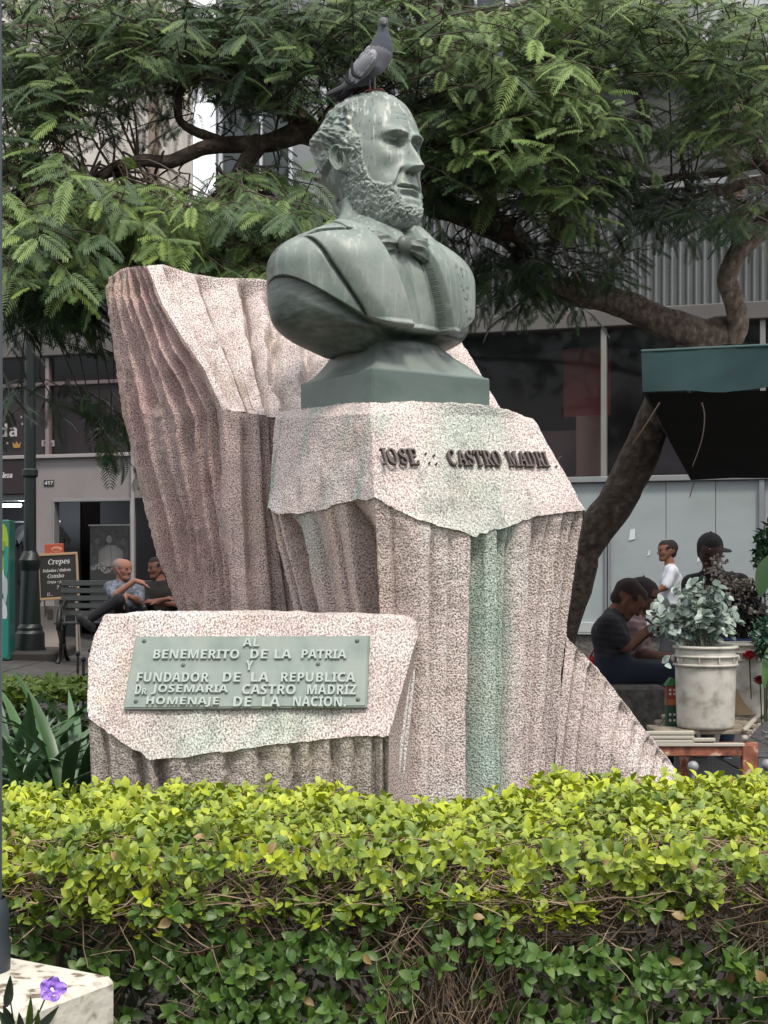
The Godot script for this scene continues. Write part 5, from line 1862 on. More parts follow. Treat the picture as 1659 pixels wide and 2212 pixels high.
	ti = tr.transform.affine_inverse()
	for q in [[1461, 7.35, 0.52], [1535, 7.5, 0.52], [1643, 7.05, 0.46]]:
		mb = MB.new()
		mb.col = Color(0.2, 0.215, 0.23)
		var o := P(q[0], 1600, q[1])
		mb.box(at(o.x, q[2] / 2, o.z), Vector3(0.022 if q[0] != 1643 else 0.034, q[2], 0.022), 0.003)
		part("leg", mb, M["metal sheet"], tr, ti)
	mb = MB.new()
	mb.col = Color(0.25, 0.27, 0.29)
	mb.box(at(P(1720, 1607, 7.05).x, 0.475, -7.05), Vector3(0.4, 0.03, 0.03), 0.003)
	part("rail", mb, M["metal sheet"], tr, ti)
	mb = MB.new()
	mb.col = Color(0.3, 0.31, 0.32)
	rng.seed = 4
	for k in 14:
		var o := P(1640 + rng.randf() * 30, 1585 + rng.randf() * 14, 7.0)
		mb.tube(curve([o, o + Vector3(rng.randf_range(-0.04, 0.05), rng.randf_range(-0.01, 0.03), 0.01), o + Vector3(rng.randf_range(0.0, 0.09), rng.randf_range(-0.03, 0.02), 0.0)], 4), curvef([0.003, 0.003, 0.003], 4), 5)
	part("wire_tangle", mb, M["metal sheet"], tr, ti)
	# pails
	pail("white_pail", "dirty white plastic pail full of silvery eucalyptus on the table front", P(1524, 1557, 7.12), 0.143, 0.155, 0.418, "dirty white plastic", ty)
	pail("white_pail", "white pail half hidden behind the eucalyptus pail", P(1612, 1545, 7.75), 0.125, 0.135, 0.40, "dirty white plastic", ty)
	var bp := P(1622, 1500, 8.3)
	flat("blue plastic", Color(0.02, 0.045, 0.16), 0.45)
	pail("blue_tub", "dark blue plastic tub holding the dried white flowers", Vector3(bp.x, ty, bp.z), 0.14, 0.16, 0.40, "blue plastic", ty)
	# toy house stack
	var th := thing("toy_house", "small painted wooden tower house, green and red, left of the pail", "toy house", Vector3(P(1450, 1552, 7.2).x, ty, -7.2))
	for q in [[Color(0.015, 0.05, 0.035), 0.0, 0.105, 0.056], [Color(0.4, 0.12, 0.03), 0.105, 0.035, 0.058], [Color(0.34, 0.035, 0.03), 0.14, 0.066, 0.056]]:
		mb = MB.new()
		mb.col = q[0]
		mb.box(at(0, q[1] + q[2] / 2, 0), Vector3(q[3], q[2], 0.05), 0.003)
		part("storey", mb, M["plain"], th)
	mb = MB.new()
	mb.col = Color(0.03, 0.17, 0.05)
	mb.extrude(PackedVector2Array([Vector2(-0.036, 0.206), Vector2(0.036, 0.206), Vector2(0.006, 0.246), Vector2(-0.006, 0.246)]), 0.06, at(0, 0, -0.03))
	part("roof", mb, M["plain"], th)
	for q in [[0.03, 2], [0.06, 2], [0.165, 2], [0.185, 2]]:
		for k in 2:
			mb = MB.new()
			mb.col = Color(0.55, 0.52, 0.45)
			mb.box(at(-0.011 + k * 0.022, q[0], 0.026), Vector3(0.011, 0.012, 0.004))
			part("window", mb, M["plain"], th)
	mb = MB.new()
	mb.col = Color(0.03, 0.12, 0.05)
	for s in [-1.0, 1.0]:
		mb.tube([Vector3(s * 0.032, 0.0, 0.03), Vector3(s * 0.026, 0.2, 0.028)], [0.0025, 0.0025], 5)
		mb.tube([Vector3(-0.07, 0.003, 0.03), Vector3(-0.03, 0.05, 0.028)], [0.0025, 0.0025], 5)
	part("stand_wires", mb, M["plain"], th)
	var hp := thing("price_card", "cream card standing between the toy house and the pail", "card", Vector3(P(1466, 1550, 7.3).x, ty, -7.3))
	mb = MB.new()
	mb.col = Color(0.5, 0.47, 0.4)
	mb.box(at(0, 0.11, 0), Vector3(0.06, 0.2, 0.012), 0.002)
	part("card", mb, M["plain"], hp)
	# kraft paper
	var kp := thing("kraft_paper", "folded piece of brown cardboard on the table right of the pail", "cardboard", Vector3(P(1600, 1520, 7.6).x, ty, -7.6), 0.3)
	mb = MB.new()
	mb.col = Color(0.4, 0.27, 0.15)
	mb.extrude(PackedVector2Array([Vector2(-0.05, 0.0), Vector2(0.03, 0.0), Vector2(0.13, 0.07), Vector2(-0.02, 0.15), Vector2(-0.06, 0.12)]), 0.004, Transform3D(Basis(Vector3.RIGHT, -0.35), Vector3(0.03, 0.01, 0)))
	part("sheet", mb, M["plain"], kp)

func pail(called: String, label: String, foot: Vector3, r0: float, r1: float, h: float, mat: String, ty: float) -> void:
	var o := thing(called, label, "pail" if called != "blue_tub" else "tub", Vector3(foot.x, ty, foot.z))
	var mb := MB.new()
	mb.col = Color(1, 1, 1)
	mb.lathe([Vector2(0.001, 0.003), Vector2(r0 - 0.014, 0.0), Vector2(r0 - 0.004, 0.005), Vector2(r0, 0.018), Vector2(lerpf(r0, r1, 0.5), h * 0.5), Vector2(lerpf(r0, r1, 0.76), h * 0.76)], 40, at(0, 0, 0))
	mb.lathe([Vector2(r1 - 0.006, h * 0.76), Vector2(r1 - 0.004, h - 0.012)], 40, at(0, 0, 0))
	mb.lathe([Vector2(r1 - 0.01, h - 0.01), Vector2(r1 - 0.014, h * 0.2)], 40, Transform3D(Basis.from_scale(Vector3(1, 1, 1)), Vector3.ZERO))
	part("body", mb, M[mat], o)
	for q in [[h * 0.765, 0.008, 0.008], [h * 0.87, 0.007, 0.008], [h - 0.01, 0.009, 0.01]]:
		mb = MB.new()
		var ring := []
		var rad := []
		for k in 41:
			ring.append(Vector3(cos(TAU * k / 40.0) * (r1 + 0.001), q[0], sin(TAU * k / 40.0) * (r1 + 0.001)))
			rad.append(q[1])
		mb.tube(ring, rad, 8, false)
		part("rim_band", mb, M[mat], o)
	for k in 10:
		mb = MB.new()
		var a := TAU * k / 10.0 + 0.1
		mb.box(Transform3D(Basis(Vector3.UP, -a + PI / 2), Vector3(cos(a) * (r1 - 0.001), h * 0.82, sin(a) * (r1 - 0.001))), Vector3(0.006, h * 0.1, 0.012))
		part("rib", mb, M[mat], o)
	mb = MB.new()
	for s in [-1.0, 1.0]:
		mb.blob(Vector3(s * (r1 + 0.008), h * 0.84, 0), Vector3(0.012, 0.02, 0.02), 8)
	part("handle_lug", mb, M[mat], o)

# ---------------------------------------------------------------- bodies: smooth union of tapered capsules, surface nets
func body(mb: MB, bones: Array, cell: float) -> void:      # bones: [a, b, ra, rb, colour, blend]
	var lo := Vector3(1e9, 1e9, 1e9)
	var hi := -lo
	for q in bones:
		var r: float = maxf(q[2], q[3]) + cell * 3.0
		for e in 2:
			lo = lo.min(q[e] - Vector3.ONE * r)
			hi = hi.max(q[e] + Vector3.ONE * r)
	var nx := int((hi.x - lo.x) / cell) + 2
	var ny := int((hi.y - lo.y) / cell) + 2
	var nzz := int((hi.z - lo.z) / cell) + 2
	var D := PackedFloat32Array()
	D.resize(nx * ny * nzz)
	D.fill(1.0)
	var best := D.duplicate()
	var who := PackedByteArray()
	who.resize(D.size())
	for bi in bones.size():
		var q = bones[bi]
		var a: Vector3 = q[0]; var b: Vector3 = q[1]
		var ra: float = q[2]; var rb: float = q[3]
		var kk: float = q[5]
		var m: float = maxf(ra, rb) + kk + cell * 2.0
		var l := a.min(b) - Vector3.ONE * m - lo
		var h := a.max(b) + Vector3.ONE * m - lo
		var i0 := maxi(int(l.x / cell), 0); var i1 := mini(int(h.x / cell) + 1, nx - 1)
		var j0 := maxi(int(l.y / cell), 0); var j1 := mini(int(h.y / cell) + 1, ny - 1)
		var k0 := maxi(int(l.z / cell), 0); var k1 := mini(int(h.z / cell) + 1, nzz - 1)
		var ba := b - a
		var bb := maxf(ba.length_squared(), 1e-9)
		for k in range(k0, k1 + 1):
			for j in range(j0, j1 + 1):
				var at0 := (k * ny + j) * nx
				for i in range(i0, i1 + 1):
					var p := lo + Vector3(i, j, k) * cell
					var t := clampf((p - a).dot(ba) / bb, 0.0, 1.0)
					var d := p.distance_to(a + ba * t) - lerpf(ra, rb, t)
					var at1 := at0 + i
					if d < best[at1]:
						best[at1] = d
						who[at1] = bi
					var g := D[at1]
					var hh := maxf(kk - absf(d - g), 0.0) / kk
					D[at1] = minf(d, g) - hh * hh * kk * 0.25
	var idx := PackedInt32Array()
	idx.resize(D.size())
	idx.fill(-1)
	var first := mb.v.size()
	var fi := mb.ix.size()
	var off := [0, 1, nx, nx + 1, nx * ny, nx * ny + 1, nx * ny + nx, nx * ny + nx + 1]
	var cor := [Vector3(0, 0, 0), Vector3(1, 0, 0), Vector3(0, 1, 0), Vector3(1, 1, 0), Vector3(0, 0, 1), Vector3(1, 0, 1), Vector3(0, 1, 1), Vector3(1, 1, 1)]
	var edges := [[0, 1], [2, 3], [4, 5], [6, 7], [0, 2], [1, 3], [4, 6], [5, 7], [0, 4], [1, 5], [2, 6], [3, 7]]
	var near := cell * 2.0
	for k in nzz - 1:
		for j in ny - 1:
			var at0 := (k * ny + j) * nx
			for i in nx - 1:
				var c := at0 + i
				if absf(D[c]) > near:
					continue
				var s := 0
				for e in 8:
					if D[c + off[e]] < 0.0:
						s += 1
				if s == 0 or s == 8:
					continue
				var sum := Vector3.ZERO
				var cnt := 0
				for e in edges:
					var d0 := D[c + off[e[0]]]
					var d1 := D[c + off[e[1]]]
					if (d0 < 0.0) != (d1 < 0.0):
						sum += cor[e[0]].lerp(cor[e[1]], d0 / (d0 - d1))
						cnt += 1
				mb.col = bones[who[c]][4]
				idx[c] = mb.add(lo + (Vector3(i, j, k) + sum / cnt) * cell, Vector3.ZERO)
	for k in range(1, nzz - 1):
		for j in range(1, ny - 1):
			var at0 := (k * ny + j) * nx
			for i in range(1, nx - 1):
				var c := at0 + i
				if idx[c] < 0:
					continue
				var ins := D[c] < 0.0
				for ax in 3:
					var o1: int = [1, nx, nx * ny][ax]
					if (D[c + o1] < 0.0) == ins:
						continue
					var oa: int = [nx, nx * ny, 1][ax]
					var ob: int = [nx * ny, 1, nx][ax]
					var q0 := idx[c - oa - ob]; var q1 := idx[c - ob]; var q2 := idx[c]; var q3 := idx[c - oa]
					if q0 < 0 or q1 < 0 or q3 < 0:
						continue
					if ins:
						mb.ix.append_array(PackedInt32Array([q0, q2, q1, q0, q3, q2]))
					else:
						mb.ix.append_array(PackedInt32Array([q0, q1, q2, q0, q2, q3]))
	mb.smooth(first, fi)

func hand_bones(w: Vector3, dir: Vector3, nrm: Vector3, skin: Color, curl: float, s := 1.0) -> Array:
	var side := dir.cross(nrm).normalized()
	var o := []
	o.append([w, w + dir * 0.08 * s, 0.024 * s, 0.03 * s, skin, 0.015])
	o.append([w + side * 0.018 * s + dir * 0.04 * s, w + side * 0.024 * s + dir * 0.085 * s, 0.014 * s, 0.012 * s, skin, 0.012])
	o.append([w - side * 0.018 * s + dir * 0.04 * s, w - side * 0.024 * s + dir * 0.085 * s, 0.014 * s, 0.012 * s, skin, 0.012])
	for f in 4:
		var x := (f - 1.5) * 0.0195 * s
		var l: float = [0.062, 0.074, 0.07, 0.054][f] * s
		var k0 := w + side * x + dir * 0.092 * s
		var d1 := (dir - nrm * curl * 0.6).normalized()
		var d2 := (dir - nrm * curl * 1.6).normalized()
		var k1 := k0 + d1 * l * 0.55
		o.append([k0, k1, 0.0098 * s, 0.009 * s, skin, 0.004])
		o.append([k1, k1 + d2 * l * 0.45, 0.009 * s, 0.0075 * s, skin, 0.004])
	var t0 := w + side * -0.026 * s + dir * 0.025 * s
	var t1 := t0 + (dir * 0.6 - side * 0.7 - nrm * 0.3).normalized() * 0.038 * s
	o.append([t0, t1, 0.0125 * s, 0.0105 * s, skin, 0.008])
	o.append([t1, t1 + (dir * 0.9 - side * 0.25 - nrm * curl * 0.6).normalized() * 0.03 * s, 0.0105 * s, 0.009 * s, skin, 0.004])
	return o

func head_bones(c: Vector3, hb: Basis, skin: Color, hair: Color, bald: float) -> Array:
	var g := func(x: float, y: float, z: float) -> Vector3: return c + hb * Vector3(x, y, z)
	var lip := skin * 0.6
	lip.a = 1.0
	var o := []
	o.append([g.call(0, 0.03, -0.03), g.call(0, 0.035, 0.025), 0.082, 0.076, skin, 0.02])
	o.append([g.call(0, 0.02, 0.035), g.call(0, -0.075, 0.055), 0.062, 0.036, skin, 0.03])
	for s in [-1.0, 1.0]:
		o.append([g.call(s * 0.045, -0.03, 0.0), g.call(s * 0.022, -0.085, 0.05), 0.03, 0.024, skin, 0.025])
		o.append([g.call(s * 0.012, 0.031, 0.088), g.call(s * 0.048, 0.03, 0.07), 0.009, 0.009, hair * 0.8, 0.006])
		o.append([g.call(s * 0.031, 0.012, 0.082), g.call(s * 0.033, 0.012, 0.082), 0.0105, 0.0105, Color(0.03, 0.02, 0.018), 0.004])
		o.append([g.call(s * 0.045, -0.018, 0.055), g.call(s * 0.04, -0.03, 0.06), 0.026, 0.022, skin, 0.02])
		o.append([g.call(s * 0.078, 0.012, -0.012), g.call(s * 0.075, -0.025, -0.004), 0.015, 0.011, skin, 0.006])
	o.append([g.call(0, 0.02, 0.088), g.call(0, -0.024, 0.108), 0.009, 0.013, skin, 0.01])
	o.append([g.call(-0.013, -0.026, 0.096), g.call(0.013, -0.026, 0.096), 0.0095, 0.0095, skin, 0.006])
	o.append([g.call(-0.02, -0.053, 0.086), g.call(0.02, -0.053, 0.086), 0.0075, 0.0075, lip, 0.005])
	o.append([g.call(0, -0.088, 0.07), g.call(0, -0.09, 0.072), 0.022, 0.022, skin, 0.015])
	# hair
	if bald < 0.5:
		o.append([g.call(0, 0.05, -0.035), g.call(0, 0.06, 0.03), 0.086, 0.067, hair, 0.012])
	o.append([g.call(0, 0.03, -0.045), g.call(0, -0.02, -0.05), 0.083, 0.06, hair, 0.015])
	for s in [-1.0, 1.0]:
		o.append([g.call(s * 0.05, 0.045, -0.02), g.call(s * 0.058, 0.035, 0.022), 0.04, 0.026, hair, 0.01])
	return o

func cap_mesh(c: Vector3, hb: Basis, bill_turn: float, col: Color) -> MB:
	var mb := MB.new()
	mb.col = col
	var prof := []
	for k in 9:
		var a := PI / 2 * k / 8.0
		prof.append(Vector2(maxf(cos(a) * 0.101, 0.001), sin(a) * 0.098))
	prof.push_front(Vector2(0.101, -0.028))
	mb.lathe(prof, 24, Transform3D(hb * Basis.from_scale(Vector3(0.9, 1, 1.05)), c + hb * Vector3(0, 0.045, -0.012)))
	mb.blob(c + hb * Vector3(0, 0.145, -0.012), Vector3.ONE * 0.008, 8)
	var bb := hb * Basis(Vector3.UP, bill_turn)
	var poly := PackedVector2Array()
	for k in 13:
		var a := PI * k / 12.0
		poly.append(Vector2(cos(a) * 0.078, 0.06 + sin(a) * 0.105))
	var xf := Transform3D(bb * Basis(Vector3.RIGHT, PI / 2 + 0.16), c + hb * Vector3(0, 0.03, -0.012))
	mb.extrude(poly, 0.006, xf)
	return mb

# J holds surveyed joints; the near side (towards the camera) comes first where it matters
func make_person(label: String, J: Dictionary, C: Dictionary, hb: Basis, bald := 0.0) -> Node3D:
	var foot: Vector3 = J.get("foot", J.pelvis)
	var o := thing("person", label, "person", Vector3(J.pelvis.x, ground_y(J.pelvis.x, J.pelvis.z) if not J.has("base") else J.base, J.pelvis.z))
	var inv := o.transform.affine_inverse()
	var q := {}
	for k in J:
		if J[k] is Vector3:
			q[k] = inv * (J[k] as Vector3)
	var S: Color = C.skin
	var sh: Color = C.shirt
	var tr: Color = C.trousers
	var b := []
	var across: Vector3 = (q.s1 - q.s0).normalized()
	var up: Vector3 = (q.neck - q.pelvis).normalized()
	# trunk: two side-by-side columns, shoulders, waist
	for s in 2:
		var hp: Vector3 = q.pelvis + across * (0.075 if s == 1 else -0.075)
		var ct: Vector3 = q.chest + across * (0.085 if s == 1 else -0.085)
		b.append([hp + up * 0.08, ct, 0.105 * C.get("girth", 1.0), 0.118, sh, 0.05])
		b.append([hp - up * 0.02, hp + up * 0.07, 0.112, 0.11 * C.get("girth", 1.0), tr, 0.04])
	b.append([q.chest, q.neck - up * 0.04, 0.11, 0.07, sh, 0.05])
	b.append([q.s0, q.neck - up * 0.03, 0.066, 0.055, sh, 0.04])
	b.append([q.s1, q.neck - up * 0.03, 0.066, 0.055, sh, 0.04])
	b.append([q.neck - up * 0.03, q.head + hb * Vector3(0, -0.06, -0.015), 0.058, 0.052, S, 0.02])
	for s in ["0", "1"]:
		var shd: Vector3 = q["s" + s]; var el: Vector3 = q["e" + s]; var wr: Vector3 = q["w" + s]
		var mid: Vector3 = shd.lerp(el, C.get("sleeve", 0.75))
		b.append([shd, mid, 0.066, 0.058, sh, 0.03])
		b.append([shd, el, 0.05, 0.04, S, 0.02])
		b.append([el, wr, 0.041, 0.028, S, 0.015])
		if q.has("k" + s):
			var hp: Vector3 = q.pelvis + across * (0.09 if s == "1" else -0.09)
			b.append([hp, q["k" + s], 0.095, 0.065, tr, 0.04])
			b.append([q["k" + s], q["a" + s], 0.065, 0.047, tr, 0.02])
	var mb := MB.new()
	body(mb, b, 0.016)
	body(mb, head_bones(q.head, hb, S, C.hair, bald), 0.008)
	for s in ["0", "1"]:
		var wr: Vector3 = q["w" + s]
		var hd: Vector3 = (q.get("h" + s, wr + (wr - q["e" + s])) - wr).normalized()
		var nn: Vector3 = hd.cross(Vector3(0, 0, 1))
		if nn.length() < 0.2:
			nn = Vector3.UP
		nn = nn.normalized()
		if nn.y < 0:
			nn = -nn
		body(mb, hand_bones(wr, hd, nn, S, C.get("curl", 0.45)), 0.006)
	if C.has("weave"):
		for k in mb.v.size():
			if mb.c[k].is_equal_approx(sh):
				var v := mb.v[k]
				var f: float = 1.0
				if C.weave == 1:
					f = 1.0 + 0.9 * sm(0.3, 0.6, sin(v.y * 150.0 + v.x * 20.0)) + 0.5 * nz.get_noise_3dv(v * 9.0)
				elif C.weave == 2:
					f = 0.75 + 1.1 * sm(0.0, 0.5, nz.get_noise_3dv(v * 28.0)) - 0.4 * sm(0.7, 0.95, sin(v.x * 90.0))
				else:
					f = 1.0 + 0.45 * nz.get_noise_3dv(v * Vector3(9, 4, 9))
				mb.c[k] = Color(sh.r * f, sh.g * f, sh.b * f)
	part("body", mb, M["cloth"], o)
	for s in ["0", "1"]:
		if q.has("a" + s):
			var t: Vector3 = q.get("t" + s, q["a" + s] + Vector3(0.12, 0, 0.1))
			var m2 := MB.new()
			var dirv: Vector3 = (t - q["a" + s])
			dirv = dirv.normalized()
			var an: Vector3 = q["a" + s] - Vector3(0, 0.05, 0)
			body(m2, [[an - dirv * 0.05, an + dirv * 0.12, 0.04, 0.042, Color(0.012, 0.012, 0.014), 0.03], [an, an + Vector3(0, 0.05, 0), 0.045, 0.045, Color(0.012, 0.012, 0.014), 0.03],
				[an - dirv * 0.055 - Vector3(0, 0.03, 0), an + dirv * 0.13 - Vector3(0, 0.03, 0), 0.03, 0.033, C.get("sole", Color(0.02, 0.02, 0.02)), 0.012], [an + dirv * 0.06 + Vector3(-0.02, 0.035, 0), an + dirv * 0.06 + Vector3(0.02, 0.035, 0), 0.007, 0.007, C.get("sole", Color(0.02, 0.02, 0.02)), 0.003]], 0.011)
			part("shoe", m2, M["plain"], o)
	if C.has("cap"):
		part("cap", cap_mesh(q.head, hb, C.get("bill", 0.0), C.cap), M["cloth"], o)
	return o

func face(yaw: float, pitch := 0.0, roll := 0.0) -> Basis:      # yaw 0 looks at the camera, 90 to the right; pitch down positive
	return Basis(Vector3.UP, deg_to_rad(yaw)) * Basis(Vector3.RIGHT, deg_to_rad(pitch)) * Basis(Vector3.BACK, deg_to_rad(roll))

func build_people() -> void:
	# seated man in the dark T-shirt
	var d := 9.0
	var J := {"pelvis": P(1324, 1452, d), "chest": P(1318, 1368, d), "neck": P(1326, 1325, d), "head": P(1356, 1297, d), "s0": P(1314, 1350, d - 0.17), "s1": P(1318, 1348, d + 0.17),
		"e0": P(1352, 1395, d - 0.2), "w0": P(1388, 1370, d - 0.12), "h0": P(1412, 1354, d - 0.06), "e1": P(1358, 1396, d + 0.2), "w1": P(1392, 1372, d + 0.06), "h1": P(1416, 1358, d + 0.02),
		"k0": P(1446, 1455, d - 0.1), "a0": P(1392, 1590, d - 0.1), "k1": P(1462, 1450, d + 0.12), "a1": P(1440, 1610, d + 0.12), "t0": P(1440, 1604, d - 0.1), "t1": P(1490, 1616, d + 0.12), "base": 0.08}
	var p := make_person("man in dark striped T-shirt and jeans, seated in profile bent over a phone", J, {"skin": Color(0.21, 0.095, 0.06), "shirt": Color(0.022, 0.02, 0.026), "trousers": Color(0.018, 0.026, 0.045), "hair": Color(0.04, 0.024, 0.02), "curl": 0.9, "weave": 1}, face(84, 42))
	var ph := thing("mobile_phone", "black mobile phone in the hands of the man in the dark T-shirt", "phone", P(1414, 1352, d - 0.03))
	var mb := MB.new()
	mb.col = Color(0.01, 0.01, 0.011)
	mb.box(Transform3D(face(70, -50), Vector3.ZERO), Vector3(0.07, 0.14, 0.01), 0.003)
	part("case", mb, M["gloss paint"], ph)
	var st := thing("bench_block", "grey stone block bench under the man in the dark T-shirt", "bench", P(1340, 1500, 9.1) * Vector3(1, 0, 1))
	mb = MB.new()
	mb.box(at(0.0, 0.37, 0), Vector3(0.42, 0.62, 0.9), 0.02)
	part("block", mb, M["grey stone"], st)
	var rd := thing("red_bag", "red bag behind the seated man's back, beside the monument", "bag", P(1283, 1466, 9.25))
	mb = MB.new()
	var cl := Color(0.42, 0.012, 0.03)
	body(mb, [[Vector3(-0.02, 0.05, 0), Vector3(0.05, 0.03, 0), 0.07, 0.07, cl, 0.03], [Vector3(0.0, 0.1, 0), Vector3(0.02, 0.08, 0), 0.05, 0.05, cl, 0.03]], 0.012)
	mb.col = cl
	mb.tube([Vector3(-0.03, 0.13, 0), Vector3(0.0, 0.19, 0), Vector3(0.03, 0.13, 0)], [0.008, 0.008, 0.008], 6)
	part("pouch", mb, M["cloth"], rd)
	# capped man just behind him
	d = 9.6
	J = {"pelvis": P(1372, 1452, d), "chest": P(1366, 1376, d), "neck": P(1372, 1332, d), "head": P(1388, 1291, d), "s0": P(1362, 1358, d - 0.17), "s1": P(1366, 1356, d + 0.17),
		"e0": P(1378, 1410, d - 0.2), "w0": P(1420, 1420, d - 0.12), "e1": P(1384, 1410, d + 0.2), "w1": P(1425, 1416, d + 0.1),
		"k0": P(1485, 1452, d - 0.1), "a0": P(1480, 1590, d - 0.1), "k1": P(1492, 1450, d + 0.12), "a1": P(1490, 1590, d + 0.12), "base": 0.08}
	p = make_person("man in a dark cap and pink shirt sitting behind the bent man", J, {"skin": Color(0.11, 0.05, 0.036), "weave": 1, "shirt": Color(0.2, 0.13, 0.14), "trousers": Color(0.02, 0.022, 0.03), "hair": Color(0.012, 0.01, 0.01), "cap": Color(0.016, 0.011, 0.012)}, face(88, 8))
	mb = MB.new()
	var s2 := thing("bench_block", "second grey stone block bench, under the man in the dark cap", "bench", P(1385, 1500, 9.75) * Vector3(1, 0, 1))
	mb.box(at(0.0, 0.37, 0), Vector3(0.45, 0.62, 0.5), 0.02)
	part("block", mb, M["grey stone"], s2)
	# walking man in the white shirt
	d = 16.0
	J = {"pelvis": P(1449, 1325, d), "chest": P(1449, 1252, d), "neck": P(1448, 1222, d), "head": P(1441, 1191, d), "s0": P(1453, 1236, d - 0.18), "s1": P(1444, 1236, d + 0.18),
		"e0": P(1437, 1268, d - 0.22), "w0": P(1403, 1283, d - 0.2), "e1": P(1440, 1290, d + 0.2), "w1": P(1425, 1322, d + 0.2),
		"k0": P(1436, 1405, d - 0.1), "a0": P(1424, 1472, d - 0.1), "k1": P(1446, 1405, d + 0.1), "a1": P(1475, 1468, d + 0.1), "t0": P(1402, 1474, d - 0.1), "t1": P(1455, 1476, d + 0.1)}
	p = make_person("man in a white short sleeved shirt walking left past the pale boarding", J, {"skin": Color(0.25, 0.11, 0.07), "weave": 3, "shirt": Color(0.62, 0.64, 0.7), "trousers": Color(0.05, 0.05, 0.06), "hair": Color(0.018, 0.011, 0.01), "sleeve": 0.85}, face(-84, 0))
	mb = MB.new()
	mb.col = Color(0.6, 0.6, 0.62)
	var iv := p.transform.affine_inverse()
	var w := iv * P(1408, 1281, d - 0.2)
	mb.tube([w, w + Vector3(0.03, 0.012, 0)], [0.034, 0.034], 10)
	part("wrist_watch", mb, M["metal sheet"], p)
	# standing man in the black cap behind the stall
	d = 9.9
	J = {"pelvis": P(1548, 1400, d), "chest": P(1545, 1292, d), "neck": P(1537, 1236, d - 0.02), "head": P(1534, 1194, d - 0.09), "s0": P(1494, 1262, d), "s1": P(1598, 1260, d),
		"e0": P(1484, 1330, d - 0.05), "w0": P(1535, 1352, d - 0.32), "e1": P(1622, 1330, d - 0.05), "w1": P(1580, 1300, d - 0.34),
		"k0": P(1532, 1500, d - 0.05), "a0": P(1528, 1606, d), "k1": P(1592, 1490, d - 0.12), "a1": P(1568, 1606, d - 0.1), "t0": P(1515, 1622, d - 0.2), "t1": P(1572, 1624, d - 0.32)}
	p = make_person("man in black cap and black T-shirt standing behind the flower stall", J, {"skin": Color(0.075, 0.04, 0.032), "shirt": Color(0.008, 0.007, 0.008), "trousers": Color(0.035, 0.06, 0.11), "hair": Color(0.01, 0.009, 0.01), "cap": Color(0.008, 0.009, 0.016), "bill": 1.9, "sole": Color(0.5, 0.5, 0.5)}, face(-4, 16))
	mb = MB.new()
	mb.col = Color(0.55, 0.55, 0.56)
	iv = p.transform.affine_inverse()
	var hc: Vector3 = iv * J.head
	var hbm := face(-4, 16)
	mb.blob(hc + hbm * Vector3(-0.012, 0.055, 0.097), Vector3(0.014, 0.008, 0.004), 8)
	part("cap_badge", mb, M["cloth"], p)
	# two men on the bench
	d = 15.15
	J = {"pelvis": P(284, 1336, d), "chest": P(272, 1280, d), "neck": P(262, 1256, d), "head": P(265, 1230, d - 0.03), "s0": P(238, 1270, d - 0.06), "s1": P(296, 1270, d + 0.06),
		"e0": P(247, 1286, d - 0.24), "w0": P(292, 1254, d - 0.28), "h0": P(314, 1262, d - 0.28), "e1": P(300, 1298, d - 0.1), "w1": P(272, 1286, d - 0.3), "h1": P(268, 1300, d - 0.34),
		"k0": P(256, 1296, d - 0.42), "a0": P(192, 1338, d - 0.42), "k1": P(300, 1335, d - 0.45), "a1": P(296, 1412, d - 0.42), "t0": P(172, 1322, d - 0.46), "t1": P(300, 1424, d - 0.6), "base": 0.42}
	p = make_person("grey haired man in checked shirt on the bench, pointing, legs crossed", J, {"skin": Color(0.34, 0.16, 0.11), "shirt": Color(0.15, 0.165, 0.21), "trousers": Color(0.008, 0.009, 0.014), "hair": Color(0.22, 0.16, 0.14), "weave": 2, "sleeve": 0.9, "curl": 0.3, "girth": 1.12}, face(58, 4), 1.0)
	d = 15.3
	J = {"pelvis": P(352, 1340, d), "chest": P(350, 1284, d), "neck": P(346, 1256, d), "head": P(341, 1228, d), "s0": P(316, 1272, d), "s1": P(386, 1272, d),
		"e0": P(314, 1304, d - 0.12), "w0": P(354, 1296, d - 0.26), "e1": P(390, 1306, d - 0.1), "w1": P(336, 1302, d - 0.24),
		"k0": P(330, 1340, d - 0.48), "a0": P(332, 1412, d - 0.45), "k1": P(374, 1340, d - 0.48), "a1": P(372, 1412, d - 0.45), "base": 0.42}
	p = make_person("man in a black polo shirt with folded arms on the bench beside the slab", J, {"skin": Color(0.19, 0.085, 0.06), "shirt": Color(0.012, 0.009, 0.01), "trousers": Color(0.01, 0.01, 0.013), "hair": Color(0.012, 0.01, 0.01), "sleeve": 0.8}, face(-62, 2))

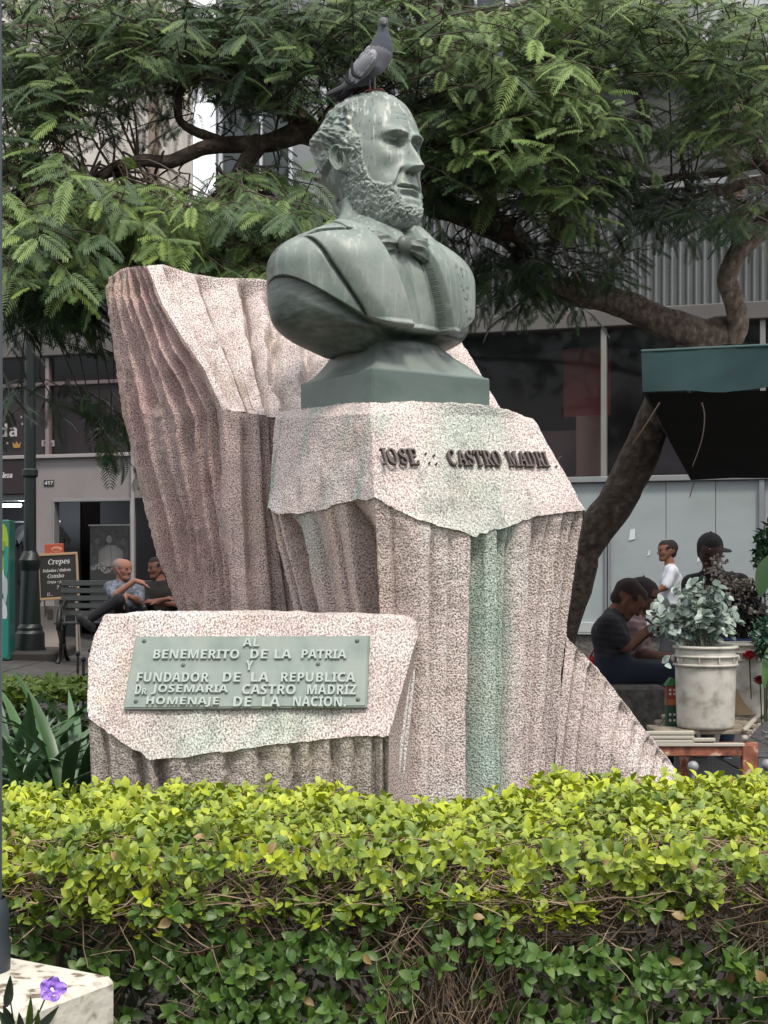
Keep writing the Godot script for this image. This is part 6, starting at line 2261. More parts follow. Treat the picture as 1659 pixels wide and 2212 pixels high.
# ---------------------------------------------------------------- pigeon
func build_pigeon() -> void:
	var o := thing("pigeon", "grey pigeon with dark wing bars standing on the bust's head", "pigeon", P(800, 194, 4.46))
	var iv := o.transform.affine_inverse()
	var q := func(u: float, w: float, d: float) -> Vector3: return iv * P(u, w, d)
	var grey := Color(0.25, 0.25, 0.285)
	var dark := Color(0.085, 0.095, 0.125)
	var deep := Color(0.12, 0.125, 0.15)
	var mb := MB.new()
	body(mb, [
		[q.call(818, 122, 4.40), q.call(782, 158, 4.46), 0.037, 0.036, grey, 0.02], [q.call(822, 116, 4.385), q.call(812, 142, 4.39), 0.031, 0.03, grey, 0.02],
		[q.call(782, 158, 4.46), q.call(750, 184, 4.51), 0.034, 0.015, deep, 0.02],
		[q.call(825, 100, 4.385), q.call(827, 68, 4.375), 0.029, 0.0165, dark, 0.02], [q.call(823, 112, 4.385), q.call(826, 90, 4.38), 0.031, 0.026, dark, 0.015],
		[q.call(827.5, 68, 4.375), q.call(828, 49, 4.37), 0.0165, 0.0135, Color(0.11, 0.115, 0.135), 0.008], [q.call(828, 47, 4.37), q.call(829, 49, 4.362), 0.0142, 0.0125, Color(0.15, 0.155, 0.17), 0.006],
		[q.call(829, 50.5, 4.354), q.call(829.8, 54.5, 4.341), 0.0044, 0.002, Color(0.1, 0.09, 0.09), 0.004], [q.call(828.2, 48.6, 4.353), q.call(830.4, 48.6, 4.353), 0.0034, 0.0034, Color(0.6, 0.6, 0.58), 0.002],
	], 0.0042)
	part("body", mb, M["cloth"], o)
	for s in [-1.0, 1.0]:
		mb = MB.new()
		mb.col = Color(0.3, 0.1, 0.03)
		mb.blob(q.call(828.6 + s * 8.2, 45.5, 4.366), Vector3.ONE * 0.0028, 8)
		part("eye", mb, M["gloss paint"], o)
	# near wing: shoulder coverts, two dark bars, long flight feathers
	mb = MB.new()
	var ax: Vector3 = (q.call(742, 186, 4.47) - q.call(808, 104, 4.36)).normalized()
	var zz := Vector3(-0.45, 0.1, 0.88)
	zz = (zz - ax * zz.dot(ax)).normalized()
	var yy := zz.cross(ax).normalized()
	var wb := Basis(ax, yy, zz)
	var shade := Color(0.33, 0.335, 0.37)
	var w0: Vector3 = q.call(786, 143, 4.372)
	for f in [[-0.004, 0.0, 0.062, 0.032, shade, 0.0], [-0.016, 0.003, 0.048, 0.028, Color(0.4, 0.405, 0.44), 0.004], [0.022, -0.003, 0.052, 0.029, Color(0.33, 0.335, 0.37), 0.002]]:
		mb.col = f[4] * 0.92
		mb.blob(w0 + ax * f[0] + yy * f[1] + zz * f[5], Vector3(f[2], f[3], 0.017), 18, wb)
	for r in 4:
		for k in 5:
			mb.col = Color(0.41, 0.415, 0.45) * (0.86 + 0.05 * float((k * 7 + r * 3) % 5))
			var fp := w0 + ax * (-0.042 + r * 0.027 + 0.004 * (k % 2)) + yy * (0.021 - k * 0.0105)
			fp += zz * (0.0155 * sqrt(maxf(0.1, 1.0 - pow((k - 2) / 3.2, 2.0))) - absf(r - 1.2) * 0.0012)
			mb.blob(fp, Vector3(0.019, 0.0085, 0.0032), 10, wb * Basis(Vector3.BACK, 0.06 * (k - 2)))
	part("wing", mb, M["cloth"], o)
	mb = MB.new()
	mb.col = Color(0.02, 0.02, 0.024)
	for f in [[0.028, -0.026, 0.028, 0.0], [0.062, -0.014, 0.026, 0.0]]:
		mb.tube(curve([w0 + ax * (f[0] - 0.008) - yy * f[1] * -1.0 - yy * 0.012 + zz * 0.015, w0 + ax * (f[0] + 0.006) + zz * 0.02, w0 + ax * (f[0] - 0.006) + yy * 0.03 + zz * 0.014], 5), curvef([0.003, 0.0065, 0.004], 5), 6)
	part("wing_bar", mb, M["cloth"], o)
	for f in 6:
		mb = MB.new()
		mb.col = [Color(0.11, 0.11, 0.125), Color(0.045, 0.043, 0.05), Color(0.15, 0.15, 0.165), Color(0.035, 0.034, 0.042), Color(0.12, 0.12, 0.135), Color(0.03, 0.03, 0.036)][f]
		var st := w0 + ax * 0.045 + yy * (0.022 - f * 0.009) + zz * (0.008 - f * 0.0015)
		var en: Vector3 = q.call(704 + f * 5.0, 206 + f * 2.2, 4.52)
		var m: Vector3 = (st + en) * 0.5 + zz * 0.006
		var dv := (en - st).normalized()
		var sd := zz.cross(dv).normalized()
		mb.blob(m, Vector3((en - st).length() * 0.52, 0.0075, 0.003), 12, Basis(dv, sd, zz))
		part("flight_feather", mb, M["cloth"], o)
	for f in 4:
		mb = MB.new()
		mb.col = Color(0.028, 0.026, 0.032) * (1.0 + 0.3 * (f % 2))
		var st: Vector3 = q.call(768, 178 + f * 2, 4.5)
		var en: Vector3 = q.call(716 + f * 8.0, 216 + f * 2.0 - 3.0 * (f / 2), 4.56)
		var dv := (en - st).normalized()
		mb.blob((st + en) * 0.5, Vector3((en - st).length() * 0.54, 0.011, 0.003), 12, Basis(dv, zz.cross(dv).normalized(), zz))
		part("tail_feather", mb, M["cloth"], o)
	for s in 2:
		mb = MB.new()
		mb.col = Color(0.3, 0.28, 0.28)
		var hip: Vector3 = q.call(795 + s * 12.0, 166, 4.44 + s * 0.01)
		var ank: Vector3 = q.call(799 + s * 10.0, 186, 4.44)
		var ft: Vector3 = q.call(800 + s * 9.0, 195.5, 4.435)
		mb.tube([hip, ank], [0.006, 0.0032], 8)
		mb.col = Color(0.42, 0.16, 0.15)
		mb.tube([ank, ft], [0.0032, 0.003], 8)
		for t in [[0.022, 0.012], [0.026, 0.0], [0.02, -0.014], [-0.014, -0.004]]:
			mb.tube([ft, ft + Vector3(t[0], -0.0015, t[1] + 0.006), ft + Vector3(t[0] * 1.2, -0.005, t[1] * 1.3 + 0.01)], [0.0028, 0.0024, 0.0012], 6)
		part("leg", mb, M["plain"], o)

# ---------------------------------------------------------------- plants
func leaf_mesh(l: float, w: float, fold: float, droop: float, col: Color, tipw := 0.62, rows := 4) -> ArrayMesh:   # along +z, face up +y
	var mb := MB.new()
	var pos := PackedVector3Array()
	var cols := PackedColorArray()
	for j in rows + 1:
		var t := float(j) / rows
		var hw := w * 0.5 * pow(sin(PI * pow(clampf(t * 0.96 + 0.02, 0.0, 1.0), tipw)), 0.85)
		for i in 3:
			var s := i - 1.0
			pos.append(Vector3(s * hw, absf(s) * hw * fold - droop * l * t * t + 0.12 * l * t, l * t))
			cols.append(col * (0.94 if i == 1 else 1.0))
	mb.grid(3, rows + 1, pos, cols, true)
	return mb.mesh()

func aim(dir: Vector3, up: Vector3) -> Basis:      # z along dir, y near up
	var z := dir.normalized()
	var x := up.cross(z)
	if x.length() < 0.01:
		x = Vector3.RIGHT.cross(z)
	x = x.normalized()
	return Basis(x, z.cross(x), z)

func rv(a: float) -> Vector3:
	return Vector3(rng.randf_range(-a, a), rng.randf_range(-a, a), rng.randf_range(-a, a))

func hedge_top(x: float, z: float) -> float:
	var y := 0.79 + 0.028 * nz.get_noise_2d(x * 2.2, z * 3.0) + 0.015 * nz.get_noise_2d(x * 7.0, z * 7.0)
	y -= 0.035 * gs((x - 0.12) / 0.22) * sm(-3.2, -3.7, z)
	y += 0.03 * sm(0.25, 0.5, x) * sm(-3.0, -3.6, z)
	return y - 0.09 * sm(-3.08, -2.92, z)

func build_hedge() -> void:
	var hd := thing("clipped_hedge", "clipped hedge with lime yellow top and bare brown twigs, in front of the monument", "hedge", Vector3(0, 0, -3.3))
	var off := Vector3(0, 0, 3.3)
	rng.seed = 2024
	var lm := leaf_mesh(0.036, 0.021, 0.3, 0.32, Color(1, 1, 1), 1.1)
	var xs := []
	var cs := []
	var big := []
	var lime := func(k: float) -> Color: return Color(0.12, 0.2, 0.025).lerp(Color(0.52, 0.59, 0.03), k)
	var shoot := func(p: Vector3, dir: Vector3, n: int, k: float, sc: float, dull: float) -> void:
		var side := dir.cross(Vector3(rng.randf() - 0.5, rng.randf() - 0.5, rng.randf() - 0.5)).normalized()
		for j in n:
			var a := 1.9 * j + rng.randf() * 0.5
			var rad: Vector3 = side.rotated(dir, a)
			var el := lerpf(0.25, 1.1, float(j) / n) + rng.randf_range(-0.2, 0.2)
			var ld: Vector3 = (rad * cos(el) + dir * sin(el)).normalized()
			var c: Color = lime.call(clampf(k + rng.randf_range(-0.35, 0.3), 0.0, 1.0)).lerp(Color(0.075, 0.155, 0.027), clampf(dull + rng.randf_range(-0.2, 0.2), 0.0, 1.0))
			if rng.randf() < 0.012:
				c = Color(0.3, 0.2, 0.07)
			var s := sc * rng.randf_range(0.7, 1.25)
			var xf := Transform3D(aim(ld, dir + rv(0.3)) * Basis.from_scale(Vector3(s * rng.randf_range(0.85, 1.2), s, s)), p + dir * 0.006 * j + off)
			xs.append(xf)
			cs.append(c)
	# top surface
	for k in 6300:
		var x := rng.randf_range(-1.45, 1.45)
		var z := -3.82 + 0.9 * pow(rng.randf(), 1.05)
		if absf(x) > -z * 0.30 + 0.25:
			continue
		var y := hedge_top(x, z)
		var bare: float = sm(0.1, 0.4, nz.get_noise_2d(x * 2.6 + 8.0, z * 3.0)) * 0.6
		if rng.randf() < bare * 0.8:
			continue
		var tall := 0.0
		if rng.randf() < 0.05:
			tall = rng.randf() * 0.035
		var br: float = 0.5 + 0.6 * nz.get_noise_2d(x * 3.2 + 3.0, z * 3.5) + tall * 8.0 - 0.2 * sm(-3.3, -2.95, z) + 0.2 * sm(-3.4, -3.7, z)
		var out := Vector3(rng.randf_range(-0.5, 0.5), 1.0, rng.randf_range(-0.4, 0.7))
		shoot.call(Vector3(x, y - rng.randf() * 0.05 + tall, z), out.normalized(), 5, br, 0.77, clampf(0.18 - br * 0.3, 0.0, 0.4))
	# shoulder and front face
	for k in 4200:
		var x := rng.randf_range(-1.15, 1.15)
		var v := rng.randf()
		var y := lerpf(0.8, 0.05, v * v * 0.5 + v * 0.5)
		var z := -2.93 + 0.035 * nz.get_noise_2d(x * 5.0, y * 7.0) - rng.randf() * rng.randf() * 0.2
		if x < -0.45 and y < 0.66 and z > -2.96:
			continue
		var px := x / 0.8
		var yj := y + 0.05 * nz.get_noise_2d(x * 3.5, 40.0) + 0.03 * nz.get_noise_2d(x * 9.0, 50.0)
		var twz: float = sm(0.785, 0.735, yj) * sm(0.58, 0.64, yj)          # the bare band
		var bare: float = twz * (1.0 - 0.4 * sm(-0.3, -0.55, px) - 0.3 * gs((px - 0.2) / 0.12)) + 0.45 * nz.get_noise_2d(x * 4.0, y * 5.0)
		bare = maxf(bare, 0.95 * gs((px - 0.18) / 0.13) * sm(0.62, 0.57, y))     # dead hollow low in the middle
		bare = maxf(bare, 0.85 * sm(0.05, 0.35, nz.get_noise_2d(x * 3.0 + 20.0, y * 4.0)))
		if rng.randf() < bare:
			continue
		var low: float = sm(0.77, 0.64, yj)
		var out := Vector3(rng.randf_range(-0.6, 0.6), rng.randf_range(0.0, 0.9), 0.8)
		var br: float = 0.32 + 0.6 * nz.get_noise_2d(x * 4.0, y * 6.0 + 4.0) - 0.3 * low
		if rng.randf() < 0.05:
			br += 0.6
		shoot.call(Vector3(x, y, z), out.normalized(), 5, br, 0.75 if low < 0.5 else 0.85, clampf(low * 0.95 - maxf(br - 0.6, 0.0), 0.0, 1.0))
	# inner leaves, coloured dark for the shade inside the hedge
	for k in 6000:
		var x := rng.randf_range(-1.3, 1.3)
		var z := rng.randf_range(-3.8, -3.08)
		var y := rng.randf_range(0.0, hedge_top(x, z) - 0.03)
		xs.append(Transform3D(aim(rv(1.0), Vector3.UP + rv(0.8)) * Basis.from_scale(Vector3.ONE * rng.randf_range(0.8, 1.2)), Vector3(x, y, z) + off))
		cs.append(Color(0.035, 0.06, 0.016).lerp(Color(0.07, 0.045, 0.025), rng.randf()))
	# the leaves that show largest are pieces of their own
	var order := []
	for k in xs.size():
		var p: Vector3 = xs[k].origin - off
		if absf(p.x) < -p.z * 0.26 and p.z > -3.08 and p.y > 0.49 and (p.x > -0.5 or p.y > 0.7):
			order.append(k)
	var pick := {}
	var variants := []
	for k in 8:
		variants.append([])
	for k in 8:
		var t := k / 7.0
		variants[k] = leaf_mesh(0.036, 0.021, 0.3, 0.32, Color(0.07, 0.15, 0.026).lerp(Color(0.5, 0.6, 0.03), t), 1.1)
	var count := 0
	var stepk := maxi(order.size() / 290, 1)
	for k in range(0, order.size(), stepk):
		if count >= 290:
			break
		var id: int = order[k]
		pick[id] = true
		var c: Color = cs[id]
		var t := clampf((c.r - 0.05) / 0.45, 0.0, 1.0)
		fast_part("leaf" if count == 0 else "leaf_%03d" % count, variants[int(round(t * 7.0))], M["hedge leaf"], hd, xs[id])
		count += 1
	var xs2 := []
	var cs2 := []
	for k in xs.size():
		if not pick.has(k):
			xs2.append(xs[k])
			cs2.append(cs[k])
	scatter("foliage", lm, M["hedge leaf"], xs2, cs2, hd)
	# bare twigs
	var mb := MB.new()
	for k in 3200:
		var x := rng.randf_range(-1.05, 1.05)
		var y := rng.randf_range(0.30, 0.78)
		if k < 2000:
			y = rng.randf_range(0.58, 0.79)
		if k > 2850:
			x = rng.randf_range(0.0, 0.28)
			y = rng.randf_range(0.3, 0.6)
		var z := -2.94 - rng.randf() * 0.16
		if x < -0.44 and y < 0.66 and z > -2.97:
			continue
		var p := Vector3(x, y, z) + off
		var dir := Vector3(rng.randf_range(-1, 1), rng.randf_range(-0.25, 0.75), rng.randf_range(-0.5, 0.25)).normalized()
		if k >= 2000 and k < 2400:
			z = rng.randf_range(-3.7, -2.98)
			x = rng.randf_range(-0.6, 0.9)
			y = hedge_top(x, z) - rng.randf() * 0.03
			p = Vector3(x, y, z) + off
		if k > 2850:
			dir = Vector3(rng.randf_range(-0.5, 0.5), 1, rng.randf_range(-0.3, 0.2)).normalized()
		var pts := [p]
		var n := rng.randi_range(3, 5)
		for j in n:
			dir = (dir + rv(0.45) + Vector3(0, 0.05, 0)).normalized()
			p += dir * rng.randf_range(0.025, 0.06)
			p.z = minf(p.z, -2.915 + 3.3)
			p.y = minf(p.y, hedge_top(p.x, p.z - 3.3) + 0.012)
			pts.append(p)
		var r := rng.randf_range(0.0011, 0.0026)
		var rad := []
		for j in n + 1:
			rad.append(r * (1.0 - 0.55 * j / n))
		mb.col = Color(0.1, 0.062, 0.036).lerp(Color(0.34, 0.25, 0.17), pow(rng.randf(), 1.3))
		if k >= 2000 and k < 2400:
			mb.col = Color(0.2, 0.17, 0.06)
		mb.tube(pts, rad, 4, false)
	stuff(part("twigs", mb, M["hedge twig"], hd))
	for k in 14:
		mb = MB.new()
		mb.col = Color(0.12, 0.085, 0.06)
		var x := -1.1 + k * 0.17 + rng.randf_range(-0.04, 0.04)
		var z := -3.15 + rng.randf_range(-0.1, 0.1)
		mb.tube(curve([Vector3(x, -0.02, z) + off, Vector3(x + rng.randf_range(-0.05, 0.05), 0.3, z) + off, Vector3(x + rng.randf_range(-0.1, 0.1), 0.66, z + rng.randf_range(-0.1, 0.1)) + off], 4), curvef([0.012, 0.009, 0.005], 4), 6)
		part("stem", mb, M["hedge twig"], hd)

func build_beds() -> void:
	# clipped hedge at the far left, behind the monument bed
	var h2 := thing("rear_hedge", "small clipped bright green hedge at the left, behind the strap leaved plants", "hedge", Vector3(-2.0, 0, -7.6))
	rng.seed = 55
	var xs := []
	var cs := []
	var lm := leaf_mesh(0.05, 0.028, 0.3, 0.3, Color(1, 1, 1))
	for k in 9000:
		var x := rng.randf_range(-0.9, 0.9)
		var z := rng.randf_range(-0.4, 0.55)
		var y := rng.randf_range(0.05, 0.8)
		var p := Vector3(x, y, z)
		if rng.randf() < 0.5:
			p.y = 0.78 + 0.025 * nz.get_noise_2d(x * 6.0, z * 6.0) - rng.randf() * 0.05
		else:
			p.z = 0.55 - rng.randf() * 0.07
		var t: float = sm(0.6, 0.8, p.y) * rng.randf_range(0.4, 1.0)
		xs.append(Transform3D(aim(Vector3(rng.randf_range(-1, 1), rng.randf_range(-0.1, 0.9), rng.randf_range(-0.3, 1)), Vector3(0, 1, 0.5) + rv(0.5)), p))
		cs.append(Color(0.035, 0.075, 0.02).lerp(Color(0.22, 0.33, 0.03), t))
	scatter("foliage", lm, M["hedge leaf"], xs, cs, h2)
	# strap leaved plants between the hedge and the monument
	var lv := []
	for k in 3:
		lv.append(leaf_mesh(0.44, 0.036, 0.35, 0.6, [Color(0.045, 0.1, 0.035), Color(0.075, 0.15, 0.055), Color(0.13, 0.22, 0.13)][k], 0.75, 7))
	var spots := [[20, 1640, 5.3, 13], [70, 1660, 5.1, 15], [120, 1650, 5.5, 14], [165, 1660, 5.0, 13], [40, 1700, 4.8, 14], [140, 1700, 4.7, 14], [-20, 1680, 5.0, 12], [190, 1690, 5.3, 12]]
	var where := ["leftmost strap leaved plant, at the photo's left edge", "strap leaved plant with arching leaves, second from the left edge", "strap leaved plant in front of the rear hedge, third from the left edge", "strap leaved plant against the foot of the plaque block", "low strap leaved plant behind the lime hedge, near the left edge", "low strap leaved plant behind the lime hedge, left of the plaque block", "strap leaved plant half outside the left edge of the photo", "strap leaved plant half hidden behind the plaque block"]
	for i in spots.size():
		var s = spots[i]
		var p := P(s[0], s[1], s[2])
		var pl := thing("strap_leaf_plant", where[i], "plant", Vector3(p.x, 0.02, p.z), 0.0, "strap leaved plants left of the monument")
		for k in s[3] * 2:
			var a: float = TAU * k / s[3] + rng.randf()
			var el := rng.randf_range(0.55, 1.3)
			var dir := Vector3(cos(a) * cos(el), sin(el), sin(a) * cos(el))
			var sc := rng.randf_range(0.8, 1.35)
			part("leaf", lv[rng.randi() % 3], M["strap leaf"], pl, Transform3D(aim(dir, Vector3(-cos(a) * 0.3, 1, -sin(a) * 0.3)) * Basis.from_scale(Vector3(sc, sc, sc)), Vector3(cos(a) * 0.03, 0.3 + rng.randf() * 0.3, sin(a) * 0.03)))
		var mb := MB.new()
		mb.col = Color(0.05, 0.09, 0.03)
		for k in 5:
			mb.tube([Vector3(rng.randf_range(-0.06, 0.06), 0, rng.randf_range(-0.06, 0.06)), Vector3(rng.randf_range(-0.05, 0.05), 0.42, rng.randf_range(-0.05, 0.05))], [0.006, 0.004], 5)
		part("stem", mb, M["hedge twig"], pl)
	# ground cover filling the dark bed
	xs = []
	cs = []
	for k in 5000:
		var z := rng.randf_range(-6.3, -3.95)
		var x := rng.randf_range(-2.4, -0.75)
		xs.append(Transform3D(aim(Vector3(rng.randf_range(-1, 1), rng.randf_range(0.0, 1.0), rng.randf_range(-0.4, 1)), Vector3.UP + rv(0.6)) * Basis.from_scale(Vector3.ONE * rng.randf_range(0.9, 2.0)), Vector3(x, rng.randf_range(0.0, 0.42), z)))
		cs.append(Color(0.02, 0.045, 0.015).lerp(Color(0.05, 0.1, 0.04), rng.randf()))
	var gc := scatter("ground_cover", lm, M["dark leaf"], xs, cs, null)
	tag(gc, "dark low ground cover filling the bed left of the monument", "ground cover")
	# violet flower in front of the worn block
	var fl := thing("violet_flower", "violet five petalled flower on thin stems before the worn white block", "flower", Vector3(-0.58, 0.3, -2.36))
	var iv := fl.transform.affine_inverse()
	var c := iv * P(112, 2137, 2.33)
	for k in 5:
		var a := TAU * k / 5.0 + 0.35
		var mb := MB.new()
		var pos := PackedVector3Array()
		var cols := PackedColorArray()
		for j in 7:
			for i in 7:
				var t := j / 6.0
				var s := (i - 3) / 3.0
				var hw := 0.0135 * pow(sin(PI * clampf(0.12 + t * 0.8, 0.0, 1.0)), 0.7)
				var r := 0.003 + 0.023 * t
				pos.append(Vector3(s * hw, 0.004 * sin(s * 5.0 + k) * t + 0.010 * (1.0 - t) * -1.0 - 0.004 * t * t + 0.002 * sin(t * 9.0), r))
				cols.append(Color(0.27, 0.12, 0.62).lerp(Color(0.4, 0.24, 0.75), clampf(t * 0.9 + 0.2 * s, 0.0, 1.0)).lerp(Color(0.12, 0.02, 0.25), sm(0.2, 0.0, t)))
		mb.grid(7, 7, pos, cols, true)
		var bs := face(14, -12) * Basis(Vector3.RIGHT, PI / 2)
		part("petal", mb, M["strap leaf"], fl, Transform3D(bs * Basis(Vector3.UP, a) * Basis.from_scale(Vector3(0.8, 0.8, 0.8 if k != 1 else 0.95)), c))
	var mb := MB.new()
	mb.col = Color(0.7, 0.55, 0.8)
	mb.blob(c + Vector3(0.004, -0.002, 0.006), Vector3(0.003, 0.003, 0.004), 8)
	mb.blob(c + Vector3(0.005, -0.009, 0.006), Vector3(0.003, 0.002, 0.003), 8)
	part("stamen", mb, M["plain"], fl)
	mb = MB.new()
	mb.col = Color(0.03, 0.045, 0.02)
	mb.tube(curve([iv * P(100, 2150, 2.34), iv * P(85, 2185, 2.34), iv * P(60, 2230, 2.35), iv * P(40, 2330, 2.36)], 4), curvef([0.0012, 0.0016, 0.0022, 0.003], 4), 6)
	mb.tube(curve([iv * P(20, 2150, 2.3), iv * P(28, 2200, 2.32), iv * P(38, 2300, 2.36)], 4), curvef([0.001, 0.0014, 0.002], 4), 6)
	part("stem", mb, M["hedge twig"], fl)
	for q in [[14, 2175, 22, 2105, 0.016, 0], [24, 2225, 6, 2170, 0.018, 0], [60, 2230, 66, 2150, 0.012, 1], [76, 2235, 82, 2178, 0.011, 1], [70, 2235, 128, 2172, 0.016, 0], [30, 2240, -4, 2182, 0.02, 0], [44, 2235, 40, 2185, 0.014, 0]]:
		var a: Vector3 = iv * P(q[0], q[1], 2.34)
		var b: Vector3 = iv * P(q[2], q[3], 2.29)
		var lf := leaf_mesh((b - a).length(), q[4], 0.5, 0.1, Color(0.07, 0.1, 0.055) if q[5] == 0 else Color(0.13, 0.22, 0.03), 0.8, 6)
		part("leaf", lf, M["strap leaf"], fl, Transform3D(aim(b - a, Vector3(0.4, 0.3, 1)), a))

func build_bouquets() -> void:
	rng.seed = 808
	# eucalyptus
	var o := thing("eucalyptus_bunch", "large bunch of silvery round eucalyptus leaves in the white pail", "bouquet", Vector3(P(1524, 1500, 7.12).x, 0.9, -7.12))
	var iv := o.transform.affine_inverse()
	var mb := MB.new()
	var leaf := []
	for k in 4:
		leaf.append(leaf_mesh(0.046, 0.034, 0.25, 0.2, [Color(0.13, 0.18, 0.15), Color(0.2, 0.26, 0.22), Color(0.3, 0.37, 0.33), Color(0.42, 0.5, 0.46)][k], 0.85, 4))
	var root: Vector3 = iv * P(1520, 1400, 7.12)
	var ends := [[1420, 1300], [1440, 1340], [1460, 1270], [1490, 1262], [1520, 1256], [1550, 1268], [1570, 1290], [1575, 1330], [1480, 1310], [1510, 1300], [1545, 1310], [1440, 1310], [1465, 1340], [1500, 1345], [1540, 1350], [1410, 1330], [1565, 1360], [1452, 1372], [1590, 1345], [1430, 1352], [1475, 1290], [1530, 1280], [1425, 1375], [1460, 1385], [1500, 1375], [1550, 1378], [1408, 1352], [1585, 1320], [1448, 1362], [1575, 1372], [1520, 1330], [1490, 1330], [1555, 1300], [1436, 1325]]
	var n := 0
	for q in ends:
		var dd := 7.12 + rng.randf_range(-0.18, 0.12)
		var e: Vector3 = iv * P(q[0], q[1], dd)
		var path := curve([root + Vector3(rng.randf_range(-0.08, 0.08), -0.05, rng.randf_range(-0.05, 0.08)), root.lerp(e, 0.5) + Vector3(0, 0.06, 0), e], 6)
		mb.col = Color(0.12, 0.13, 0.09)
		mb.tube(path, curvef([0.003, 0.0025, 0.0015], 6), 5)
		for j in range(4, path.size()):
			for s in 2:
				var dir: Vector3 = (path[mini(j + 1, path.size() - 1)] - path[j - 1]).normalized()
				var sd := dir.cross(rv(1.0)).normalized()
				if rng.randf() < 0.08:
					continue
				var sc := rng.randf_range(0.8, 1.3)
				part("leaf", leaf[rng.randi() % 4], M["strap leaf"], o, Transform3D(aim(sd + dir * 0.4, Vector3(rng.randf_range(-0.6, 0.6), 1.0, rng.randf_range(0.2, 1.4))) * Basis.from_scale(Vector3.ONE * sc), path[j]))
	for q in [[1445, 1420], [1450, 1440], [1462, 1425], [1435, 1428]]:
		var p: Vector3 = iv * P(q[0], q[1], 6.98)
		part("leaf", leaf[2 + rng.randi() % 2], M["strap leaf"], o, Transform3D(aim(rv(1.0) + Vector3(-0.4, 0, 0.3), Vector3(0, 0.6, 1)), p))
	part("stems", mb, M["hedge twig"], o)
	# dried white flowers
	o = thing("dried_flower_bunch", "bunch of small dried whitish flowers on dark stems before the capped man", "bouquet", Vector3(P(1570, 1400, 8.3).x, 0.9, -8.3))
	iv = o.transform.affine_inverse()
	mb = MB.new()
	root = iv * P(1600, 1380, 8.3)
	var xs := []
	var cs := []
	var fm := MB.new()
	fm.col = Color(1, 1, 1)
	fm.blob(Vector3.ZERO, Vector3(0.011, 0.006, 0.009), 6)
	for k in 70:
		var a := rng.randf_range(-1.0, 1.0)
		var u := 1565 + a * 78.0
		var w := 1240 + absf(a) * 20.0 + rng.randf() * 80.0
		if k < 6:
			u = 1535 + rng.randf() * 20
			w = 1205 + rng.randf() * 30
		var e: Vector3 = iv * P(u, w, 8.3 + rng.randf_range(-0.25, 0.2))
		mb.col = Color(0.025, 0.022, 0.016)
		mb.tube(curve([root + rv(0.05), root.lerp(e, 0.6) + rv(0.05), e], 4), curvef([0.003, 0.002, 0.0015], 4), 4)
		for j in 11:
			xs.append(Transform3D(Basis.from_euler(rv(1.5)) * Basis.from_scale(Vector3.ONE * rng.randf_range(0.6, 1.3)), e + Vector3(rng.randf_range(-0.045, 0.045), rng.randf_range(-0.02, 0.02), rng.randf_range(-0.04, 0.04))))
			cs.append(Color(0.16, 0.12, 0.09).lerp(Color(0.8, 0.7, 0.6), pow(rng.randf(), 1.2)))
	scatter("flower_heads", fm.mesh(), M["plain"], xs, cs, o)
	part("stems", mb, M["hedge twig"], o)
	xs = []
	cs = []
	var dm := leaf_mesh(0.07, 0.03, 0.3, 0.3, Color(1, 1, 1))
	for k in 420:
		var p: Vector3 = iv * P(1600 + rng.randf_range(-60, 55), 1315 + rng.randf_range(-40, 55), 8.35 + rng.randf_range(-0.1, 0.2))
		xs.append(Transform3D(aim(rv(1.0), Vector3.UP + rv(0.6)), p))
		cs.append(Color(0.012, 0.014, 0.009).lerp(Color(0.03, 0.035, 0.02), rng.randf()))
	scatter("dark_leaves", dm, M["dark leaf"], xs, cs, o)
	# roses
	var rose := func(label: String, u: float, w: float, d: float, c: Color, r: float) -> void:
		var ro := thing("rose", label, "flower", P(u, w, d))
		for k in 13:
			var m := MB.new()
			m.col = c * (0.75 + 0.4 * rng.randf())
			m.col.a = 1.0
			var a := 2.4 * k
			var t := k / 12.0
			var bs := Basis(Vector3.UP, a) * Basis(Vector3.RIGHT, lerpf(0.1, 0.95, t))
			var pos := PackedVector3Array()
			for j in 5:
				for i in 5:
					var s := (i - 2) / 2.0
					var q := j / 4.0
					pos.append(Vector3(s * r * 0.62 * sin(PI * (0.2 + 0.62 * q)), q * r * 1.15, r * lerpf(0.12, 0.42, t) + r * 0.25 * s * s * -1.0 + r * 0.28 * q * q))
			m.grid(5, 5, pos, null, true)
			part("petal", m, M["strap leaf"], ro, Transform3D(bs, Vector3(0, -r * 0.45, 0)))
		var m2 := MB.new()
		m2.col = Color(0.02, 0.04, 0.015)
		m2.tube([Vector3(0, -r * 0.4, 0), Vector3(0.01, -0.24, 0)], [0.004, 0.003], 5)
		part("stem", m2, M["hedge twig"], ro)
	rose.call("bright red rose standing up right of the white pails", 1619, 1414, 7.6, Color(0.5, 0.012, 0.03), 0.034)
	rose.call("dim red rose low at the right edge, under the bright red rose", 1642, 1468, 7.5, Color(0.2, 0.012, 0.018), 0.034)
	# rose foliage
	o = thing("rose_foliage", "dark leafy filler round the red roses at the right edge", "plant", Vector3(P(1625, 1460, 7.7).x, 0.6, -7.7))
	iv = o.transform.affine_inverse()
	xs = []
	cs = []
	for k in 700:
		var p: Vector3 = iv * P(1628 + rng.randf_range(-24, 34), 1450 + rng.randf_range(-40, 48), 7.75 + rng.randf_range(-0.1, 0.15))
		xs.append(Transform3D(aim(rv(1.0), Vector3.UP + rv(0.6)) * Basis.from_scale(Vector3.ONE * rng.randf_range(0.35, 0.7)), p))
		cs.append(Color(0.012, 0.022, 0.012).lerp(Color(0.3, 0.3, 0.26), pow(rng.randf(), 5.0)))
	scatter("leaves", dm, M["dark leaf"], xs, cs, o)
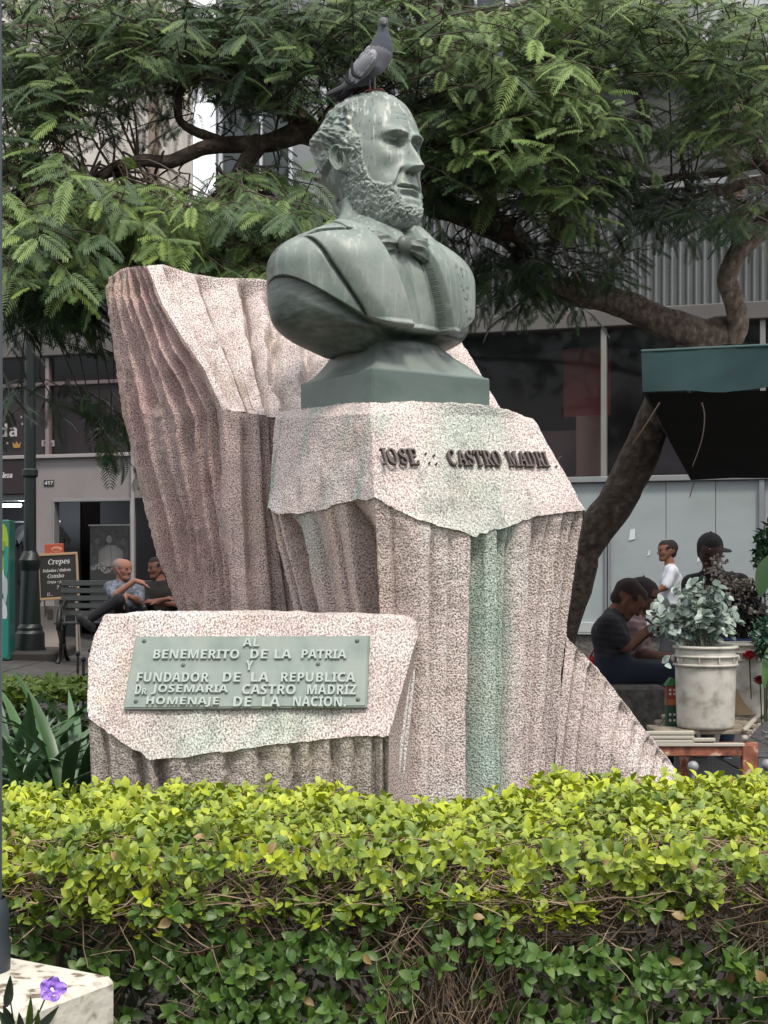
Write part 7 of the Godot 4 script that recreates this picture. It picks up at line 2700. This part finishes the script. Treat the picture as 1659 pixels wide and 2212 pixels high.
	# green shrub in a pot, at the right edge
	for q in [["bright green leafy plant at the right edge beside the capped man", 1668, 1195, 8.0, 62.0, 0], ["blue green leafy plant low at the right edge above the roses", 1662, 1380, 7.4, 46.0, 1]]:
		o = thing("leafy_plant", q[0], "plant", Vector3(P(q[1], 1300, q[3]).x, 0.6, -q[3]))
		iv = o.transform.affine_inverse()
		xs = []
		cs = []
		for k in 520:
			var an := rng.randf() * TAU
			var rr: float = sqrt(rng.randf()) * q[4]
			var p: Vector3 = iv * P(q[1] + cos(an) * rr * 0.62, q[2] + sin(an) * rr, q[3] + rng.randf_range(-0.12, 0.12))
			xs.append(Transform3D(aim(rv(1.0), Vector3.UP + rv(0.7)) * Basis.from_scale(Vector3.ONE * rng.randf_range(0.4, 0.9)), p))
			cs.append(Color(0.02, 0.075, 0.03).lerp(Color(0.06, 0.17, 0.06) if q[5] == 0 else Color(0.05, 0.14, 0.1), rng.randf()))
		scatter("leaves", dm, M["dark leaf"], xs, cs, o)
		mb = MB.new()
		mb.col = Color(0.04, 0.05, 0.025)
		for k in 5:
			mb.tube([Vector3(rng.randf_range(-0.05, 0.05), 0, 0), iv * P(q[1] + rng.randf_range(-20, 20), q[2] + 30, q[3])], [0.006, 0.004], 5)
		part("stems", mb, M["hedge twig"], o)
	for q in [["large smooth green leaf hanging at the right edge by the capped man", 1662, 1200, 1642, 1290, 7.8, 0.1], ["long pale green leaf drooping at the right edge beside the pails", 1664, 1392, 1650, 1490, 7.3, 0.05]]:
		var a := P(q[1], q[2], q[5])
		var b := P(q[3], q[4], q[5])
		var lf := thing("broad_leaf", q[0], "leaf", a)
		part("blade", leaf_mesh((b - a).length(), q[6], 0.25, 0.1, Color(0.1, 0.22, 0.07), 0.85, 7), M["strap leaf"], lf, Transform3D(aim(b - a, Vector3(-0.4, 0.2, 1)), Vector3.ZERO))

func frond_mesh(col: Color, droop: float) -> ArrayMesh:      # bipinnate frond along +z, face +y
	var mb := MB.new()
	var L := 0.25
	for k in 14:
		var t := (k + 1.5) / 15.5
		var c := Vector3(0, -droop * L * t * t, L * t)
		var pl := 0.078 * pow(sin(PI * clampf(0.18 + t * 0.74, 0.0, 1.0)), 0.7) * (0.85 + 0.3 * fmod(k * 0.618, 1.0))
		for s in [-1.0, 1.0]:
			var dir := Vector3(s * 0.86, -0.06 - 0.25 * t - 0.25 * fmod(k * 0.37, 0.6), 0.5 + 0.25 * t).normalized()
			var wd: Vector3 = Vector3(-dir.z * s, 0.0, dir.x * s) * 0.0062 * s
			var a := c + dir * 0.006
			var m := c + dir * pl * 0.55 + Vector3(0, 0.002, 0)
			var e := c + dir * pl - Vector3(0, 0.012, 0)
			mb.col = col * (0.88 + 0.22 * t)
			var nn := Vector3(0, 1, 0)
			var i := mb.add(a - wd * 0.5, nn)
			mb.add(a + wd * 0.5, nn); mb.add(m - wd, nn); mb.add(m + wd, nn); mb.add(e - wd * 0.35, nn); mb.add(e + wd * 0.35, nn)
			for q in [[0, 1, 2], [1, 3, 2], [2, 3, 4], [3, 5, 4]]:
				var p0 := mb.v[i + q[0]]; var p1 := mb.v[i + q[1]]; var p2 := mb.v[i + q[2]]
				if (p1 - p0).cross(p2 - p0).y > 0.0:
					mb.ix.append_array(PackedInt32Array([i + q[0], i + q[2], i + q[1]]))
				else:
					mb.ix.append_array(PackedInt32Array([i + q[0], i + q[1], i + q[2]]))
	mb.col = Color(0.6, 0.7, 0.4) * col * 2.0
	var st := []
	for k in 5:
		var t := k / 4.0
		st.append(Vector3(0, -droop * L * t * t - 0.001, L * t))
	mb.tube(st, [0.0018, 0.0016, 0.0014, 0.001, 0.0006], 3, false)
	return mb.mesh()

func build_tree() -> void:
	var tr := thing("shade_tree", "spreading shade tree with feathery leaves and crooked dark limbs behind the monument", "tree", Vector3(P(1130, 1500, 8.7).x, 0.1, -8.7))
	var iv := tr.transform.affine_inverse()
	var bones := []          # points of the limbs, for hanging twigs on
	var limb := func(called: String, pts: Array, px: Array, step: int) -> void:
		var w := []
		var r := []
		for q in pts:
			w.append(iv * P(q[0], q[1], q[2]))
		for k in px.size():
			r.append(px[k] / F * pts[k][2])
		var cp := curve(w, step)
		for k in cp.size():
			var p: Vector3 = cp[k]
			cp[k] = p + Vector3(rough(p, 5.0), rough(p + Vector3.ONE * 9.0, 5.0), rough(p + Vector3.ONE * 5.0, 5.0)) * 0.012
			bones.append(cp[k])
		var cr := curvef(r, step)
		for k in cr.size():
			cr[k] *= 1.0 + 0.12 * rough(cp[k] * 1.0, 7.0)
		var mb := MB.new()
		mb.tube(cp, cr, 14 if px[0] > 14 else 8)
		part(called, mb, M["bark"], tr)
	limb.call("trunk", [[1110, 1680, 8.7], [1160, 1480, 8.65], [1228, 1290, 8.55], [1262, 1180, 8.5], [1316, 1105, 8.45], [1372, 1005, 8.4], [1418, 895, 8.4], [1466, 805, 8.4], [1530, 728, 8.4], [1585, 712, 8.4]], [60, 50, 44, 41, 40, 40, 38, 38, 38, 26], 6)
	limb.call("limb", [[1545, 738, 8.4], [1440, 698, 8.35], [1335, 652, 8.3], [1235, 630, 8.2], [1165, 620, 8.1], [1132, 598, 8.05], [1134, 556, 8.0], [1108, 510, 7.9], [1055, 480, 7.8], [985, 455, 7.7], [920, 434, 7.6], [835, 390, 7.5], [750, 330, 7.4], [690, 296, 7.3], [635, 284, 7.2]], [38, 34, 30, 29, 27, 26, 27, 30, 32, 29, 26, 25, 24, 26, 26], 6)
	limb.call("limb", [[640, 286, 7.2], [575, 308, 7.15], [500, 314, 7.1], [430, 322, 7.0], [370, 350, 6.9], [300, 346, 6.8], [205, 384, 6.7], [120, 420, 6.6], [30, 440, 6.5]], [24, 20, 17, 15, 15, 13, 11, 8, 5], 5)
	limb.call("branch", [[690, 292, 7.3], [620, 240, 7.3], [560, 212, 7.4], [490, 186, 7.5], [430, 162, 7.6], [370, 122, 7.7], [300, 90, 7.8]], [20, 17, 15, 13, 11, 9, 6], 5)
	limb.call("branch", [[500, 316, 7.1], [440, 290, 7.05], [392, 268, 7.0], [384, 224, 7.0], [392, 190, 7.0], [420, 150, 7.1]], [13, 11, 10, 9, 8, 5], 5)
	limb.call("branch", [[560, 306, 7.15], [536, 340, 7.1], [518, 372, 7.05], [505, 410, 7.0]], [22, 20, 18, 16], 4)
	limb.call("branch", [[690, 300, 7.3], [735, 235, 7.4], [800, 180, 7.5], [860, 120, 7.6], [930, 50, 7.7], [980, -60, 7.8]], [22, 20, 16, 13, 10, 7], 5)
	limb.call("limb", [[1582, 730, 8.4], [1596, 690, 8.3], [1580, 632, 8.25], [1572, 592, 8.2], [1604, 532, 8.1], [1665, 470, 8.0], [1740, 400, 7.9]], [26, 24, 23, 22, 21, 20, 17], 6)
	limb.call("branch", [[1062, 478, 7.8], [1056, 405, 7.8], [1072, 336, 7.8], [1090, 290, 7.8], [1080, 200, 7.9], [1100, 90, 8.0]], [20, 19, 16, 12, 9, 6], 5)
	limb.call("branch", [[1160, 600, 8.1], [1200, 500, 8.2], [1236, 400, 8.3], [1262, 330, 8.4], [1246, 262, 8.4], [1240, 190, 8.4], [1260, 90, 8.5]], [16, 17, 18, 15, 14, 12, 8], 5)
	limb.call("branch", [[1262, 420, 8.3], [1350, 400, 8.3], [1450, 385, 8.3], [1560, 370, 8.3], [1670, 345, 8.3]], [7, 9, 9, 10, 11], 5)
	limb.call("branch", [[1380, 455, 8.3], [1450, 438, 8.2], [1550, 415, 8.2], [1680, 380, 8.2]], [7, 9, 11, 12], 5)
	limb.call("branch", [[1400, 300, 8.6], [1388, 240, 8.6], [1372, 180, 8.6], [1350, 130, 8.7], [1330, 40, 8.8]], [12, 13, 11, 9, 6], 5)
	limb.call("branch", [[1380, 190, 8.6], [1430, 165, 8.6], [1500, 130, 8.6], [1580, 90, 8.6], [1680, 60, 8.6]], [9, 8, 7, 7, 6], 5)
	limb.call("branch", [[1680, 380, 8.2], [1640, 340, 8.2], [1614, 270, 8.2], [1640, 210, 8.2], [1670, 150, 8.2]], [15, 15, 13, 12, 10], 5)
	limb.call("branch", [[-60, 60, 7.6], [60, 58, 7.5], [140, 44, 7.5], [220, 30, 7.5]], [9, 8, 7, 5], 4)
	limb.call("branch", [[95, 300, 7.3], [120, 272, 7.3], [150, 250, 7.2]], [10, 8, 5], 4)
	# masses of leaves: u, w, half width, half height, near, far, fronds, painted brightness of lit or shaded foliage
	var masses := [
		[150, 95, 240, 120, 6.4, 8.6, 330, 0.45], [420, 70, 190, 85, 6.5, 8.5, 230, 0.4], [610, 110, 120, 110, 6.5, 8.2, 150, 0.35], [700, 60, 120, 80, 6.6, 8.2, 110, 0.4], [880, 60, 170, 90, 6.6, 8.4, 220, 0.5], [970, 200, 130, 110, 6.6, 8.2, 170, 0.35],
		[1140, 120, 170, 120, 6.3, 8.0, 260, 0.7], [1080, 290, 140, 80, 6.3, 7.8, 150, 0.7], [1000, 300, 90, 120, 6.6, 7.8, 110, 0.4], [1300, 60, 150, 90, 6.6, 8.6, 190, 0.6], [1500, 70, 200, 90, 6.8, 8.6, 230, 0.55], [1620, 190, 110, 130, 6.8, 8.2, 130, 0.55], [1230, 220, 110, 90, 6.4, 7.8, 110, 0.65],
		[1300, 300, 80, 60, 6.6, 8.0, 34, 0.5], [1390, 260, 70, 60, 7.2, 8.4, 26, 0.3], [1530, 270, 80, 60, 7.0, 8.2, 44, 0.6], [1180, 380, 110, 60, 6.6, 7.8, 60, 0.5], [1220, 440, 60, 50, 6.6, 7.6, 30, 0.6], [960, 400, 80, 60, 6.8, 7.8, 46, 0.25],
		[1450, 400, 220, 40, 7.4, 8.6, 60, 0.15], [1540, 460, 140, 40, 7.4, 8.6, 42, 0.15], [1330, 430, 120, 50, 7.2, 8.6, 34, 0.15],
		[50, 250, 90, 110, 6.2, 8.0, 110, 0.45], [150, 190, 110, 70, 6.3, 8.0, 90, 0.45], [260, 190, 110, 60, 6.4, 8.2, 80, 0.35], [340, 250, 80, 40, 6.6, 7.8, 22, 0.15], [220, 270, 70, 40, 6.6, 7.8, 20, 0.1],
		[70, 420, 130, 90, 5.8, 7.4, 150, 0.6], [60, 540, 110, 60, 5.8, 7.2, 90, 0.6], [190, 440, 110, 60, 5.9, 7.4, 100, 0.7], [300, 460, 130, 60, 5.9, 7.4, 130, 0.75], [420, 480, 120, 60, 5.9, 7.4, 120, 0.65], [520, 440, 90, 70, 6.0, 7.4, 90, 0.4], [610, 420, 80, 70, 6.0, 7.4, 100, 0.45], [650, 500, 60, 60, 6.0, 7.0, 60, 0.4],
		[380, 550, 180, 36, 5.9, 7.0, 110, 0.75], [540, 555, 110, 34, 5.9, 7.0, 64, 0.7], [200, 560, 110, 50, 5.9, 7.2, 80, 0.6], [110, 620, 120, 40, 6.2, 7.4, 60, 0.25], [150, 680, 70, 40, 6.4, 7.4, 26, 0.1], [40, 670, 50, 40, 6.4, 7.4, 20, 0.1],
		[140, 855, 50, 30, 6.6, 7.2, 7, 0.08], [230, 870, 40, 60, 6.6, 7.2, 14, 0.05], [48, 850, 40, 30, 6.6, 7.4, 8, 0.06], [250, 960, 30, 30, 6.6, 7.0, 7, 0.05], [300, 800, 30, 30, 6.6, 7.0, 5, 0.05], 
		[960, 540, 70, 40, 7.0, 8.2, 22, 0.15], [1010, 600, 60, 60, 7.2, 8.2, 24, 0.1], [1090, 560, 60, 50, 7.2, 8.2, 22, 0.15], [1150, 580, 50, 40, 7.6, 8.2, 36, 0.3], [1240, 520, 90, 50, 7.4, 8.4, 34, 0.2], [1290, 580, 60, 20, 7.6, 8.2, 16, 0.1], [1230, 650, 20, 30, 7.6, 8.0, 6, 0.15], [1350, 560, 60, 30, 7.6, 8.4, 12, 0.12], [1040, 665, 30, 30, 7.6, 8.2, 8, 0.15],
		[1160, 660, 40, 26, 7.6, 8.0, 10, 0.2], [1560, 480, 60, 40, 7.4, 8.4, 16, 0.15], [480, 150, 100, 60, 6.8, 8.4, 70, 0.2], [520, 220, 60, 40, 6.8, 8.2, 24, 0.2], [450, 110, 60, 60, 6.6, 8.0, 46, 0.3]]
	rng.seed = 31415
	var meshes := [frond_mesh(Color(1, 1, 1), 0.25), frond_mesh(Color(1, 1, 1), 0.6)]
	var xs := [[], []]
	var cs := [[], []]
	var twig := MB.new()
	twig.col = Color(1, 1, 1)
	var front := []
	for m in masses:
		# a few spray stems per mass, then fronds along them
		var stems := maxi(int(m[6] / 2.6), 2)
		for s in stems:
			var a := rng.randf() * TAU
			var r := sqrt(rng.randf())
			var d: float = lerpf(m[4], m[5], rng.randf())
			var c: Vector3 = iv * P(m[0] + cos(a) * r * m[2], m[1] + sin(a) * r * m[3], d)
			var su: float = m[0] + cos(a) * r * m[2]
			var sw: float = m[1] + sin(a) * r * m[3]
			if (absf(su - 437) < 34 and sw > 95 and sw < 420) or (su > 120 and su < 410 and sw > 195 and sw < 312 and rng.randf() < 0.8) or (su > 455 and su < 660 and sw > 215 and sw < 330 and rng.randf() < 0.88) or (su > 520 and su < 650 and sw > 320 and sw < 420 and rng.randf() < 0.6):
				continue
			var near: Vector3 = bones[0]
			var bd := 1e9
			for k in range(0, bones.size(), 3):
				var dd: float = (bones[k] as Vector3).distance_squared_to(c) + (0.5 if (bones[k] as Vector3).y > c.y + 0.4 else 0.0)
				if dd < bd:
					bd = dd
					near = bones[k]
			var dirt := (c - near)
			var ln := dirt.length()
			dirt = (dirt / maxf(ln, 0.01) + rv(0.5)).normalized()
			dirt.y = clampf(dirt.y, -0.35, 0.4)
			var st := c - dirt * 0.22
			var mid := near.lerp(st, 0.55) + Vector3(rng.randf_range(-0.1, 0.1), rng.randf_range(-0.02, 0.12), rng.randf_range(-0.1, 0.1))
			if ln < 1.3 and rng.randf() < 0.5:
				twig.tube(curve([near, mid, st], 4), curvef([0.008, 0.0045, 0.003], 4), 5, false)
			twig.tube([st, c, c + dirt * 0.2 - Vector3(0, 0.03, 0)], [0.004, 0.003, 0.0015], 4, false)
			for f in 7:
				var t := f / 6.0
				var p := st + dirt * 0.42 * t - Vector3(0, 0.03 * t * t, 0)
				var sd := dirt.cross(Vector3.UP).normalized() * (1.0 if f % 2 == 0 else -1.0)
				var fd := (sd * rng.randf_range(0.5, 1.0) + dirt * rng.randf_range(0.2, 0.9) + Vector3(0, rng.randf_range(-0.65, 0.25), 0)).normalized()
				var upv := Vector3(rng.randf_range(-0.5, 0.5), 1.0, rng.randf_range(0.0, 1.0))
				var sc := rng.randf_range(0.36, 0.7)
				var w := rng.randi() % 2
				var xf := Transform3D(aim(fd, upv) * Basis.from_scale(Vector3.ONE * sc), p)
				var b: float = clampf(m[7] + rng.randf_range(-0.3, 0.3) + (0.35 if rng.randf() < 0.05 else 0.0), 0.0, 1.0)
				var col := Color(0.022, 0.044, 0.02).lerp(Color(0.22, 0.31, 0.085), pow(b, 1.8))  # highlights and shaded interior of the crown put into frond colour
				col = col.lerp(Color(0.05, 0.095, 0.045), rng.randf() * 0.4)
				xs[w].append(xf)
				cs[w].append(col)
				if d < m[4] + 0.5 and m[7] > 0.3:
					front.append([w, xs[w].size() - 1, p.z])
	front.sort_custom(func(p, q): return p[2] > q[2])
	var pick := [{}, {}]
	var tone := []
	for k in 4:
		tone.append([frond_mesh(Color(0.06, 0.1, 0.045).lerp(Color(0.19, 0.27, 0.07), k / 3.0), 0.25), frond_mesh(Color(0.06, 0.1, 0.045).lerp(Color(0.19, 0.27, 0.07), k / 3.0), 0.6)])
	var n := 0
	for q in front:
		if n >= 290:
			break
		pick[q[0]][q[1]] = true
		var c: Color = cs[q[0]][q[1]]
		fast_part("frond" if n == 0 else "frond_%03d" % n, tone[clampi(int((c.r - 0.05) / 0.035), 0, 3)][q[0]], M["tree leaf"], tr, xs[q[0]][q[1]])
		n += 1
	# the crown goes on above and beyond the picture and shades the plaza
	for k in 12000:
		var p := Vector3(rng.randf_range(-9.5, 10.5), rng.randf_range(4.3, 7.4), rng.randf_range(-16.5, -7.2))
		if p.y - EYE < -p.z * 0.42 + 0.6:
			continue
		if p.y > 6.6 and rng.randf() < 0.4:
			continue
		var w := rng.randi() % 2
		xs[w].append(Transform3D(aim(Vector3(rng.randf_range(-1, 1), rng.randf_range(-0.5, 0.2), rng.randf_range(-1, 1)), Vector3.UP + rv(0.5)) * Basis.from_scale(Vector3.ONE * rng.randf_range(1.2, 2.0)), iv * p))
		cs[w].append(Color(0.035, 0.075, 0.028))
	for w in 2:
		var x2 := []
		var c2 := []
		for k in xs[w].size():
			if not pick[w].has(k):
				x2.append(xs[w][k])
				c2.append(cs[w][k])
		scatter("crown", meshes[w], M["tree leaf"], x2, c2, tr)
	# limbs above the picture that carry the crown
	for q in [[Vector3(0.9, 4.4, -7.8), Vector3(-1.5, 5.2, -9.0), Vector3(-5.5, 5.6, -10.0)], [Vector3(2.06, 3.26, -8.1), Vector3(2.6, 4.8, -10.0), Vector3(4.5, 5.8, -13.0)], [Vector3(1.2, 4.3, -8.3), Vector3(1.0, 5.4, -10.0), Vector3(-0.5, 6.0, -13.5)], [Vector3(2.06, 3.26, -8.1), Vector3(4.5, 5.0, -8.8), Vector3(7.5, 5.6, -9.5)]]:
		var mb := MB.new()
		var w := []
		for p in q:
			w.append(iv * p)
		mb.tube(curve(w, 6), curvef([0.06, 0.045, 0.02], 6), 8)
		part("limb", mb, M["bark"], tr)
	# bare dry twigs hanging in front of the dark windows
	for q in [[[140, 640], [155, 680], [200, 745], [270, 772], [350, 740]], [[215, 600], [235, 680], [245, 760], [246, 830]], [[1290, 460], [1310, 520], [1340, 560], [1360, 590]], [[1200, 440], [1218, 540], [1255, 610]], [[1270, 300], [1258, 400], [1252, 470]], [[1425, 870], [1390, 925], [1365, 960]], [[1516, 870], [1522, 900], [1516, 950], [1496, 1008]], [[1500, 1042], [1494, 1060], [1490, 1075]], [[700, 250], [690, 180], [715, 120]], [[620, 120], [670, 160], [700, 190]]]:
		var w := []
		for p in q:
			w.append(iv * P(p[0], p[1], 6.6 if p[0] > 1350 and p[1] > 800 else 6.9))
		var m3 := curve(w, 5)
		var rr := []
		for k in m3.size():
			rr.append(lerpf(0.0045, 0.0018, float(k) / m3.size()))
		twig.tube(m3, rr, 5)
	stuff(part("twigs", twig, M["twig"], tr))
